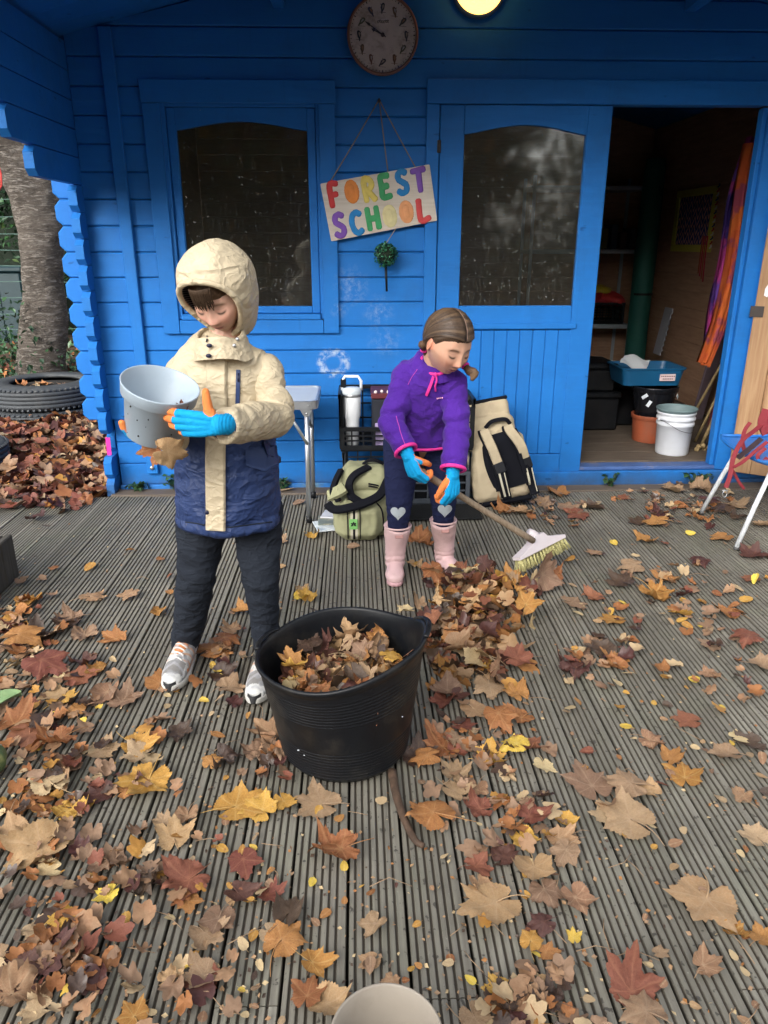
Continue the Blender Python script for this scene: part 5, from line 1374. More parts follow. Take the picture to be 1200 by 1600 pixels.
# draped cloths, planks and canes by the jamb
def drape(name, rows, mt, label, seed, thick=.0):
    """rows: list of (left point, right point) from top to bottom; the cloth falls in folds between them."""
    nr = len(rows)*5; nc = 26; v = []; f = []; L = catmull([r[0] for r in rows], 5); R = catmull([r[1] for r in rows], 5)
    for i_ in range(len(L)):
        for j_ in range(nc+1):
            t = j_/nc; p = L[i_]*(1-t)+R[i_]*t; k_ = .035*math.sin(t*19+seed)+.02*math.sin(t*37+i_*.15+seed)
            v.append((p[0]+.3*k_, p[1]-k_, p[2]+.006*math.sin(t*30)))
    for i_ in range(len(L)-1):
        for j_ in range(nc): a = i_*(nc+1)+j_; f.append((a, a+1, a+nc+2, a+nc+1))
    return tag(mesh_obj(name, v, f, mt, smooth=True), label, 'cloth')
def tie_dye(name, a, b, c_):
    s = NT(name); v = s.coords('Object'); c = s.mix(s.ramp(s.noise(v, 4.2, 3, .5, 1.), [(.42, 0.), (.5, 1.)]), a, b); c = s.mix(s.ramp(s.noise(s.coords('Object', (1, 1, 1), (3, 3, 3)), 5.5, 3), [(.56, 0.), (.62, 1.)]), c, c_)
    return s.set(c, .8, .2, 0, s.bump(s.noise(v, 30, 4), .3, .004))
drape('purple_cloth', [(at(1166, 215, 5.15), at(1192, 215, 5.2)), (at(1134, 300, 5.1), at(1188, 300, 5.15)), (at(1116, 410, 5.05), at(1180, 400, 5.1)), (at(1104, 480, 5.0), at(1160, 470, 5.05)), (at(1104, 560, 5.0), at(1112, 545, 5.05))], tie_dye('purple_tie_dye', (.15, .06, .34), (.48, .06, .26), (.07, .04, .22)), 'purple and magenta tie dyed cloth hanging inside the doorway', 1)
drape('orange_cloth', [(at(1166, 225, 5.02), at(1174, 225, 5.02)), (at(1150, 300, 4.98), at(1162, 300, 4.98)), (at(1136, 410, 4.95), at(1150, 415, 4.96)), (at(1117, 500, 4.93), at(1129, 500, 4.94)), (at(1096, 565, 4.92), at(1103, 572, 4.92))], tie_dye('orange_tie_dye', (.62, .14, .03), (.55, .10, .03), (.32, .06, .10)), 'long orange strip of cloth hanging in front of the purple one', 2)
def leaning_board(name, P0, P1, w, th, mt, label, cat):
    P0, P1 = Vector(P0), Vector(P1); d = (P1-P0); L = d.length; d.normalize(); s_ = Vector((1, .3, 0)); s_ = (s_-d*s_.dot(d)).normalized(); n_ = d.cross(s_)
    M = Matrix.Translation(P0) @ Matrix((s_, n_, d)).transposed().to_4x4(); m = MB(); m.xf = M; m.cbox(-w/2, w/2, -th/2, th/2, 0, L, .003); return tag(m.build(name, mt), label, cat)
leaning_board('dark_plank', gnd(1088, 655, .125), at(1182, 330, 5.35), .10, .02, mat('dusky_plank', (.13, .10, .12), .8, .3), 'dusky dark plank leaning behind the bamboo canes', 'plank')
leaning_board('maroon_pole', gnd(1108, 668, .125), at(1180, 400, 5.1), .03, .02, mat('maroon_plastic', (.10, .02, .025)), 'maroon pole leaning beside the dark plank', 'pole')
MBAM = wood('bamboo', (.30, .21, .095), (.44, .33, .17), grain=(30, 30, 3))
def cane(P0, P1, r, label, nn=6):
    P0, P1 = np.array(P0), np.array(P1); t = empty('bamboo_cane', tuple(P0), label, 'cane', 'bamboo canes leaning inside the doorway'); pts = []; rr_ = []
    for q in range(nn):
        for k_, e in ((0.02, 1.0), (.94, .97), (.98, 1.18)):
            u = (q+k_)/nn; pts.append(P0+(P1-P0)*u); rr_.append(r*e*(1-.25*u))
    m = MB(); m.tube(pts, rr_, 10); m.build('culm', MBAM, t)
cane(gnd(1072, 668, .125), at(1152, 525, 4.72), .011, 'thickest bamboo cane, leaning from the bucket to the jamb')
cane(gnd(1094, 700, .125), at(1150, 575, 4.62), .012, 'bamboo cane nearest the blue jamb, its knotted foot on the floor')
cane(gnd(1086, 690, .125), at(1158, 540, 4.75), .009, 'thin bamboo cane between the two thicker ones')
m = MB()
for q in range(5): m.ball((gnd(1098, 702, .13)+Vector((.02*(q-2), .02*(q % 2), .012*(q % 3)))), .017, 5)
tag(m.build('straw_knot', MBAM), 'knot of dry straw at the foot of the canes', 'straw')
# ================================================================== TUB, POTS, BROOM, EDGE THINGS
MTUB = mat('black_rubber_tub', (.006, .007, .009), .40, .3, 4, .12, 120, spec=.28, dirt=(.07, .06, .045), dirt_amt=.35)
TB = Vector((-.050, 1.845, 0)); TH = .337
tub = empty('flexible_tub', TB, 'large black flexible rubber tub full of fallen leaves', 'tub')
def tub_pt(a, r, z):
    t = z/TH; dx = 1+.03*t*math.cos(2*a)                        # pulled a little oval
    x, y = r*math.cos(a)*dx, r*math.sin(a)*(1-.05*t)
    lift = (.030*math.cos(a-.1)+.006*math.cos(2*a+1.9)+.022*math.exp(-((((a-.12)+math.pi) % (2*math.pi)-math.pi)/.38)**2)+.006*math.cos(2*a+.5)-.006*math.sin(3*a))*t**2.2
    x += .012*t*math.cos(a) if math.cos(a) > 0 else 0
    return (TB.x+x-.012*t, TB.y+y, z+lift+.002)
prof = [(0, 0), (.160, 0), (.172, .004), (.179, .014)]
zs = np.linspace(.02, TH-.03, 110)
for z in zs:
    rib = .0013*math.sin(z*620) if z < .11 or .20 < z < .29 else 0
    prof.append((.181+(.224-.181)*(z/TH)**.95+rib, z))
prof += [(.2245, TH-.022), (.2275, TH-.017), (.2305, TH-.008), (.2285, TH), (.2225, TH+.001), (.218, TH-.006)]
for z in np.linspace(TH-.03, .02, 10): prof.append((.174+(.218-.174)*(z/TH)**.95, z))
prof.append((0, .014))
NA = 96; v = []; f = []
for r, z in prof:
    for k_ in range(NA): v.append(tub_pt(2*math.pi*k_/NA, r, z))
for q in range(len(prof)-1):
    for k_ in range(NA): f.append((q*NA+k_, q*NA+(k_+1) % NA, (q+1)*NA+(k_+1) % NA, (q+1)*NA+k_))
mesh_obj('tub_wall', v, f, MTUB, tub, smooth=True)
for a0, wd in ((.10, .55), (math.pi-.38, .42)):                      # the two loop handles of the rim
    pts = []; 
    for t in np.linspace(-1, 1, 13):
        a = a0+t*wd*.62; b = tub_pt(a, .2275+.006*(1-t*t), TH); pts.append((b[0], b[1], b[2]+.006*(1-t**4)-.001))
    m = MB(); vv, ff = tube_vf(catmull(pts, 3), .0050, 10, ry=.008); m.add(vv, ff, 0, True); m.build('handle', MTUB, tub)
m = MB(); c = tub_pt(2.45, .226, .25)
m.cbox(c[0]-.002, c[0]+.010, c[1]-.012, c[1]-.008, c[2]-.016, c[2]+.012, .002); m.build('drip_mark', mat('white_drip', (.6, .65, .7), .4), tub)
m = MB()
for (a, z, s_) in ((4.05, .10, .008), (4.14, .090, .005), (5.62, .17, .006)):
    c = tub_pt(a, .1815+.043*(z/TH), z); m.ball(c, (s_*.6, .0015, s_*.3), 4)
m.build('paint_flecks', mat('white_drip', (.6, .65, .7)), tub); tub.children[-1]['kind'] = 'stuff'

# pot the boy holds
POTC = at(251, 600, 1.985); PA = Vector((.29, -.25, .92)).normalized()
MPOTG = mat('grey_blue_plastic', (.34, .41, .475), .42, .06, 5, .08, dirt=(.10, .09, .08), dirt_amt=.10)
PH = .158; PM = PA.to_track_quat('Z', 'Y').to_matrix().to_4x4(); PB0 = POTC-PA*PH
POTM = Matrix.Translation(PB0) @ PM
gp = empty('plant_pot', PB0, 'grey blue plastic plant pot held tilted by the boy', 'pot')
prof = [(0, 0), (.070, 0), (.074, .004), (.0885, .118), (.0945, .121), (.0985, .124), (.1015, .153), (.1030, .157), (.1015, .159), (.0985, .157), (.0955, .127), (.0865, .119), (.072, .008), (0, .006)]
m = MB(); m.lathe(prof, 64, (0, 0, 0)); m.v = [tuple(POTM @ Vector(p)) for p in m.v]; m.build('pot_wall', MPOTG, gp)
m = MB()
for q in range(26):
    a = RND.uniform(0, 6.28); z = RND.uniform(.01, .11); r = .0745+.014*z/.118; s_ = RND.uniform(.001, .0035)
    c = POTM @ Vector((r*math.cos(a), r*math.sin(a), z)); m.ball(c, s_, 3)
o = m.build('soil_specks', mat('dark_soil_and_shade', (.02, .016, .012)), gp); o['kind'] = 'stuff'
pl = []
m = MB(); 
for u0, u1, z0, z1 in ((-.1, .42, .045, .105),):
    a0 = 5.15
    for i_ in range(7):
        for j_ in range(2): pass
    P = [POTM @ Vector(((.0748+.0145*z/.118+.0008)*math.cos(a0+u), (.0748+.0145*z/.118+.0008)*math.sin(a0+u), z)) for z in (z0, z1) for u in np.linspace(u0, u1, 7)]
    m.add(P, [(i_, i_+1, i_+8, i_+7) for i_ in range(6)])
m.build('paper_label', mat('cream_label', (.62, .60, .42), .6, .2, 30, dirt=(.1, .3, .1)), gp)
# beige pot at the bottom edge
bp2 = empty('plant_pot', (.033, .83, 0), 'beige plastic pot standing nearest the camera', 'pot')
m = MB(); m.lathe([(0, .0), (.066, 0), (.07, .004), (.083, .17), (.089, .174), (.0905, .208), (.0915, .212), (.089, .2135), (.0865, .211), (.0835, .178), (.079, .170), (.068, .012), (0, .010)], 56, (.033, .83, .001)); m.build('pot_wall', mat('beige_grey_plastic', (.30, .262, .215), .5, .1, 8, .1, dirt=(.22, .18, .14), dirt_amt=.5), bp2)
m = MB(); m.lathe([(0, .035), (.070, .035)], 40, (.033, .83, .0)); m.build('soil_dust', mat('pale_soil', (.20, .155, .11), .95, .3, 30), bp2)

# broom: long wooden handle, white head, yellow bristles
BR0 = at(648, 731, 2.782); BR1 = at(838, 848, 2.985)
br = empty('broom', BR1, 'broom with a worn wooden handle, white head and yellow bristles', 'broom')
BD = (BR1-BR0).normalized()
m = MB(); pts = [tuple(BR0+BD*.004+(BR1-BR0-BD*.024)*t) for t in np.linspace(0, 1, 12)]; m.tube(pts, [.0135+.0008*math.sin(9*t) for t in np.linspace(0, 1, 12)], 14); m.build('handle', wood('grey_worn_handle', (.20, .145, .095), (.36, .285, .205), grain=(30, 30, 2.5)), br)
HL = at(806, 871, 2.93); HR = at(877, 835, 3.09); HX = (HR-HL); HLEN = HX.length; HX.normalize()
HN = (BD-HX*BD.dot(HX)).normalized(); HN = (HN*.75+Vector((.12, -.25, -.62))).normalized(); HN = (HN-HX*HN.dot(HX)).normalized(); HY = HN.cross(HX)
HM = Matrix.Translation((HL+HR)/2) @ Matrix((HX, HY, HN)).transposed().to_4x4()
MBH = mat('white_broom_plastic', (.55, .50, .52), .45, .1, 6, .05, dirt=(.5, .42, .42))
m = MB(); m.xf = HM; h = HLEN/2
P = [(-h, 0), (-h, .014), (h, .014), (h, 0), (h*.72, -.010), (h*.30, -.030), (.028, -.052), (-.028, -.052), (-h*.30, -.030), (-h*.72, -.010)]
m.prism(P, lambda u, w, a: (u, a, w), -.024, .024); m.xf = None; m.build('head', MBH, br)
m = MB(); q0 = HM @ Vector((0, 0, -.04)); m.tube([q0-BD*.05, q0+BD*.01], [.019, .024], 14); m.build('socket', MBH, br)
rs_ = random.Random(2); mbr = mat('yellow_bristle', (.52, .48, .22), .6, .15)
for i_ in range(15):
    for j_ in range(3):
        m = MB(); bx_ = -h*.94+2*h*.94*i_/14; by = -.016+.016*j_
        for k_ in range(9):
            ox, oy = rs_.gauss(0, .0022), rs_.gauss(0, .0022); sx, sy = rs_.gauss(0, .006)+.010*(i_-7)/7, rs_.gauss(0, .006)+.006*(j_-1); L = .056+rs_.uniform(-.006, .004)
            pts = [HM @ Vector((bx_+ox, by+oy, .012)), HM @ Vector((bx_+ox+sx*.4, by+oy+sy*.4, .012+L*.5)), HM @ Vector((bx_+ox+sx, by+oy+sy, .012+L))]
            m.tube([(p.x, p.y, max(.002, p.z)) for p in pts], .0011, 4)
        m.build('bristle_tuft', mbr, br)
# timber block at the left edge, gourd and green leaf
pb = empty('timber_planter', (-1.62, 2.72, 0), 'grey weathered timber planter corner standing on the decking edge', 'planter')
MOLDW = wood('old_grey_timber', (.055, .05, .042), (.12, .11, .095), grain=(30, 30, 2), rough=.85)
for q in range(3): MB().cbox(-2.04+.175*q, -1.87+.175*q, 2.70, 2.73, .0, .20, .005).build('board', MOLDW, pb)
for q in range(3): MB().cbox(-1.55, -1.52, 2.735+.12*q, 2.85+.12*q, 0, .20, .005).build('board', MOLDW, pb)
MB().cbox(-2.02, -1.555, 2.735, 3.10, .05, .19, .01).build('soil_fill', mat('dark_soil_and_shade', (.02, .016, .012)), pb)
g = gnd(-26, 1190, .05)
m = MB(); m.ball((0, 0, 0), 1, 18); GV = []
for x_, y_, z_ in m.v:
    a = math.atan2(y_, x_); k_ = 1-.06*abs(math.sin(a*5)); GV.append((g.x+.062*x_*k_, g.y+.062*y_*k_, .052+.05*z_*k_))
gd = empty('gourd', (g.x, g.y, 0), 'mottled green gourd lying at the left edge of the decking', 'gourd')
mesh_obj('gourd_body', GV, m.f, mat('mottled_green', (.10, .15, .06), .5, .3, 16, .2, 40, dirt=(.35, .33, .12), dirt_amt=.8), gd, smooth=True)
m = MB(); m.tube([(g.x, g.y, .10), (g.x+.01, g.y, .12), (g.x+.025, g.y+.005, .13)], [.009, .006, .007], 8); m.build('stalk', mat('ivy_stem', (.05, .06, .025)), gd)
GLV = []; GLF = []
for i_ in range(15):
    for j_ in range(9):
        t = i_/14; w = (j_/8-.5)*2; wd = .052*math.sin(math.pi*min(1, t*.96+.03))**.7
        GLV.append((-1.245+.16*t*.9+w*wd*.35, 1.94+.17*t-w*wd*.8, .012+.02*math.sin(3*t)+.018*w*w+.004*math.sin(9*t)))
for i_ in range(14):
    for j_ in range(8): a = i_*9+j_; GLF.append((a, a+1, a+10, a+9))
tag(mesh_obj('green_leaf', GLV, GLF, mat('pale_green_leaf', (.22, .34, .16), .5, .2, 12, dirt=(.3, .32, .14)), smooth=True), 'large pale green leaf lying beside the gourd at the left edge', 'leaf')
# dark stick lying by the tub
P = [gnd(612, 1205, .02), gnd(620, 1245, .014), gnd(632, 1280, .012), gnd(648, 1312, .012), gnd(662, 1322, .01)]
m = MB(); m.tube(catmull([tuple(p) for p in P], 5), np.concatenate([np.linspace(.0125, .010, 11), np.linspace(.010, .007, 10)]), 10)
tag(m.build('stick', wood('wet_stick', (.05, .032, .022), (.14, .085, .055), grain=(20, 20, 3))), 'short dark stick lying on the decking in front of the black tub', 'stick')
# ================================================================== THE TWO CHILDREN
def caps(chain, r, n=16, sub=5):
    P = [tuple(p) for p in chain]
    if len(P) == 2: P = [P[0], tuple((np.array(P[0])+np.array(P[1]))/2), P[1]]; r = [r[0], (r[0]+r[1])/2, r[1]] if len(r) == 2 else r
    return sweep(P, r, n=n, sub=sub)
ICO = None
def ico():
    global ICO
    if ICO is None:
        bm = bmesh.new(); bmesh.ops.create_icosphere(bm, subdivisions=6, radius=1.0); bm.verts.ensure_lookup_table()
        ICO = (np.array([v.co[:] for v in bm.verts]), [tuple(v.index for v in f.verts) for f in bm.faces]); bm.free()
    return ICO
def sst(a, b, x): t = np.clip((x-a)/(b-a), 0, 1); return t*t*(3-2*t)
def head_base(d):
    x, y, z = d[:, 0].copy(), d[:, 1].copy(), d[:, 2].copy()
    p = np.stack([.0735*x, .093*y, .104*z], 1)
    up = sst(-.02, .05, p[:, 2]); p[:, 1] -= .010*up; p[:, 0] *= 1+.03*up
    t = np.clip((-.012-p[:, 2])/.09, 0, 1)
    front = sst(-.02, .05, p[:, 1])
    p[:, 0] *= 1-.40*t**1.35
    p[:, 1] = p[:, 1]*(1-(1-front)*.5*t)+front*t*.004
    f = np.clip(p[:, 1]-.066, 0, 1); p[:, 1] -= .35*f
    return p
def head_shape(smile=0.0):
    d, F = ico(); p = head_base(d); x, z = p[:, 0].copy(), p[:, 2].copy(); w = sst(.0, .05, p[:, 1]); dy = np.zeros(len(p))
    def g(cx, cz, sx, sz, a, both=True):
        nonlocal dy
        for s_ in ((1, -1) if (both and cx) else (1,)): dy += a*np.exp(-((x-s_*cx)/sx)**2/2-((z-cz)/sz)**2/2)
    g(.032, .005, .015, .010, -.0095); g(.032, .002, .0105, .0075, .0062); g(.032, .021, .018, .0055, .0028)
    g(0, .012, .010, .014, .002, False); g(0, -.006, .0070, .017, .0080, False); g(0, -.027, .0090, .0090, .0118, False); g(.0105, -.0305, .0055, .0055, .0062)
    g(0, -.0405, .012, .0035, -.0025, False); g(.006, -.0365, .003, .0022, -.0030)
    g(0, -.055, .020, .013, .0048, False)
    zc = -.0560
    cur = zc+smile*(x/.02)**2*.004
    dy += .0034*np.exp(-(x/.0145)**2/2-((z-cur-.0046)/.0030)**2/2)+.0042*np.exp(-(x/.0130)**2/2-((z-cur+.0052)/.0036)**2/2)-.0042*np.exp(-(x/.0185)**4/2-((z-cur)/.0015)**2/2)
    g(0, -.0705, .014, .0045, -.0026, False); g(0, -.085, .0150, .0095, .0070, False); g(.037, -.030, .017, .016, .0055+.002*smile); g(.055, -.012, .016, .012, .003)
    p[:, 1] += dy*w
    return p, F
def head_paint(L, skin, lip, brow, smile=0.0, brow_w=.0032):
    """colours of the face by head coordinates."""
    x, y, z = L[:, 0], L[:, 1], L[:, 2]; n = len(L); C = np.tile(np.array(skin), (n, 1)); fr = sst(.03, .055, y); ax = np.abs(x)
    def put(m, c):
        nonlocal C
        m = np.clip(m*fr, 0, 1)[:, None]; C = C*(1-m)+np.array(c)*m
    blush = np.array(skin)*np.array((1.10, .78, .76))
    put(.55*np.exp(-((ax-.038)/.017)**2/2-((z+.030)/.014)**2/2), blush); put(.5*np.exp(-(x/.012)**2/2-((z+.029)/.009)**2/2), blush)
    put(.40*np.exp(-((ax-.031)/.014)**2/2-((z-.003)/.009)**2/2), np.array(skin)*np.array((.80, .68, .66)))
    cur = -.0560+smile*(x/.02)**2*.004
    lipm = np.exp(-(x/.0155)**6)*(sst(-.0115, -.0075, z-cur)*(1-sst(.0055, .0080, z-cur)))
    put(.85*lipm, lip); put(np.exp(-(x/.0185)**6)*np.exp(-((z-cur)/.0014)**2/2), np.array(lip)*.30)
    # lowered lids: a dark line of lashes, fuller to the outside; the crease above; brows
    lz = -.0062+.28*(ax-.032)**2/.012
    put(np.exp(-((ax-.033)/.0125)**6)*np.exp(-((z-lz)/.0024)**2/2), np.array(brow)*.22)
    put(.45*np.exp(-((ax-.033)/.0125)**6)*np.exp(-((z-lz-.0115+.15*(ax-.032)**2/.012)/.0012)**2/2), np.array(skin)*.55)
    bz = .0205-.18*(ax-.029)**2/.012
    put(.80*np.exp(-((ax-.031)/.0175)**6)*np.exp(-((z-bz)/brow_w)**2/2), brow)
    put(.7*np.exp(-((ax-.006)/.0028)**2/2-((z+.0375)/.0016)**2/2), np.array(skin)*.28)
    return C
def head_matrix(c, f, roll=0.0):
    f = Vector(f).normalized(); r = f.cross(Vector((0, 0, 1))).normalized(); u = r.cross(f)
    M = Matrix((r, f, u)).transposed().to_4x4(); return Matrix.Translation(c) @ M @ Matrix.Rotation(roll, 4, 'Y')
def scale_m(M, k): return M @ Matrix.Scale(k, 4)
def apply(M, p): p = np.asarray(p); A = np.array(M); return p@A[:3, :3].T+A[:3, 3]
def hand_caps(W, d, n, sgn, L, curls, thumb, spread=.06, k=1.0):
    """capsules of palm, fingers and thumb: (points, radii, metadata). d to the fingers, n out of the palm."""
    W, d, n = (np.array(q, float) for q in (W, d, n)); d /= np.linalg.norm(d); n = n-d*np.dot(n, d); n /= np.linalg.norm(n); s_ = np.cross(d, n)*sgn
    out = []; r0 = L*.062*k
    offs = (.155, .052, -.052, -.150); kn = (.50, .53, .505, .455); ph = ((.25, .155, .12), (.275, .175, .125), (.255, .165, .12), (.20, .125, .11))
    for q in range(4):
        base = W+d*.06*L+s_*offs[q]*L*.62; K = W+d*kn[q]*L+s_*offs[q]*L+n*(-.01*L*(1-abs(q-1.5)))
        out.append(([base, (base+K)/2-n*.012*L, K], [r0*1.25, r0*1.38, r0*1.22], ('palm', n)))
        a = 0; p = K; pts = [K]; dd = d+s_*spread*(1.5-q)
        dd /= np.linalg.norm(dd); pal = n
        cu = curls[q]
        for j in range(3):
            a += math.radians(cu[j]); v = dd*math.cos(a)+n*math.sin(a); p = p+v*ph[q][j]*L; pts.append(p)
        v_last = v; nn = -dd*math.sin(a)+n*math.cos(a)
        out.append(([pts[0], pts[1]], [r0*1.18, r0*1.10], ('f1', -dd*math.sin(math.radians(cu[0]))+n*math.cos(math.radians(cu[0])))))
        out.append(([pts[1], pts[2]], [r0*1.10, r0*1.0], ('f2', nn))); out.append(([pts[2], pts[3]], [r0*1.0, r0*.84], ('f3', nn)))
    B = W+d*.14*L+s_*.11*L+n*.02*L; p = B; P = [W+d*.04*L+s_*.05*L, B]
    for (cd_, cs_, cn_, ln) in thumb:
        v = d*cd_+s_*cs_+n*cn_; v /= np.linalg.norm(v); p = p+v*ln*L; P.append(p)
    for q in range(len(P)-1): out.append(([P[q], P[q+1]], [(r0*1.5, r0*1.4, r0*1.22, r0*1.05)[q], (r0*1.4, r0*1.25, r0*1.08, r0*.9)[q]], ('t%d' % q, n)))
    return out
BL_G, OR_G = (.004, .30, .62), (.72, .215, .06)
MGLOVE = attr_mat('knit_glove', .75, .5, 700, .0012, .2)
def glove(W, d, n, sgn, L, curls, thumb, parent, name='glove', cuff=None, back_thumb=False, arm=None):
    C = hand_caps(W, d, n, sgn, L, curls, thumb, k=1.12)
    parts = [caps(p, r, 12, 4) for p, r, m_ in C]
    W_ = np.array(W, float); d_ = np.array(d, float); d_ /= np.linalg.norm(d_)
    ar_ = d_ if arm is None else np.array(arm, float)/np.linalg.norm(np.array(arm, float))
    parts.append(sweep([W_-ar_*.30*L, W_-ar_*.12*L, W_+d_*.05*L], [L*.19, L*.18, L*.182], [L*.165, L*.150, L*.135], n=20, up=tuple(np.cross(d_, np.array(n, float)))))
    V, F, E = remesh(parts, .0019, 2); N = normals(V, F)
    V = V+N*(fold_noise(V, 95, .0006, 4)+.0005*np.sin((V-W_)@d_*900)*(((V-W_)@d_) < .02))[:, None]
    best = np.full(len(V), 9.); lab = np.zeros(len(V), int)
    for q, (p, r, m_) in enumerate(C):
        a, b = np.array(p[0]), np.array(p[-1]); t = np.clip(((V-a)@(b-a))/max(1e-9, np.dot(b-a, b-a)), 0, 1); dist = np.linalg.norm(V-(a+t[:, None]*(b-a)), axis=1)-(r[0]+(r[-1]-r[0])*t)
        k_ = dist < best; best[k_] = dist[k_]; lab[k_] = q
    col = np.tile(np.array(BL_G), (len(V), 1))
    for q, (p, r, m_) in enumerate(C):
        k_ = lab == q; kind, pn = m_; pal = N[k_]@pn
        if kind in ('f3', 'f2') and back_thumb or kind == 'f3' or kind in ('t2', 't3'): o_ = np.ones(k_.sum())
        elif kind == 'f2': o_ = sst(-.75, -.45, pal)
        elif kind == 't1': o_ = sst(-.5, -.2, pal) if not back_thumb else np.ones(k_.sum())
        else: o_ = sst(.05, .30, pal)
        o_ = o_*(((V[k_]-W_)@d_) > .02*L)
        c_ = col[k_]; col[k_] = c_*(1-o_[:, None])+np.array(OR_G)*o_[:, None]
    col *= (1+fold_noise(V, 60, .10, 9, ridged=False))[:, None]
    g = mesh_obj(name, V, F, MGLOVE, parent, smooth=True, attrs={'tint': col})
    return g, [caps(p, [q*.72 for q in r], 10, 3) for p, r, m_ in C]+[caps([W_-ar_*.30*L, W_, W_+d_*.1*L], [L*.085]*3, 12)]
def skin_mat(name):
    s = NT(name); v = s.coords('Object'); a = s.attr('tint'); c = s.mix(s.noise(v, 55, 4), (.92, .90, .90), (1.04, 1.02, 1.02)); c = s.mix(1.0, a.outputs['Color'], c, 'MULTIPLY')
    s.b.inputs['Subsurface Weight'].default_value = .12; s.b.inputs['Subsurface Radius'].default_value = (.012, .004, .002); s.b.inputs['Subsurface Scale'].default_value = .6
    return s.set(c, .48, .4, 0., s.bump(s.noise(v, 420, 3), .12, .0008))
MSKIN = skin_mat('skin')
def cloth_finish(V, F, E, folds, smooth=2):
    for (freq, amp, seed, st) in folds:
        N = normals(V, F); V = V+N*fold_noise(V, freq, amp, seed, st)[:, None]
    return lap(V, E, smooth)
def crease(V, F, axis_pts, amp, freq, width, seed=0):
    """compression folds round a bent joint: axis_pts = (point, direction)."""
    N = normals(V, F); p, d = np.array(axis_pts[0], float), np.array(axis_pts[1], float); d /= np.linalg.norm(d)
    t = (V-p)@d; r = np.linalg.norm(V-p-t[:, None]*d, axis=1)
    ph = np.array([mnoise.noise(Vector(q*14)+Vector((seed, 0, 0))) for q in V])
    w = np.exp(-(t/width)**2)*(r < .14)
    return V+N*(amp*w*np.sin(t*freq+ph*3.2))[:, None]

# ------------------------------------------------------------------------------------------ BOY
boy = empty('person', (-.47, 2.27, 0), 'child in a cream and navy hooded parka tipping a grey plant pot', 'person')
BY = 2.27
bRA, bLA = at(291, 1008, 2.37), at(420, 1020, 2.30)
bRK, bLK = at(306, 900, 2.29), at(407, 900, 2.27)
bRH, bLH = at(318, 800, 2.30), at(402, 800, 2.30)
def trouser(nm, a, b):
    s = NT(nm); v = s.coords('Object'); MATS[nm] = s.set(s.mix(s.noise(v, 6, 6, .65), a, b), .9, .15, 0., cloth_bump(s, 380, .5)); return MATS[nm]
MTROU = trouser('dark_navy_joggers', (.012, .015, .022), (.021, .026, .036))
def leg_path(h, k, a): h, k, a = (np.array(q) for q in (h, k, a)); return [h, h*.5+k*.5, k, k*.5+a*.5, a]
parts = [sweep(leg_path(bRH, bRK, bRA), [.076, .064, .054, .050, .041], n=24), sweep(leg_path(bLH, bLK, bLA), [.076, .064, .054, .050, .041], n=24), sweep([tuple(bRH+Vector((.03, 0, .0))), tuple((bRH+bLH)/2+Vector((0, 0, .06))), tuple(bLH+Vector((-.03, 0, 0)))], [.075, .10, .075], n=20)]
V, F, E = remesh(parts, .005, 3)
for k_, a_, s_ in ((bRK, bRA, 1), (bLK, bLA, 2)):
    dr_ = np.array(a_)-np.array(k_); V = crease(V, F, (k_, dr_), .0018, 110, .06, s_); V = crease(V, F, (np.array(a_)-dr_*.16, dr_+np.array((.05, .02, 0))), .0035, 120, .06, s_+4)
V = cloth_finish(V, F, E, [(5, .008, 3, (1, 1, .6)), (11, .005, 5, (1, 1, 1.1)), (22, .0022, 6, (1, 1, 1))], 1)
tro = mesh_obj('joggers', V, F, MTROU, boy, smooth=True)
for A_, K_ in ((bRA, bRK), (bLA, bLK)):
    d_ = (Vector(A_)-Vector(K_)).normalized(); m = MB(); v, f = sweep([tuple(Vector(A_)-d_*.028), tuple(Vector(A_)+d_*.004)], [.038, .036], n=24, round_ends=False); m.add(v, f, 0, True); m.build('ankle_cuff', MTROU, boy)

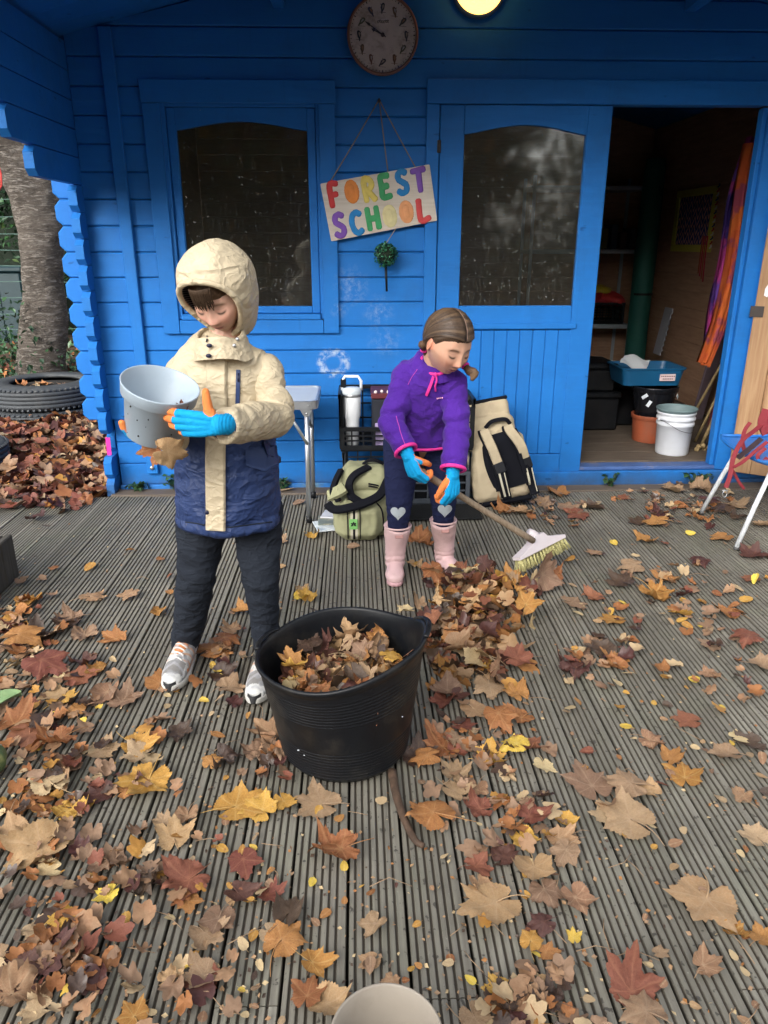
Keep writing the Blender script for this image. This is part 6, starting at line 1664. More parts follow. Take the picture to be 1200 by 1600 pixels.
# trainers
MSHOE = attr_mat('trainer_mesh', .5, .25, 220, .001)
def trainer(toe, heel, parent, nm='trainer', hgt=.075):
    toe, heel = np.array(toe, float), np.array(heel, float); toe[2] = heel[2] = 0; ax = toe-heel; L = np.linalg.norm(ax); ax /= L; sd_ = np.array((-ax[1], ax[0], 0)); up_ = np.array((0, 0, 1.))
    def P(u, w, z): return heel+ax*u*L+sd_*w+up_*z
    parts = [sweep([P(.13, 0, .05), P(.32, 0, .050), P(.55, 0, .044), P(.75, 0, .036), P(.88, 0, .032)], [.034, .038, .041, .041, .033], [.037, .044, .039, .030, .023], n=20, up=tuple(sd_)),
             sweep([P(.16, 0, .05), P(.20, 0, .078), P(.21, 0, .094)], [.032, .034, .036], n=18)]
    V, F, E = remesh(parts, .0028, 3); V[:, 2] = np.maximum(V[:, 2], .018)
    U = (V-heel)@ax/L; Wd = (V-heel)@sd_; Z = V[:, 2]
    N = normals(V, F); V = V+N*(.0012*np.sin(U*70)*(U > .35)*(U < .68)*(np.abs(Wd) < .02)+fold_noise(V, 60, .0010, 3))[:, None]
    c = np.tile(np.array((.56, .56, .54)), (len(V), 1)); nz = fold_noise(V, 45, 1, 7, ridged=False)
    def put(m_, k_): 
        nonlocal c; m_ = np.clip(m_, 0, 1)[:, None]; c = c*(1-m_)+np.array(k_)*m_
    put((U > .66)*(U < .84)*(np.abs(Wd) < .034)*(Z > .03)*1., (.22, .21, .20)); put((U > .86)*1., (.58, .58, .56)); put((np.abs(Wd) > .027)*(U < .70)*(U > .40)*(Z < .045)*1., (.62, .22, .06))
    put((np.abs(Wd) > .024)*(U < .38)*(U > .22)*(Z > .05)*1., (.30, .31, .33)); put((Z > .082)*1., (.60, .22, .08)); put((nz > .18)*(U < .86)*(U > .30)*.75, (.26, .26, .27)); put((np.sin(U*55+np.abs(Wd)*160) > .55)*(np.abs(Wd) > .012)*(U < .64)*(U > .28)*.7, (.62, .30, .14)); put((np.sin(U*38-np.abs(Wd)*90) > .75)*(U < .9)*.6, (.40, .40, .42)); put((U < .10)*1., (.5, .5, .5))
    sh_ = mesh_obj(nm, V, F, MSHOE, parent, smooth=True, attrs={'tint': c})
    # sole outline
    o_ = []
    for t in np.linspace(0, 2*math.pi, 40, endpoint=False):
        u = .5-.5*math.cos(t)*1.0; w_ = math.sin(t); o_.append((u, w_*(.035+.014*sst(.35, .75, np.array(u)))*abs(math.sin(t))**-.18 if abs(math.sin(t)) > .01 else 0))
    m = MB(); n = len(o_); v = []; f = []
    for z, k_ in ((.002, .95), (.006, 1.0), (.018, 1.03), (.026, .98), (.027, .6)):
        for (u, w_) in o_: v.append(P(.5+(u-.5)*(1.0+.04*(k_-.9)), w_*k_, z+(.012*max(0, u-.82)/.18 if z < .02 else .006*max(0, u-.8)/.2)+(.004*max(0, .3-u))))
    for q in range(4):
        for k_ in range(n): f.append((q*n+k_, q*n+(k_+1) % n, (q+1)*n+(k_+1) % n, (q+1)*n+k_))
    f += [tuple(range(n))[::-1], tuple(4*n+k_ for k_ in range(n))]
    m.add(v, f, 0, True); m.build('sole', mat('chalky_white_sole', (.56, .55, .51), .6, .08, 12, dirt=(.35, .32, .27), dirt_amt=.4), sh_)
    m = MB(); v = []; f = []
    for a in np.linspace(-.62, .62, 9):
        for r_, z in ((1.012, .006), (1.03, .022), (1.0, .034)): v.append(P(.5+.5*math.cos(a)*r_*1.0-.0, math.sin(a)*.068*r_*.62, z+.008))
    for q in range(8):
        for k_ in range(2): f.append((3*q+k_, 3*q+3+k_, 3*q+4+k_, 3*q+k_+1))
    m.add(v, f, 0, True); m.build('toe_guard', mat('dark_toe_rubber', (.03, .03, .032), .6), sh_)
    bv_ = bvh_of(V, F); m = MB()
    for q in range(4):
        u = .40+.075*q; pts = []
        for w_ in np.linspace(-.022, .022, 7):
            h = bv_.ray_cast(Vector(P(u+.03*(w_/.022), w_, .2)), Vector((0, 0, -1))); 
            if h[0] is not None: pts.append(h[0]+Vector((0, 0, .0015)))
        if len(pts) > 2: m.tube(pts, .0026, 6)
    lc_ = m.build('lace', mat('white_lace', (.62, .60, .57), .8), sh_)
    return sh_
trainer(gnd(264, 1086), (bRA.x+.012, bRA.y+.035, 0), boy); trainer(gnd(396, 1106), (bLA.x+.01, bLA.y+.04, 0), boy)

# parka
def jacket_mat():
    s = NT('parka_cloth'); v = s.coords('Object'); tc = s.n('ShaderNodeTexCoord'); sp = s.n('ShaderNodeSeparateXYZ'); s.l(tc.outputs['Object'], sp.inputs[0])
    nav = s.math('LESS_THAN', sp.outputs[2], .862)
    cr = s.mix(s.noise(v, 5, 5), (.45, .375, .25), (.535, .45, .315)); nv = s.mix(s.noise(v, 6, 5), (.012, .026, .085), (.024, .046, .135))
    c = s.mix(nav, cr, nv); c = s.mix(s.ramp(s.noise(v, 38, 2), [(.735, 0.), (.76, .5)]), c, (.12, .09, .05))
    return s.set(c, .55, .3, 0., cloth_bump(s))
MJACK = jacket_mat()
def cream():
    s = NT('cream_cloth'); v = s.coords('Object'); c = s.mix(s.noise(v, 5, 5), (.45, .375, .25), (.535, .45, .315)); c = s.mix(s.math('MULTIPLY', s.ramp(s.noise(v, 7, 7, .7), [(.52, 0.), (.75, 1.)]), .3), c, (.36, .29, .19)); return s.set(c, .55, .3, 0., cloth_bump(s))
MCREAM = cream()
MNAVY = mat('navy_cloth', (.016, .034, .105), .55, .15, 6, .3, 20, bdist=.005)
sp_ = [at(357, 814, 2.265), at(356, 760, 2.27), at(353, 690, 2.275), at(352, 620, 2.275), at(352, 578, 2.275), at(346, 536, 2.262)]
parts = [sweep([tuple(p) for p in sp_], [.151, .152, .144, .138, .119, .070], [.125, .124, .115, .110, .098, .072], n=36, up=(1, 0, 0), round_ends=False),
         sweep([tuple(at(294, 588, 2.275)), tuple(at(345, 556, 2.27)), tuple(at(404, 588, 2.275))], [.058, .075, .058], n=20)]
V, F, E = remesh(parts, .0052, 5)
hemz = V[:, 2].min()
N = normals(V, F)
hw = np.exp(-((V[:, 2]-hemz-.012)/.014)**2); V = V+N*(hw*.006-np.exp(-((V[:, 2]-hemz-.040)/.010)**2)*.004)[:, None]
V = V+N*(np.exp(-((V[:, 2]-.862)/.008)**2)*-.003)[:, None]
V = cloth_finish(V, F, E, [(4.2, .007, 11, (1, 1, .6)), (8, .007, 12, (.8, .8, 1.4)), (17, .0036, 14, (1, 1, 1.2)), (34, .0014, 15, (1, 1, 1))], 1)
jk = mesh_obj('parka', V, F, MJACK, boy, smooth=True); bj = bvh_of(V, F)
def onj(px, py, off=.002, Y0=1.2):
    o_ = Vector((0, 0, CAMH)); d = Vector(ray(px, py)).normalized(); h = bj.ray_cast(o_, d)
    if h[0] is None: h = bj.find_nearest(at(px, py, 2.15))
    return tuple(h[0]+h[1]*off)
# placket, snaps, zip, pocket flap, waist seam
strap([onj(338, 560, .004), onj(338, 600, .005), onj(338, 650, .006), onj(337, 700, .006), onj(337, 760, .006), onj(337, 800, .006), onj(337, 829, .006)], .061, .008, [MCREAM], 'placket', boy, (-.1, -1, .1), 10)
for px, py in ((326, 800),):
    m = MB(); c = Vector(onj(px, py, .012)); m.ball(c, (.0072, .0045, .0072), 6); m.build('snap', mat('navy_snap', (.012, .014, .04), .3), boy)
strap([onj(372, 578, .003), onj(371.5, 600, .003), onj(371, 622, .003), onj(370.5, 640, .003)], .013, .004, [MNAVY], 'chest_zip', boy, (0, -1, 0), 6)
m = MB(); m.tube([onj(372, 584, .006), onj(371.6, 596, .007)], .0028, 6); m.build('zip_pull', mat('navy_snap', (.012, .014, .04)), boy)
fl = []; ff = []
nu_, nv_ = 13, 7
for i_ in range(nu_):
    for j_ in range(nv_):
        u, w = i_/(nu_-1), j_/(nv_-1); px = 383+57*u; bot = 724+13*(1-abs(2*u-1)) if True else 0; py = 703-6*u+(bot-703+2)*w
        fl.append(onj(px, py, .004+.004*w))
for i_ in range(nu_-1):
    for j_ in range(nv_-1): a = i_*nv_+j_; ff.append((a, a+1, a+nv_+1, a+nv_))
fl2 = [(p[0], p[1]+.004, p[2]) for p in fl]; nfl = len(fl); ff2 = ff+[tuple(k_+nfl for k_ in q)[::-1] for q in ff]
rim_ = [i_*nv_+nv_-1 for i_ in range(nu_)]
for a, b in zip(rim_[:-1], rim_[1:]): ff2.append((a, b, b+nfl, a+nfl))
mesh_obj('pocket_flap', fl+fl2, ff2, MNAVY, boy, smooth=True)
m = MB(); v, f = seam(bj, [onj(x_, 824-10*abs(x_-357)/80, 0) for x_ in np.linspace(290, 425, 9)], .0022, .0005); m.add(v, f, 0, True); m.build('hem_seam', mat('dark_navy_joggers', (.016, .02, .03)), boy)
# sleeves
def sleeve(S, El, Wr, r, name, mt, parent, seed, amp=1.0, flat=.9):
    S, El, Wr = (np.array(q, float) for q in (S, El, Wr)); P = [S, S*.55+El*.45, El, El*.5+Wr*.5, Wr]
    V, F, E = remesh([sweep(P, r, [q*flat for q in r], n=28, sub=7, round_ends=False), ball_vf(tuple(S), (r[0],)*3)], .0042, 3)
    dU = El-S; dF = Wr-El
    V = crease(V, F, (El, dU/np.linalg.norm(dU)+dF/np.linalg.norm(dF)), .006*amp, 95, .07, seed); V = crease(V, F, (El*.35+Wr*.65, dF), .0035*amp, 110, .06, seed+1); V = crease(V, F, (S*.45+El*.55, dU), .004*amp, 80, .08, seed+2)
    V = cloth_finish(V, F, E, [(6, .0045*amp, seed, (1, 1, 1)), (13, .0042*amp, seed+3, (1, 1, .8)), (27, .0018*amp, seed+5, (1, 1, 1))], 1)
    return mesh_obj(name, V, F, mt, parent, smooth=True), V, F
bLS, bLE, bLW = at(414, 583, 2.27), at(431, 652, 2.19), at(350, 666, 1.93)
bRS, bRE, bRW = at(296, 583, 2.27), at(268, 655, 2.19), at(268, 690, 2.085)
sleeve(bLS, bLE, bLW, [.056, .054, .055, .051, .046], 'sleeve', MCREAM, boy, 21, .75)
sleeve(bRS, bRE, bRW, [.060, .057, .056, .050, .045], 'sleeve', MCREAM, boy, 31, .75)
d_ = (bLW-bLE).normalized(); m = MB(); v, f = sweep([tuple(bLW-d_*.03), tuple(bLW-d_*.01), tuple(bLW+d_*.004)], [.040, .040, .039], n=24, round_ends=False); m.add(v, f, 0, True); m.build('inner_cuff', MNAVY, boy)
# gloves round the pot
LG = .150
W1 = Vector(at(345, 664, 1.890))
g1, h1 = glove(tuple(W1), (-1, .10, .02), (.08, .98, .0), -1, LG, [(2, 20, 18), (6, 24, 20), (10, 27, 22), (15, 30, 24)], [(.40, .95, -.02, .16), (.16, 1.0, .06, .17), (.10, 1.0, .16, .13)], boy, back_thumb=True, arm=W1-bLE)
W2 = Vector(at(262, 683, 2.07))
g2, h2 = glove(tuple(W2), (-.62, -.70, .12), (-.05, -.12, .99), 1, LG*.95, [(18, 25, 20), (18, 28, 20), (20, 30, 25), (25, 35, 30)], [(.3, .85, .25, .18), (.55, .75, .35, .18), (.75, .5, .3, .14)], boy, arm=W2-bRE)
# hood
bHC = at(343, 458, 2.215); bHF = Vector((-.24, -.76, -.61)); BHM = head_matrix(bHC, bHF, math.radians(3))
hc = np.array((.002, -.012, .016)); ax_ = np.array((.104, .126, .124))
def hood_pt(th, ph, k=1.0):
    d = np.array((math.sin(th)*math.sin(ph), math.cos(th), math.sin(th)*math.cos(ph)))    # ph = 0 at the crown
    r = ax_*k; p = d*r
    dn = max(0, -d[2]); p[2] *= 1+.62*dn*dn; p[1] += -.02*dn*dn; p[0] *= 1+.08*max(0, d[2])*(1-abs(d[1]))-.12*dn
    p[1] += -.012*dn
    fr = max(0, d[1]); p[2] += .006*fr*max(0, d[2])
    return hc+p
NT_, NP_ = 30, 72; v = []; f = []; inner = []
def th0(ph): c = .5+.5*math.cos(ph); return math.radians(45)*c+math.radians(52)*(1-c)+.16*math.sin(ph)**2
for lay, k_ in ((0, 1.0), (1, .945)):
    for i_ in range(NT_+1):
        for j_ in range(NP_):
            ph = 2*math.pi*j_/NP_; a = th0(ph); th = a+(math.pi-a)*(i_/NT_)
            p = hood_pt(th, ph, k_)
            wr = .0040*mnoise.noise(Vector(p*16))+.0075*(.4-abs(mnoise.noise(Vector((p[0]*9, p[1]*14, p[2]*7))+Vector((4, 0, 0)))))+.0016*mnoise.noise(Vector(p*44))
            seamd = -.0028*math.exp(-((p[0]-.022)/.004)**2)*(p[2] > 0)-.0028*math.exp(-((p[0]+.022)/.004)**2)*(p[2] > 0) if k_ == 1 else 0
            q = (p-hc); q = q/np.linalg.norm(q); p = p+q*(wr+seamd)
            v.append(p)
n1 = (NT_+1)*NP_; mi = []
for i_ in range(NT_):
    for j_ in range(NP_):
        a, b = i_*NP_+j_, i_*NP_+(j_+1) % NP_; q = (a, b, b+NP_, a+NP_); f.append(q); mi.append(0); f.append(tuple(k_+n1 for k_ in q)[::-1]); mi.append(1)
for j_ in range(NP_): a, b = j_, (j_+1) % NP_; f.append((a, a+n1, b+n1, b)); mi.append(0)
s = NT('striped_lining'); vv_ = s.coords('Object', (1, 1, 1)); wv = s.n('ShaderNodeTexWave'); wv.inputs['Scale'].default_value = 55; wv.bands_direction = 'Z'; s.l(vv_, wv.inputs['Vector'])
MLIN = s.set(s.mix(s.ramp(wv.outputs['Fac'], [(.62, 0.), (.72, 1.)]), (.012, .014, .035), (.40, .42, .45)), .8)
hv = apply(BHM, np.array(v)); mesh_obj('hood', hv, f, [MCREAM, MLIN], boy, mi=mi, smooth=True)
rp = [apply(BHM, hood_pt(th0(2*math.pi*j_/NP_)-.015, 2*math.pi*j_/NP_, .985)[None])[0] for j_ in range(0, NP_+1, 2)]
m = MB(); v_, f_ = tube_vf(rp, .0085, 10, caps=False); m.add(v_, f_, 0, True); m.build('hood_rim', MCREAM, boy)
rp2 = [apply(BHM, hood_pt(th0(2*math.pi*j_/NP_)+.17, 2*math.pi*j_/NP_, 1.005)[None])[0] for j_ in range(0, NP_+1, 2)]
# stand-up collar under the chin
cc_ = at(347, 523, 2.226); cl = []; cf = []
for lay, k_ in ((0, 1.), (1, .86)):
    for i_ in range(9):
        for j_ in range(40):
            a = 2*math.pi*j_/40; t = i_/8; fr_ = .5-.5*math.sin(a)          # 1 at the front
            r_ = .088-.020*t; z_ = -.062+.074*t*(.80+.20*(1-fr_))+.006*math.sin(3*a)
            wv_ = 1+.05*mnoise.noise(Vector((math.cos(a)*3, math.sin(a)*3, t*2.5)))+.03*mnoise.noise(Vector((math.cos(a)*7, math.sin(a)*7, t*6)))
            cl.append((cc_.x+r_*k_*wv_*math.cos(a)*1.0-.010*fr_*t, cc_.y+r_*k_*wv_*math.sin(a)*.92-.012*fr_, cc_.z+z_+.007*mnoise.noise(Vector((math.cos(a)*2, math.sin(a)*2, 3)))))
for i_ in range(8):
    for j_ in range(40): a, b = i_*40+j_, i_*40+(j_+1) % 40; q = (a, b, b+40, a+40); cf.append(q); cf.append(tuple(k_+360 for k_ in q)[::-1])
for j_ in range(40): a, b = 320+j_, 320+(j_+1) % 40; cf.append((a, b, b+360, a+360))
mesh_obj('collar', cl, cf, MCREAM, boy, smooth=True)
m = MB(); 
bcl = bvh_of(cl, cf)
def onc(px, py, off=.002):
    h = bcl.ray_cast(Vector((0, 0, CAMH)), Vector(ray(px, py)).normalized())
    return tuple(h[0]-Vector(ray(px, py)).normalized()*off) if h[0] is not None else onj(px, py, off)
strap([onc(323, 525, .004), onc(323, 532, .006)], .010, .004, [mat('navy_snap', (.012, .014, .04))], 'neck_zip', boy, (-.1, -1, .1))
for px, py in ((327, 540), (326, 556)):
    m = MB(); c = Vector(onc(px, py, .010)); m.ball(c, (.0085, .0045, .006), 6); m.build('snap', mat('navy_snap', (.012, .014, .04)), boy)
for px, py in ((371, 530), (366, 540)):
    m = MB(); c = Vector(onc(px, py, .004)); m.ball(c, (.006, .005, .006), 6); m.build('snap', MSTEEL, boy)
# body under the clothes, head included
def make_body(name, parent, HM_, joints, hands, skin, lip, brow, smile, ears, vox=.0022):
    hp_, hf_ = head_shape(smile); parts = [(apply(HM_, hp_).tolist(), hf_)]
    for e in ears:
        sx = e
        m = MB(); R = Matrix.Rotation(sx*math.radians(-22), 4, 'Z') @ Matrix.Rotation(math.radians(10), 4, 'X')
        n_ = 14
        m.ball((0, 0, 0), 1, n_); ev = []
        for (x_, y_, z_) in m.v:
            rr_ = math.hypot(y_*.9, z_); dish = -.35*math.exp(-((rr_-.30)/.34)**2)*(1 if x_*sx > 0 else 0)
            p = Vector((sx*abs(.0065)*(x_*sx+dish), .0150*y_*(1+.15*z_), .0265*z_-.002*y_)); ev.append(p)
        ev = [HM_ @ (Vector((sx*.0715, -.008, -.010))+R @ p) for p in ev]
        parts.append(([tuple(p) for p in ev], [tuple(q) for q in m.f]))
    parts += [caps(ch, r, 16, 4) for ch, r in joints]+hands
    V, F, E = remesh(parts, vox, 1, .4)
    Lc = apply(HM_.inverted(), V); near = (np.abs(Lc[:, 0]) < .1)*(np.abs(Lc[:, 1]) < .14)*(np.abs(Lc[:, 2]) < .13)
    C = np.tile(np.array(skin), (len(V), 1)); C[near] = head_paint(Lc[near], skin, lip, brow, smile)
    earm = (np.abs(Lc[:, 0]) > .070)*(np.abs(Lc[:, 1]+.006) < .022)*(np.abs(Lc[:, 2]+.008) < .034)
    C[earm] = C[earm]*np.array((1.08, .80, .74))
    return mesh_obj(name, V, F, MSKIN, parent, smooth=True, attrs={'tint': C})
def mid(a, b, t=.5): return tuple(np.array(a)*(1-t)+np.array(b)*t)
nk = BHM @ Vector((0, -.035, -.075))
jb = [([tuple(nk), tuple(at(347, 548, 2.27))], [.046, .050]), ([tuple(at(350, 575, 2.275)), tuple(at(353, 690, 2.275)), tuple(at(357, 790, 2.29))], [.085, .08, .085]),
      ([tuple(at(308, 575, 2.275)), tuple(at(402, 575, 2.275))], [.05, .05]), ([bLS, bLE], [.042, .036]), ([bLE, W1], [.034, 0.009]), ([bRS, bRE], [.042, .036]), ([bRE, W2], [.034, 0.009]),
      ([bRH, bRK], [.06, .046]), ([bRK, bRA], [.044, .03]), ([bLH, bLK], [.06, .046]), ([bLK, bLA], [.044, .03]), ([bRH, bLH], [.06, .06]),
      ([bRA, Vector((bRA.x-.008, bRA.y-.07, .05))], [.03, .022]), ([bLA, Vector((bLA.x-.006, bLA.y-.08, .05))], [.03, .022])]
SKB = (.58, .355, .265)
make_body('body', boy, BHM, jb, h1+h2, SKB, (.50, .20, .17), (.16, .095, .055), .8, ())
# fringe under the hood
def hair_cap(HM_, zb, name, parent, mt, colf, thick=1.07, part_line=False, seed=0, inner=.93, tex=70, amp=.0009, edge=.012):
    d, F = ico(); p = head_base(d); yk = [q[0] for q in zb]; zk = [q[1] for q in zb]; lim = np.interp(p[:, 1], yk, zk)
    lim = lim+.004*np.array([mnoise.noise(Vector((q[0]*90, q[1]*60, seed))) for q in p])
    w = sst(-edge, edge, p[:, 2]-lim); phi = np.arctan2(p[:, 2]+.02, p[:, 1]+.03)
    n1 = np.array([mnoise.noise(Vector((a*tex/6.28+seed, abs(x_)*9, seed))) for a, x_ in zip(phi*6.28, p[:, 0])]); n2 = np.array([mnoise.noise(Vector((a*tex*2.7+seed, abs(x_)*14, seed+5))) for a, x_ in zip(phi, p[:, 0])])
    k = inner+(thick-inner)*w; q = p*k[:, None]; rad = np.linalg.norm(p, axis=1)[:, None]; dirn = p/rad
    q = q+dirn*((n1*amp*1.6+n2*amp)*w)[:, None]
    C = colf(p, phi, n1, n2)
    if part_line:
        pl_ = np.exp(-(p[:, 0]/.0030)**4)*(p[:, 1] > -.045)*(p[:, 2] > .02)
        C = C*(1-.85*pl_[:, None])+np.array((.50, .33, .26))*.85*pl_[:, None]
    return mesh_obj(name, apply(HM_, q), F, mt, parent, smooth=True, attrs={'tint': C})
MHAIR = attr_mat('hair', .55, .2, 500, .0008, .22)
def brown_b(p, phi, n1, n2): b = (1+.45*n1+.45*n2)[:, None]; return np.clip(np.tile(np.array((.085, .048, .026)), (len(p), 1))*b, .004, 1)
hair_cap(BHM, [(-.1, .0), (.0, .01), (.03, .03), (.05, .034), (.09, .036)], 'hair', boy, MHAIR, brown_b, 1.055, seed=3)
m = MB()
for q in range(46):
    x0 = -.034+.062*q/45+RND.uniform(-.002, .002); P = []
    for t in np.linspace(0, 1, 5):
        xx = x0+.010*t*RND.uniform(.5, 1.2); zz = .084-(.056+.010*math.sin(q*1.3)+.006*RND.random())*t; yy = .0905-.055*(zz-.02)-9*(xx*xx)+.003*math.sin(t*3)
        P.append(BHM @ Vector((xx, yy+.001, zz)))
    m.tube(P, [.0019, .0019, .0017, .0013, .0006], 5)
m.build('fringe', mat('brown_fringe', (.050, .031, .019), .62, .4, 60, spec=.15), boy)
# the torn leaf he lets fall
o = put_leaf('maple_leaf', MAPLE['arched'][2], 0, (0, 0, 0), .072, .25, (1.25, 2.0)); o.location = at(262, 706, 1.95); tag(o, 'torn tan leaf held by the boy under the grey pot', 'leaf', 'leaves held by the boy')
o = put_leaf('maple_leaf', MAPLE['curled'][4], 2, (0, 0, 0), .062, -.3, (1.0, -1.9)); o.location = at(244, 700, 1.965); tag(o, 'orange brown crumpled leaf held by the boy beside the torn tan one', 'leaf', 'leaves held by the boy')
o = put_leaf('maple_leaf', MAPLE['rolled'][1], 3, (0, 0, 0), .030, .9, (1.2, .2)); o.location = at(284, 640, 1.935); tag(o, 'small red brown leaf pinched between the boy\'s glove and the pot', 'leaf', 'leaves held by the boy')

# ------------------------------------------------------------------------------------------ GIRL
girl = empty('person', (.27, 3.03, 0), 'child in a purple fleece and pink wellies bending forward to sweep with a broom', 'person')
gRA, gLA = at(617, 893, 3.06), at(691, 884, 3.11)
gRT, gLT = gnd(617, 917), gnd(712, 905)
gRK, gLK = at(623, 797, 3.00), at(693, 792, 3.03)
gRH, gLH = at(629, 694, 3.12), at(688, 694, 3.12)
MLEGG = trouser('navy_leggings', (.010, .013, .042), (.017, .022, .066))
parts = [sweep(leg_path(gRH, gRK, gRA), [.083, .069, .050, .035, .016], n=24), sweep(leg_path(gLH, gLK, gLA), [.083, .069, .050, .035, .016], n=24), sweep([tuple(gRH+Vector((.02, 0, .03))), tuple((gRH+gLH)/2+Vector((0, 0, .075))), tuple(gLH+Vector((-.02, 0, .03)))], [.085, .105, .085], n=20)]
V, F, E = remesh(parts, .0045, 3)
for k_, a_ in ((gRK, gRA), (gLK, gLA)): V = crease(V, F, (k_, np.array(a_)-np.array(k_)), .0015, 190, .07, 3)
V = cloth_finish(V, F, E, [(9, .003, 3, (1, 1, .6))], 1)
mesh_obj('leggings', V, F, MLEGG, girl, smooth=True); bl_ = bvh_of(V, F)
def heart(px, py, s_):
    o_ = Vector((0, 0, CAMH)); v = []; f = []
    O = [(16*math.sin(t)**3, 13*math.cos(t)-5*math.cos(2*t)-2*math.cos(3*t)-math.cos(4*t)) for t in np.linspace(0, 6.283, 29)[:-1]]
    rings = (0, .5, 1.0)
    for k_ in rings[1:]:
        for a, b in O:
            h = bl_.ray_cast(o_, Vector(ray(px+a*s_*k_/16, py-b*s_*k_/16)).normalized()); p = h[0] if h[0] is not None else at(px, py, 2.95); v.append(p+Vector(h[1] if h[0] is not None else (0, -1, 0))*.0016)
    h = bl_.ray_cast(o_, Vector(ray(px, py)).normalized()); v.append(h[0]+h[1]*.0016); n = 28
    for k_ in range(n): f.append((2*n, k_, (k_+1) % n)); f.append((k_, n+k_, n+(k_+1) % n, (k_+1) % n))
    mesh_obj('heart_patch', v, f, mat('silver_grey_patch', (.36, .40, .42), .45, .15, 30), girl, smooth=True)
heart(622, 801, 11.5); heart(695, 797, 11)
MBOOT = mat('pale_pink_rubber', (.62, .42, .42), .38, .06, 7, .05, 60, spec=.4, dirt=(.30, .20, .16), dirt_amt=.5)
def boot(A, T, top, parent):
    A, T = np.array(A, float), np.array(T, float); ax = T-A; ax[2] = 0; L = np.linalg.norm(ax); ax /= L; sd_ = np.array((-ax[1], ax[0], 0)); hl = A-ax*.022; hl[2] = 0
    def P(u, w, z): return hl+ax*u+sd_*w+np.array((0, 0, z))
    FL = L+.022; top = np.array(top, float)
    parts = [sweep([P(.040, 0, .05), mid(P(.040, 0, .11), top, .25), mid(P(.036, 0, .12), top, .6), top], [.042, .046, .054, .058], n=28, round_ends=False),
             sweep([P(.035, 0, .036), P(FL*.45, 0, .042), P(FL*.72, 0, .035), P(FL*.85, 0, .030)], [.036, .036, .042, .036], [.036, .040, .033, .027], n=22, up=tuple(sd_))]
    V, F, E = remesh(parts, .0034, 5); V[:, 2] = np.maximum(V[:, 2], .004)
    V = crease(V, F, (P(.045, 0, .085), np.array((0, 0, 1.))), .0016, 230, .035, 2)
    V = V+normals(V, F)*fold_noise(V, 16, .0016, 5)[:, None]; V[:, 2] = np.maximum(V[:, 2], .004)
    b_ = mesh_obj('welly', V, F, MBOOT, parent, smooth=True); bb = bvh_of(V, F)
    # sole band, rim and label
    m = MB(); o_ = []
    for t in np.linspace(0, 2*math.pi, 36, endpoint=False):
        d = Vector(ax*math.cos(t)+sd_*math.sin(t)); h = bb.ray_cast(Vector(P(FL*.5, 0, .018))+d*.3, -d); o_.append(np.array(h[0]) if h[0] is not None else P(FL*.5, 0, .018)+np.array(d)*.04)
    n = len(o_); v = []; f = []; cen = P(FL*.5, 0, 0)
    for z, k_ in ((.0, 1.0), (.003, 1.05), (.015, 1.05), (.018, 1.01)):
        for p in o_: q = cen+(p-cen)*np.array((k_, k_, 0)); q[2] = z; v.append(q)
    for q in range(3):
        for k_ in range(n): f.append((q*n+k_, q*n+(k_+1) % n, (q+1)*n+(k_+1) % n, (q+1)*n+k_))
    f.append(tuple(range(n))[::-1]); m.add(v, f, 0, True); m.build('sole', mat('pink_sole', (.55, .32, .34), .5), b_)
    tz = top[2]; m = MB(); pts = [top+np.array((.0575*math.cos(t), .0575*math.sin(t), .001)) for t in np.linspace(0, 6.283, 25)]; v_, f_ = tube_vf(pts, .0042, 8, caps=False); m.add(v_, f_, 0, True); m.build('rim_band', MBOOT, b_)
    m = MB(); h = bb.ray_cast(Vector((top[0]+.004, top[1]-.3, top[2]-.032)), Vector((0, 1, 0))); c = h[0]
    if c is not None: m.cbox(c.x-.017, c.x+.017, c.y-.003, c.y+.003, c.z-.008, c.z+.008, .0015); m.build('rubber_label', mat('pink_label', (.50, .27, .25), .5), b_)
def on_leg(K, A, z): t = (K.z-z)/(K.z-A.z); return K.lerp(A, t)
boot(gRA, gRT, on_leg(gRK, gRA, .245), girl); boot(gLA, gLT, on_leg(gLK, gLA, .255), girl)
# fleece
def fleece_mat():
    s = NT('purple_fleece'); v = s.coords('Object'); c = s.mix(s.noise(v, 7, 6), (.046, .011, .185), (.075, .019, .275)); c = s.mix(s.math('MULTIPLY', s.noise(v, 160, 3), .35), c, (.11, .04, .34))
    return s.set(c, .95, .12, 0., s.bump(s.noise(v, 260, 3), .5, .0015, cloth_bump(s, 420, .4)), Sheen_Weight=.06, Sheen_Roughness=.5)
MFLC = fleece_mat(); MPINK = mat('hot_pink_binding', (.72, .035, .28), .65, .1, 20, .2, 300)
sp_ = [at(659, 683, 3.075), at(661, 655, 3.05), at(664, 620, 3.00), at(669, 590, 2.955), at(676, 566, 2.915)]
parts = [sweep([tuple(p) for p in sp_], [.116, .120, .122, .110, .062], [.105, .108, .104, .090, .062], n=34, up=(1, 0, 0), round_ends=False),
         ball_vf(tuple(at(638, 590, 2.955)), (.060, .060, .058)), ball_vf(tuple(at(704, 600, 2.93)), (.058, .058, .056))]
V, F, E = remesh(parts, .0048, 6)
V = cloth_finish(V, F, E, [(5, .008, 31, (1.2, 1, .55)), (9, .0085, 32, (1.3, 1, .55)), (19, .0042, 33, (1.2, 1, .7)), (36, .0014, 34, (1, 1, 1))], 1)
mesh_obj('fleece', V, F, MFLC, girl, smooth=True); bf = bvh_of(V, F)
O_ = Vector((0, 0, CAMH))
def onf(px, py, off=.002):
    h = bf.ray_cast(O_, Vector(ray(px, py)).normalized())
    if h[0] is None: h = bf.find_nearest(at(px, py, 2.95))
    return tuple(h[0]+h[1]*off)
hz = V[:, 2].min(); ring_ = []
cx_, cy_ = np.array(sp_[0])[:2]
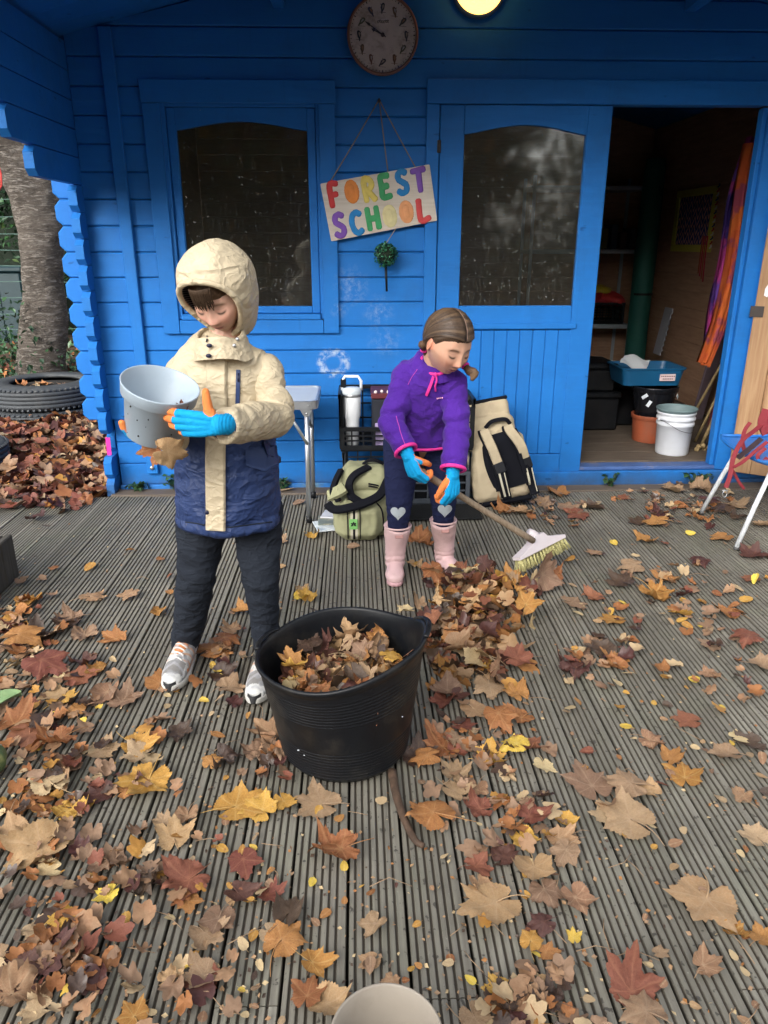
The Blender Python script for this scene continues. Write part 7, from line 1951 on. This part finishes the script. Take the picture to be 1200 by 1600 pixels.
for t in np.linspace(0, 6.283, 41):
    d = Vector((math.cos(t), math.sin(t), 0)); h = bf.ray_cast(Vector((cx_, cy_, hz+.016))+d*.4, -d); ring_.append(h[0]+d*.001 if h[0] is not None else Vector((cx_, cy_, hz+.016))+d*.11)
m = MB(); v_, f_ = tube_vf(ring_, .0065, 8, caps=False); m.add(v_, f_, 0, True); m.build('hem_binding', MPINK, girl)
gRS, gRE, gRW = at(634, 592, 2.95), at(612, 660, 2.885), at(634, 704, 2.80)
gLS, gLE, gLW = at(708, 604, 2.925), at(714, 672, 2.845), at(708, 732, 2.765)
sv1 = sleeve(gRS, gRE, gRW, [.054, .049, .047, .045, .041], 'sleeve', MFLC, girl, 41, .75, 1.0)
sv2 = sleeve(gLS, gLE, gLW, [.054, .049, .048, .047, .045], 'sleeve', MFLC, girl, 51, .75, 1.0)
for (El_, Wr_, rr0) in ((gRE, gRW, .0425), (gLE, gLW, .0455)):
    d_ = (Wr_-El_).normalized(); a_ = d_.orthogonal().normalized(); b_ = d_.cross(a_)
    m = MB(); pts = [Wr_+(a_*math.cos(t)+b_*math.sin(t))*rr0 for t in np.linspace(0, 6.283, 25)]; v_, f_ = tube_vf(pts, .0075, 10, caps=False); m.add(v_, f_, 0, True); m.build('cuff_binding', MPINK, girl)
MPT = mat('pink_thread', (.45, .06, .33), .8)
bs1 = bvh_of(sv1[1], sv1[2])
def ons(px, py): 
    h = bs1.ray_cast(O_, Vector(ray(px, py)).normalized()); return tuple(h[0]) if h[0] is not None else tuple(bs1.find_nearest(at(px, py, 2.85))[0])
m = MB(); v_, f_ = seam(bs1, [ons(619, 650), ons(624, 668), ons(629, 685), ons(634, 698)], .0014, .0005, 5); m.add(v_, f_, 0, True); m.build('sleeve_seam', MPT, girl)
m = MB(); v_, f_ = seam(bf, [onf(652, 577, 0), onf(643, 590, 0), onf(636, 605, 0), onf(632, 622, 0)], .0012, .0004, 5); m.add(v_, f_, 0, True); m.build('shoulder_seam', MPT, girl)
# collar, zip, cord
gHC = at(700, 535, 2.84); gHF = Vector((.44, -.69, -.50)); GHM = scale_m(head_matrix(gHC, gHF, math.radians(-5)), 1.10)
gn0 = GHM @ Vector((0, -.035, -.070)); gn1 = at(680, 582, 2.925)
ax_ = (Vector(gn0)-Vector(gn1)).normalized(); e1 = ax_.cross(Vector((0, 1, 0))).normalized(); e2 = e1.cross(ax_)
cl = []; cf = []; ncl = 36; ctr = Vector(at(683, 572, 2.905))
for lay, k_ in ((0, 1.), (1, .88)):
    for i_ in range(8):
        t = i_/7
        for j_ in range(ncl):
            a = 2*math.pi*j_/ncl; fr_ = max(0, math.cos(a-4.9)); r_ = (.075-.012*t)*k_
            cl.append(ctr+e1*r_*math.cos(a)+e2*r_*math.sin(a)+ax_*(-.035+.068*t*(1-.55*fr_)))
for i_ in range(7):
    for j_ in range(ncl): a, b = i_*ncl+j_, i_*ncl+(j_+1) % ncl; q = (a, b, b+ncl, a+ncl); cf.append(q); cf.append(tuple(k_+8*ncl for k_ in q)[::-1])
mesh_obj('collar', [tuple(p) for p in cl], cf, MFLC, girl, smooth=True)
m = MB(); pts = [cl[7*ncl+j_ % ncl]*.5+cl[15*ncl+j_ % ncl]*.5 for j_ in range(ncl+1)]; v_, f_ = tube_vf(pts, .0062, 8, caps=False); m.add(v_, f_, 0, True); m.build('collar_binding', MPINK, girl)
strap([onf(677, 588, .006), onf(673, 600, .006), onf(669, 610, .005), onf(666, 617, .004)], .012, .005, [MPINK], 'zip_tape', girl, (-.2, -.9, .3))
m = MB(); m.tube(catmull([onf(679, 583, .012), onf(681, 592, .016), onf(679, 600, .014), onf(680, 610, .010)], 5), .0034, 8); q = onf(680, 586, .016); m.ball(q, (.006, .004, .009), 5); m.build('zip_pull', MPINK, girl)
m = MB(); c = onf(687, 622, .003)
for q in range(4): m.ball((c[0]-.010+.0065*q, c[1]-.001*q, c[2]+.001*q), (.0028, .0015, .0034), 4)
m.build('chest_mark', mat('pink_white_print', (.75, .35, .50), .6), girl)
# gloves on the broom handle
LG2 = .158
dW = (gRW-gRE).normalized(); W3 = gRW+dW*.022
gd1, gh1 = glove(tuple(W3), (.34, -.28, -.90), (.62, .62, .10), 1, LG2, [(38, 62, 45), (42, 66, 48), (46, 70, 50), (50, 74, 52)], [(.6, .5, .65, .19), (.55, .1, .9, .18), (.45, -.35, .9, .13)], girl, arm=dW)
dW = (gLW-gLE).normalized(); W4 = gLW+dW*.022
gd2, gh2 = glove(tuple(W4), (-.02, -.22, -.97), (-.55, .72, -.05), -1, LG2, [(40, 60, 45), (44, 66, 48), (46, 70, 50), (48, 72, 50)], [(.75, .75, .15, .20), (.95, .30, .45, .20), (.95, .0, .6, .14)], girl, back_thumb=True, arm=dW)
jg = [([tuple(gn0), tuple(gn1)], [.042, .046]), ([tuple(at(676, 592, 2.955)), tuple(at(664, 630, 3.02)), tuple(at(659, 652, 3.085))], [.075, .07, .055]), ([tuple(at(638, 592, 2.955)), tuple(at(706, 602, 2.935))], [.045, .045]),
      ([gRS, gRE], [.040, .034]), ([gRE, W3], [.032, 0.009]), ([gLS, gLE], [.040, .034]), ([gLE, W4], [.032, 0.009]), ([gRH, gRK], [.062, .044]), ([gRK, gRA], [.040, .020]), ([gLH, gLK], [.062, .044]), ([gLK, gLA], [.040, .020]), ([gRH, gLH], [.062, .062]),
      ([gRA, mid((gRA.x, gRA.y, .045), (gRT.x, gRT.y, .045), .6)], [.028, .022]), ([gLA, mid((gLA.x, gLA.y, .045), (gLT.x, gLT.y, .045), .6)], [.028, .022])]
SKG = (.54, .32, .22)
make_body('body', girl, GHM, jg, gh1+gh2, SKG, (.40, .13, .12), (.080, .044, .026), .7, (-1, 1))
def brown_g(p, phi, n1, n2):
    b = (1+.3*n1+.3*n2)[:, None]; base = np.tile(np.array((.055, .034, .021)), (len(p), 1)); hi = sst(.45, .0, np.abs(phi-2.1))[:, None]*(np.abs(p[:, :1]) > .02)
    return np.clip((base*(1-.45*hi)+np.array((.23, .145, .075))*.45*hi)*b, .004, 1)
hair_cap(GHM, [(-.1, -.055), (-.045, -.060), (-.028, -.034), (-.014, .008), (.018, .010), (.045, .040), (.062, .050), (.09, .052)], 'hair', girl, MHAIR, brown_g, 1.06, True, 7, inner=.955, edge=.016, tex=95, amp=.0011)
rs_ = random.Random(12); hm_ = [mat('hair_strand_%d' % q, c, .42, .25, 60, .1, spec=.35) for q, c in enumerate(((.036, .022, .014), (.052, .032, .020), (.076, .047, .028), (.115, .073, .042)))]
m = MB()
for sx in (-1, 1):
    dp = np.array((sx*.70, -.58, -.36)); dp /= np.linalg.norm(dp)
    for q in range(300):
        a = math.radians(30+158*((q+rs_.random())/300)); d0 = np.array((sx*.030, math.cos(a), math.sin(a))); d0 /= np.linalg.norm(d0)
        dm = np.array((sx*(.95+.1*rs_.random()), .52*math.cos(a), .36+.42*math.sin(a))); lift = 1.078+.012*rs_.random(); P = []; ph_ = rs_.uniform(0, 6); w_ = rs_.uniform(.001, .006)
        for t in np.linspace(0, 1, 11):
            d = (1-t)**2*d0+2*t*(1-t)*dm+t*t*dp; d = d/np.linalg.norm(d)+np.array((0, w_*math.sin(4*t+ph_), w_*math.cos(5*t+ph_))); d /= np.linalg.norm(d)
            b_ = head_base(d[None])[0]; k_ = lift*(1-.016*(1-t)**6)+.01*math.sin(math.pi*t); P.append(GHM @ Vector(b_*k_))
        tone = mnoise.noise(Vector((a*7, sx*3, 1)))+.35*rs_.random()+(.35 if 1.5 < a < 2.5 else 0)
        m.tube(P, [.0011]+[.0019]*9+[.0014], 5, m=0 if tone < -.05 else 1 if tone < .22 else 2 if tone < .6 else 3)
o = m.build('hair_strands', hm_, girl); o['kind'] = 'stuff'
m = MB()
for q in range(150):
    sx = rs_.choice((-1, 1)); u = rs_.random(); y0 = .075-.07*u; x0 = .018+.052*min(1, u*1.3); z0 = .050-.034*u+rs_.uniform(-.004, .006); P = []
    for t in np.linspace(0, 1, 5):
        d = np.array((sx*(x0+.004*t), y0-.030*t, z0+.010-.010*(1-t)+.006*t)); d = d/np.linalg.norm(d); b_ = head_base(d[None])[0]; P.append(GHM @ Vector(b_*(1.004+.055*t)))
    m.tube(P, [.0003, .0007, .0009, .0009, .0006], 3, m=rs_.randrange(3))
o = m.build('hairline_wisps', hm_, girl); o['kind'] = 'stuff'
# pigtails with pink ties
for sx, end in ((-1, None), (1, None)):
    p0 = GHM @ Vector((sx*.066, -.040, -.040)); 
    if sx < 0: P = [p0, Vector(at(727, 572, 2.865)), Vector(at(734, 580, 2.845)), Vector(at(742, 583, 2.835)), Vector(at(738, 592, 2.83))]
    else: P = [p0, p0+Vector((.01, .03, -.02)), p0+Vector((.03, .05, -.05)), p0+Vector((.05, .06, -.08)), p0+Vector((.06, .06, -.11))]
    V, F, E = remesh([sweep([tuple(q) for q in P], [.017, .012, .017, .016, .009], n=18)], .0024, 2)
    T_ = catmull([tuple(q) for q in P], 8); nn_ = np.array([np.argmin(((T_-q)**2).sum(1)) for q in V]); rel = V-T_[nn_]; an = np.arctan2(rel[:, 2], rel[:, 0])
    st_ = np.array([mnoise.noise(Vector((a*5, n_*.08, 2.0))) for a, n_ in zip(an, nn_)]); V = V+normals(V, F)*(st_*.003)[:, None]
    C = np.clip(np.array((.10, .058, .034))*(1+.8*st_)[:, None], .004, 1)+np.array((.06, .04, .02))*sst(18, 30, nn_)[:, None]
    pt = mesh_obj('pigtail', V, F, MHAIR, girl, smooth=True, attrs={'tint': C})
    i_ = 8; d_ = Vector(T_[i_+1]-T_[i_]).normalized(); a_ = d_.orthogonal().normalized(); b_ = d_.cross(a_)
    m = MB(); v_, f_ = tube_vf([Vector(T_[i_])+(a_*math.cos(t)+b_*math.sin(t))*.0125 for t in np.linspace(0, 6.283, 17)], .005, 8, caps=False); m.add(v_, f_, 0, True); m.build('hair_tie', MPINK, pt)
m = MB()
for q in range(26):
    a = RND.uniform(.62, 2.6); x_ = RND.choice((-1, 1))*RND.uniform(.004, .06); P = []
    for t in np.linspace(0, 1, 6):
        d = Vector((x_*(1+.3*t), math.cos(a+.25*t)*.09, math.sin(a+.25*t)*.1)); d = d.normalized(); pb_ = head_base(np.array([d[:]]))[0]; P.append(GHM @ Vector(pb_*(1.088+.035*t*RND.uniform(.2, 1))))
    m.tube(P, .00045, 3)
o = m.build('stray_hair', mat('brown_fringe', (.085, .05, .028)), girl); o['kind'] = 'stuff'
# ================================================================== FALLEN LEAVES ON THE DECKING
MARKS = [('the black tub', TB), ("the boy's trainers", Vector((-.47, 2.2, 0))), ("the girl's pink boots", Vector((.27, 2.98, 0))), ('the beige pot', Vector((.03, .80, 0))), ('the broom head', Vector((.77, 3.0, 0))),
         ('the blue chair', Vector((1.85, 3.52, 0))), ('the doorway step', Vector((1.75, 4.25, 0))), ('the green rucksack', Vector((.03, 3.5, 0))), ('the beige rucksack', Vector((.85, 3.95, 0))), ('the timber planter', Vector((-1.5, 2.75, 0))),
         ('the green gourd', Vector((-1.05, 1.8, 0))), ('the dark stick', Vector((.06, 1.5, 0))), ('the folding table', Vector((-.3, 3.75, 0)))]
SHOWN = {'flat': 'flat', 'curled': 'curled', 'half folded': 'half folded', 'rolled': 'rolled up', 'crumpled': 'crumpled', 'arched': 'arched'}
LEAVES = []
def where(p):
    best = min(MARKS, key=lambda q: (Vector((p[0], p[1], 0))-q[1]).length); d = Vector((p[0], p[1], 0))-best[1]
    w = ('right of' if d.x > 0 else 'left of') if abs(d.x) > abs(d.y) else ('behind' if d.y > 0 else 'in front of')
    return best[0], w, d.length
occ = []
def add_maple(p, size, ci, kind, rot=None, tilt=None, spot=None, v=None):
    me = MAPLE[kind][RND.randrange(6) if v is None else v]
    o = put_leaf('maple_leaf', me, ci, p, size, RND.uniform(0, 6.28) if rot is None else rot, tilt or (RND.gauss(0, .09), RND.gauss(0, .09)))
    LEAVES.append((o, 'maple', ci, SHOWN[kind], size, spot)); return o
def add_small(p, size, ci, spot=None):
    o = put_leaf('small_leaf', RND.choice(BIRCH), ci, p, size, RND.uniform(0, 6.28), (RND.gauss(0, .2), RND.gauss(0, .2)))
    LEAVES.append((o, 'small', ci, '', size, spot)); return o
def pxm_at(p): return FPX/float((np.array(p)-np.array((0, 0, CAMH)))@_f)
def by_px(px, py, w, ci, kind, z=.0):
    p = gnd(px, py, z); return add_maple((p.x, p.y, z), w/pxm_at(p)/1.48, ci, kind)
BIG = [(98, 1097, 50, 5, 'flat'), (47, 1147, 88, 3, 'flat'), (212, 1167, 56, 5, 'curled'), (233, 1220, 84, 5, 'curled'), (80, 1230, 74, 8, 'arched'), (88, 1222, 60, 0, 'half folded'), (367, 1262, 88, 5, 'flat'), (273, 1313, 62, 0, 'curled'), (297, 1377, 82, 3, 'curled'),
 (373, 1397, 62, 4, 'half folded'), (343, 1437, 66, 1, 'flat'), (67, 1330, 108, 0, 'half folded'), (53, 1497, 104, 4, 'curled'), (100, 1440, 54, 5, 'arched'), (172, 1397, 38, 7, 'curled'), (160, 1350, 52, 1, 'curled'), (380, 1345, 58, 3, 'flat'),
 (232, 1383, 56, 6, 'crumpled'), (277, 1147, 54, 6, 'crumpled'), (347, 1187, 56, 6, 'crumpled'), (317, 1525, 62, 3, 'flat'), (141, 936, 42, 0, 'arched'), (109, 974, 42, 6, 'curled'), (132, 992, 52, 1, 'crumpled'), (182, 1000, 42, 2, 'half folded'), (129, 1036, 46, 4, 'crumpled'),
 (68, 1048, 78, 3, 'arched'), (118, 1062, 52, 3, 'flat'), (168, 1083, 62, 0, 'rolled'), (410, 1268, 60, 5, 'flat'), (443, 1253, 42, 5, 'curled'), (503, 1258, 82, 1, 'flat'), (677, 1283, 90, 2, 'arched'), (533, 1337, 84, 2, 'crumpled'), (417, 1400, 46, 3, 'curled'),
 (450, 1432, 72, 6, 'rolled'), (440, 1477, 78, 2, 'arched'), (487, 1507, 52, 5, 'curled'), (587, 1447, 50, 1, 'half folded'), (580, 1503, 40, 0, 'flat'), (775, 1415, 104, 0, 'flat'), (743, 1357, 52, 3, 'half folded'), (787, 1340, 54, 4, 'curled'), (750, 1267, 52, 3, 'crumpled'),
 (707, 1235, 48, 1, 'curled'), (510, 1572, 78, 0, 'curled'), (480, 1560, 60, 2, 'flat'), (740, 1590, 62, 1, 'flat'), (783, 1560, 70, 6, 'crumpled'), (860, 1570, 60, 6, 'crumpled'), (900, 1047, 56, 4, 'crumpled'), (943, 1020, 52, 6, 'half folded'), (967, 1037, 44, 2, 'curled'),
 (925, 1230, 78, 1, 'flat'), (985, 1285, 98, 1, 'flat'), (985, 1233, 68, 1, 'arched'), (945, 1277, 38, 8, 'flat'), (1033, 1047, 36, 2, 'rolled'), (1077, 1127, 48, 3, 'flat'), (1013, 1160, 42, 0, 'crumpled'), (1047, 1187, 44, 2, 'half folded'), (1070, 1217, 58, 5, 'flat'),
 (1137, 1180, 58, 1, 'half folded'), (1177, 1163, 48, 6, 'curled'), (827, 1280, 56, 3, 'crumpled'), (883, 1283, 42, 5, 'half folded'), (873, 1313, 52, 0, 'curled'), (833, 1360, 80, 0, 'half folded'), (850, 1393, 62, 1, 'arched'), (815, 1312, 52, 5, 'curled'), (850, 1447, 48, 4, 'arched'),
 (852, 1490, 34, 2, 'flat'), (897, 1467, 26, 7, 'curled'), (1103, 1407, 118, 0, 'flat'), (1183, 1310, 52, 8, 'half folded'), (1143, 1457, 42, 5, 'crumpled'), (1190, 1472, 52, 2, 'curled'), (987, 1552, 90, 3, 'curled'), (1010, 1590, 80, 1, 'arched'), (1030, 1490, 30, 1, 'flat'),
 (708, 985, 58, 4, 'half folded'), (751, 993, 54, 2, 'flat'), (737, 1028, 62, 8, 'flat'), (700, 1081, 62, 1, 'curled'), (764, 1076, 62, 1, 'arched'), (809, 1087, 46, 2, 'curled'), (740, 1110, 58, 0, 'flat'), (815, 1124, 52, 2, 'curled'), (721, 1135, 44, 3, 'flat'), (692, 1169, 62, 2, 'curled'),
 (668, 1193, 54, 2, 'arched'), (761, 1188, 58, 5, 'rolled'), (817, 1169, 58, 3, 'half folded'), (849, 1198, 42, 8, 'flat'), (892, 945, 48, 1, 'flat'), (930, 935, 40, 3, 'curled'), (1020, 930, 60, 5, 'crumpled'), (1060, 960, 44, 5, 'curled'), (960, 970, 46, 5, 'flat'), (700, 1045, 54, 6, 'crumpled'),
 (1010, 845, 44, 2, 'curled'), (1028, 820, 42, 2, 'flat'), (905, 805, 40, 3, 'flat'), (850, 790, 40, 1, 'crumpled'), (820, 800, 40, 0, 'curled'), (790, 800, 36, 2, 'crumpled'), (930, 795, 42, 6, 'rolled'), (870, 770, 40, 2, 'half folded'), (655, 852, 46, 2, 'crumpled'), (648, 885, 32, 0, 'curled'),
 (480, 935, 44, 5, 'crumpled'), (470, 932, 30, 7, 'curled'), (440, 1175, 62, 1, 'crumpled'), (425, 1150, 60, 0, 'half folded'), (400, 1180, 54, 1, 'curled'), (330, 1020, 62, 2, 'arched'), (345, 1055, 56, 6, 'crumpled'), (250, 1070, 60, 2, 'flat'), (380, 955, 40, 2, 'half folded'), (365, 985, 34, 0, 'curled'),
 (205, 930, 34, 0, 'flat'), (250, 955, 30, 5, 'rolled'), (30, 1010, 66, 2, 'arched'), (25, 960, 50, 2, 'curled'), (40, 940, 40, 5, 'curled'), (160, 1240, 50, 4, 'curled'), (30, 1260, 58, 2, 'half folded'), (20, 1300, 62, 0, 'curled'), (210, 1590, 60, 5, 'flat'), (60, 1580, 56, 8, 'curled'),
 (1140, 960, 40, 2, 'curled'), (1170, 1000, 56, 3, 'arched'), (1190, 1040, 50, 1, 'curled'), (1110, 1010, 40, 1, 'flat'), (1175, 905, 34, 3, 'flat'), (1040, 905, 42, 2, 'curled'), (1095, 880, 36, 4, 'arched'), (1130, 840, 40, 2, 'flat'), (1175, 870, 44, 4, 'curled')]
for q in BIG: by_px(*q, z=.001)
def near_thing(x, y):
    if (x-TB.x)**2+(y-TB.y)**2 < .19**2: return True
    if (x-.033)**2+(y-.83)**2 < .10**2: return True
    if -.16 < x < .20 and 3.38 < y < 3.75: return True
    return False
# the rest, thicker where the photograph has them thicker
ZONES = [  # x0, y0, x1, y1 (pixels), maple, small, width range
 (0, 960, 130, 1120, 9, 12, (38, 66)), (0, 1120, 130, 1330, 8, 14, (44, 78)), (0, 1330, 170, 1600, 8, 18, (44, 84)), (130, 1000, 420, 1180, 5, 18, (34, 58)), (130, 1180, 430, 1400, 5, 26, (36, 60)), (170, 1400, 480, 1600, 5, 22, (40, 70)),
 (640, 1090, 850, 1260, 6, 14, (42, 66)), (700, 1230, 900, 1420, 4, 16, (40, 66)), (480, 1230, 700, 1560, 1, 26, (30, 40)), (700, 1420, 960, 1600, 2, 22, (34, 60)), (880, 1050, 1200, 1250, 3, 34, (30, 48)), (960, 1250, 1200, 1600, 1, 22, (34, 60)),
 (880, 880, 1200, 1060, 7, 30, (30, 50)), (880, 790, 1200, 890, 5, 10, (24, 40)), (130, 800, 600, 960, 2, 16, (22, 36)), (640, 860, 800, 930, 1, 6, (24, 36)), (980, 765, 1160, 820, 8, 6, (26, 46)), (800, 770, 980, 800, 2, 4, (20, 32)), (420, 760, 520, 850, 1, 3, (18, 30))]
for (x0, y0, x1, y1, nm_, ns_, wr_) in ZONES:
    for q in range(nm_+ns_):
        for _ in range(8):
            px, py = RND.uniform(x0, x1), RND.uniform(y0, y1); p = gnd(px, py, 0)
            if not near_thing(p.x, p.y) and .62 < p.y < 4.28: break
        else: continue
        if q < nm_:
            w = RND.uniform(*wr_); dark = y1 <= 820 and x0 > 900
            ci = RND.choice((6, 6, 4, 1)) if dark else RND.choices(range(9), LW)[0]
            add_maple((p.x, p.y, .001), w/pxm_at(p)/1.5, ci, RND.choices(list(MAPLE), KW)[0])
        else:
            add_small((p.x, p.y, .001), RND.uniform(5, 13)/pxm_at(p)*.9, RND.choices(range(9), [18, 10, 14, 5, 2, 16, 2, 8, 25])[0])
# swept heap before the broom
HP = [(700, 950, .0), (745, 935, .0), (790, 945, .0), (690, 1000, .0), (735, 985, .0), (720, 1040, 0), (760, 1020, 0)]
for q in range(30):
    px, py, _ = HP[q % 7]; px += RND.gauss(0, 30); py += RND.gauss(0, 24); p = gnd(px, py, 0); h = max(.0, .13-.28*math.hypot(p.x-.45, (p.y-2.72)*.8))*RND.uniform(.5, 1.1)
    add_maple((p.x, p.y, h), RND.uniform(.055, .085), RND.choices(range(9), [16, 16, 20, 16, 12, 8, 12, 0, 6])[0], RND.choice(('curled', 'crumpled', 'half folded', 'arched', 'rolled')), tilt=(RND.gauss(0, .55), RND.gauss(0, .55)), spot='in the swept heap')
for (px, py, Y, s_, ci, kd, rt, tl) in ((848, 897, 2.84, .125, 1, 'curled', .1, (.95, 1.2)), (836, 925, 2.86, .085, 8, 'curled', .3, (.55, .4)), (772, 916, 2.88, .075, 5, 'half folded', .4, (.8, -.5)), (800, 905, 2.88, .07, 2, 'curled', .3, (.3, 0)), (868, 900, 2.9, .06, 2, 'crumpled', .3, (.3, 0))):
    o = add_maple((0, 0, 0), s_, ci, kd, rt, tl, 'gathered by the broom'); o.location = at(px, py, Y)
def s3(rs):
    p = HP[rs.randrange(7)]; g_ = gnd(p[0]+rs.gauss(0, 26), p[1]+rs.gauss(0, 20), 0); return (g_.x, g_.y, max(.006, (.12-.28*math.hypot(g_.x-.45, (g_.y-2.72)*.8))*rs.random()))
litter('leaf_heap', 300, s3, 'loose heap of broken brown leaves swept up in front of the broom', (.03, .066), 31, cw=[14, 14, 16, 16, 14, 4, 18, 0, 4], tilt=.6)
# leaves in the tub
def tubz(x, y): return .238+.03*math.exp(-((x-.04)**2+(y-.03)**2)/.02)
for q in range(30):
    r = .165*math.sqrt(RND.random()); a = RND.uniform(0, 6.28); x_, y_ = r*math.cos(a), r*math.sin(a)
    add_maple((TB.x+x_, TB.y+y_, tubz(x_, y_)-.012+RND.uniform(0, .02)), RND.uniform(.05, .075), RND.choices(range(9), [20, 14, 18, 14, 8, 5, 10, 0, 9])[0], RND.choice(('curled', 'crumpled', 'half folded', 'rolled', 'arched')), tilt=(RND.gauss(0, .5), RND.gauss(0, .5)), spot='inside the black tub')
def s4(rs):
    r = .168*math.sqrt(rs.random()); a = rs.uniform(0, 6.28); x_, y_ = r*math.cos(a), r*math.sin(a); return (TB.x+x_, TB.y+y_, tubz(x_, y_)-.03+rs.uniform(-.02, .02))
litter('tub_leaf_fill', 300, s4, 'mass of crushed brown leaves filling the black tub', (.032, .062), 33, cw=[14, 14, 16, 14, 12, 2, 22, 0, 4], tilt=.7)
m = MB(); m.lathe([(0, .165), (.195, .165)], 40, (TB.x-.006, TB.y, 0)); tag(m.build('tub_leaf_mould', mat('leaf_mould_soil', (.075, .045, .028))), 'dark layer of leaf mould deep inside the black tub', None, None, 'stuff')
rs_ = random.Random(77); m = MB()
for q in range(16):                                # stalks sticking up in the tub
    a = rs_.uniform(0, 6.28); r = rs_.uniform(.03, .17); b_ = Vector((TB.x+r*math.cos(a), TB.y+r*math.sin(a), .21)); d = Vector((rs_.gauss(0, .5), rs_.gauss(0, .5), rs_.uniform(.3, 1))).normalized(); L = rs_.uniform(.05, .12)
    m.tube([b_, b_+d*L*.5+Vector((0, 0, .004)), b_+d*L], [.0018, .0015, .001], 5)
tag(m.build('leaf_stalk', mat('stalk_brown', (.16, .075, .045), .7)), 'thin leaf stalks poking out of the tub of leaves', None, None, 'stuff')
# crumbs of leaf between the ribs
rs = np.random.default_rng(91); n = 1500; P = []
while len(P) < n:
    g_ = gnd(rs.uniform(-40, 1240), rs.uniform(800, 1620)); 
    if .62 < g_.y < 4.2 and not near_thing(g_.x, g_.y): P.append((g_.x, g_.y, .001+rs.uniform(0, .002)))
o = leaf_cloud('leaf_crumbs', P, .0055, [LM[0], LM[1], LM[8], LM[2], LM[6]], None, 92, [.28, .2, .2, .16, .16], tilt=.15, narrow=.7); tag(o, 'crumbs of dry leaf strewn over the ribbed decking', None, None, 'stuff')
m = MB(); rs_ = random.Random(5)
for q in range(70):
    g_ = gnd(rs_.uniform(0, 1200), rs_.uniform(880, 1600)); a = rs_.uniform(0, 6.28); L = rs_.uniform(.03, .10); c_ = rs_.uniform(-.4, .4)
    if near_thing(g_.x, g_.y) or g_.y < .65: continue
    m.tube([(g_.x, g_.y, .004), (g_.x+L*.5*math.cos(a), g_.y+L*.5*math.sin(a), .012), (g_.x+L*math.cos(a+c_), g_.y+L*math.sin(a+c_), .004)], [.0013, .0011, .0008], 4)
tag(m.build('leaf_stalks', mat('pale_stalk', (.30, .20, .12), .7)), 'loose thin leaf stalks strewn on the decking', None, None, 'stuff')
# names that tell one leaf from another
ORD = ['', 'second', 'third', 'fourth', 'fifth', 'sixth', 'seventh', 'eighth', 'ninth', 'tenth', 'eleventh', 'twelfth', 'thirteenth', 'fourteenth', 'fifteenth', 'sixteenth', 'seventeenth', 'eighteenth', 'nineteenth', 'twentieth']
bins = {}
for (o, kd, ci, shp, size, spot) in LEAVES:
    col_ = LEAFC[ci][0]
    if spot: mk, wh, dist = spot, '', (o.location-Vector((.4, 2.7, 0))).length
    else: mk, wh, dist = where(o.location)
    sz = ('large ' if size > .078 else 'small ' if size < .05 else '') if kd == 'maple' else ''
    bins.setdefault((kd, sz, col_, shp, wh, mk), []).append((dist, o))
for (kd, sz, col_, shp, wh, mk), L_ in bins.items():
    L_.sort(key=lambda q: q[0])
    for q, (dist, o) in enumerate(L_):
        what = f"{sz}{shp} {col_} maple leaf" if kd == 'maple' else f"little oval {col_} leaf"
        base = f"{what} {wh} {mk}" if wh else f"{what} {mk}"
        if len(L_) > 1 and q < len(ORD): base += (', nearest to it' if q == 0 else f', {ORD[q]} nearest') if wh else (', the lowest down' if False else f', {ORD[q] or "first"} from the girl')
        tag(o, base, 'leaf', 'maple leaves fallen on the decking' if kd == 'maple' and not spot else ('small leaves fallen on the decking' if kd == 'small' else 'leaves '+mk))

# bits and torn leaves drifted together where the boards are not swept
DR = [(30, 990, 50, 60, 60), (60, 1080, 70, 50, 50), (60, 1200, 70, 70, 46), (60, 1330, 80, 60, 40), (90, 1500, 80, 70, 46), (240, 1200, 70, 70, 20), (230, 1370, 90, 60, 22), (730, 1150, 60, 50, 40), (800, 1270, 60, 70, 34), (1050, 930, 90, 40, 40), (1060, 795, 60, 18, 46), (940, 1030, 40, 30, 26), (1120, 1020, 60, 50, 26), (860, 800, 50, 14, 20), (340, 1040, 40, 40, 22), (430, 1180, 30, 30, 22), (840, 1570, 50, 40, 26), (300, 1560, 100, 50, 20)]
DW = [q[4] for q in DR]
def s5(rs):
    for _ in range(20):
        q = rs.choices(DR, DW)[0]; g_ = gnd(q[0]+rs.gauss(0, q[2]*.8), q[1]+rs.gauss(0, q[3]*.8), 0)
        if not near_thing(g_.x, g_.y) and .64 < g_.y < 4.28: return (g_.x, g_.y, .008+rs.uniform(0, .014))
    return (-1.3, 2.5, .01)
litter('leaf_drift', 620, s5, 'drifts of torn and crumpled brown leaf pieces on the decking', (.018, .048), 35, cw=[24, 22, 14, 8, 5, 5, 12, 1, 9], tilt=.28, kinds=('curled', 'crumpled', 'arched', 'half folded'))
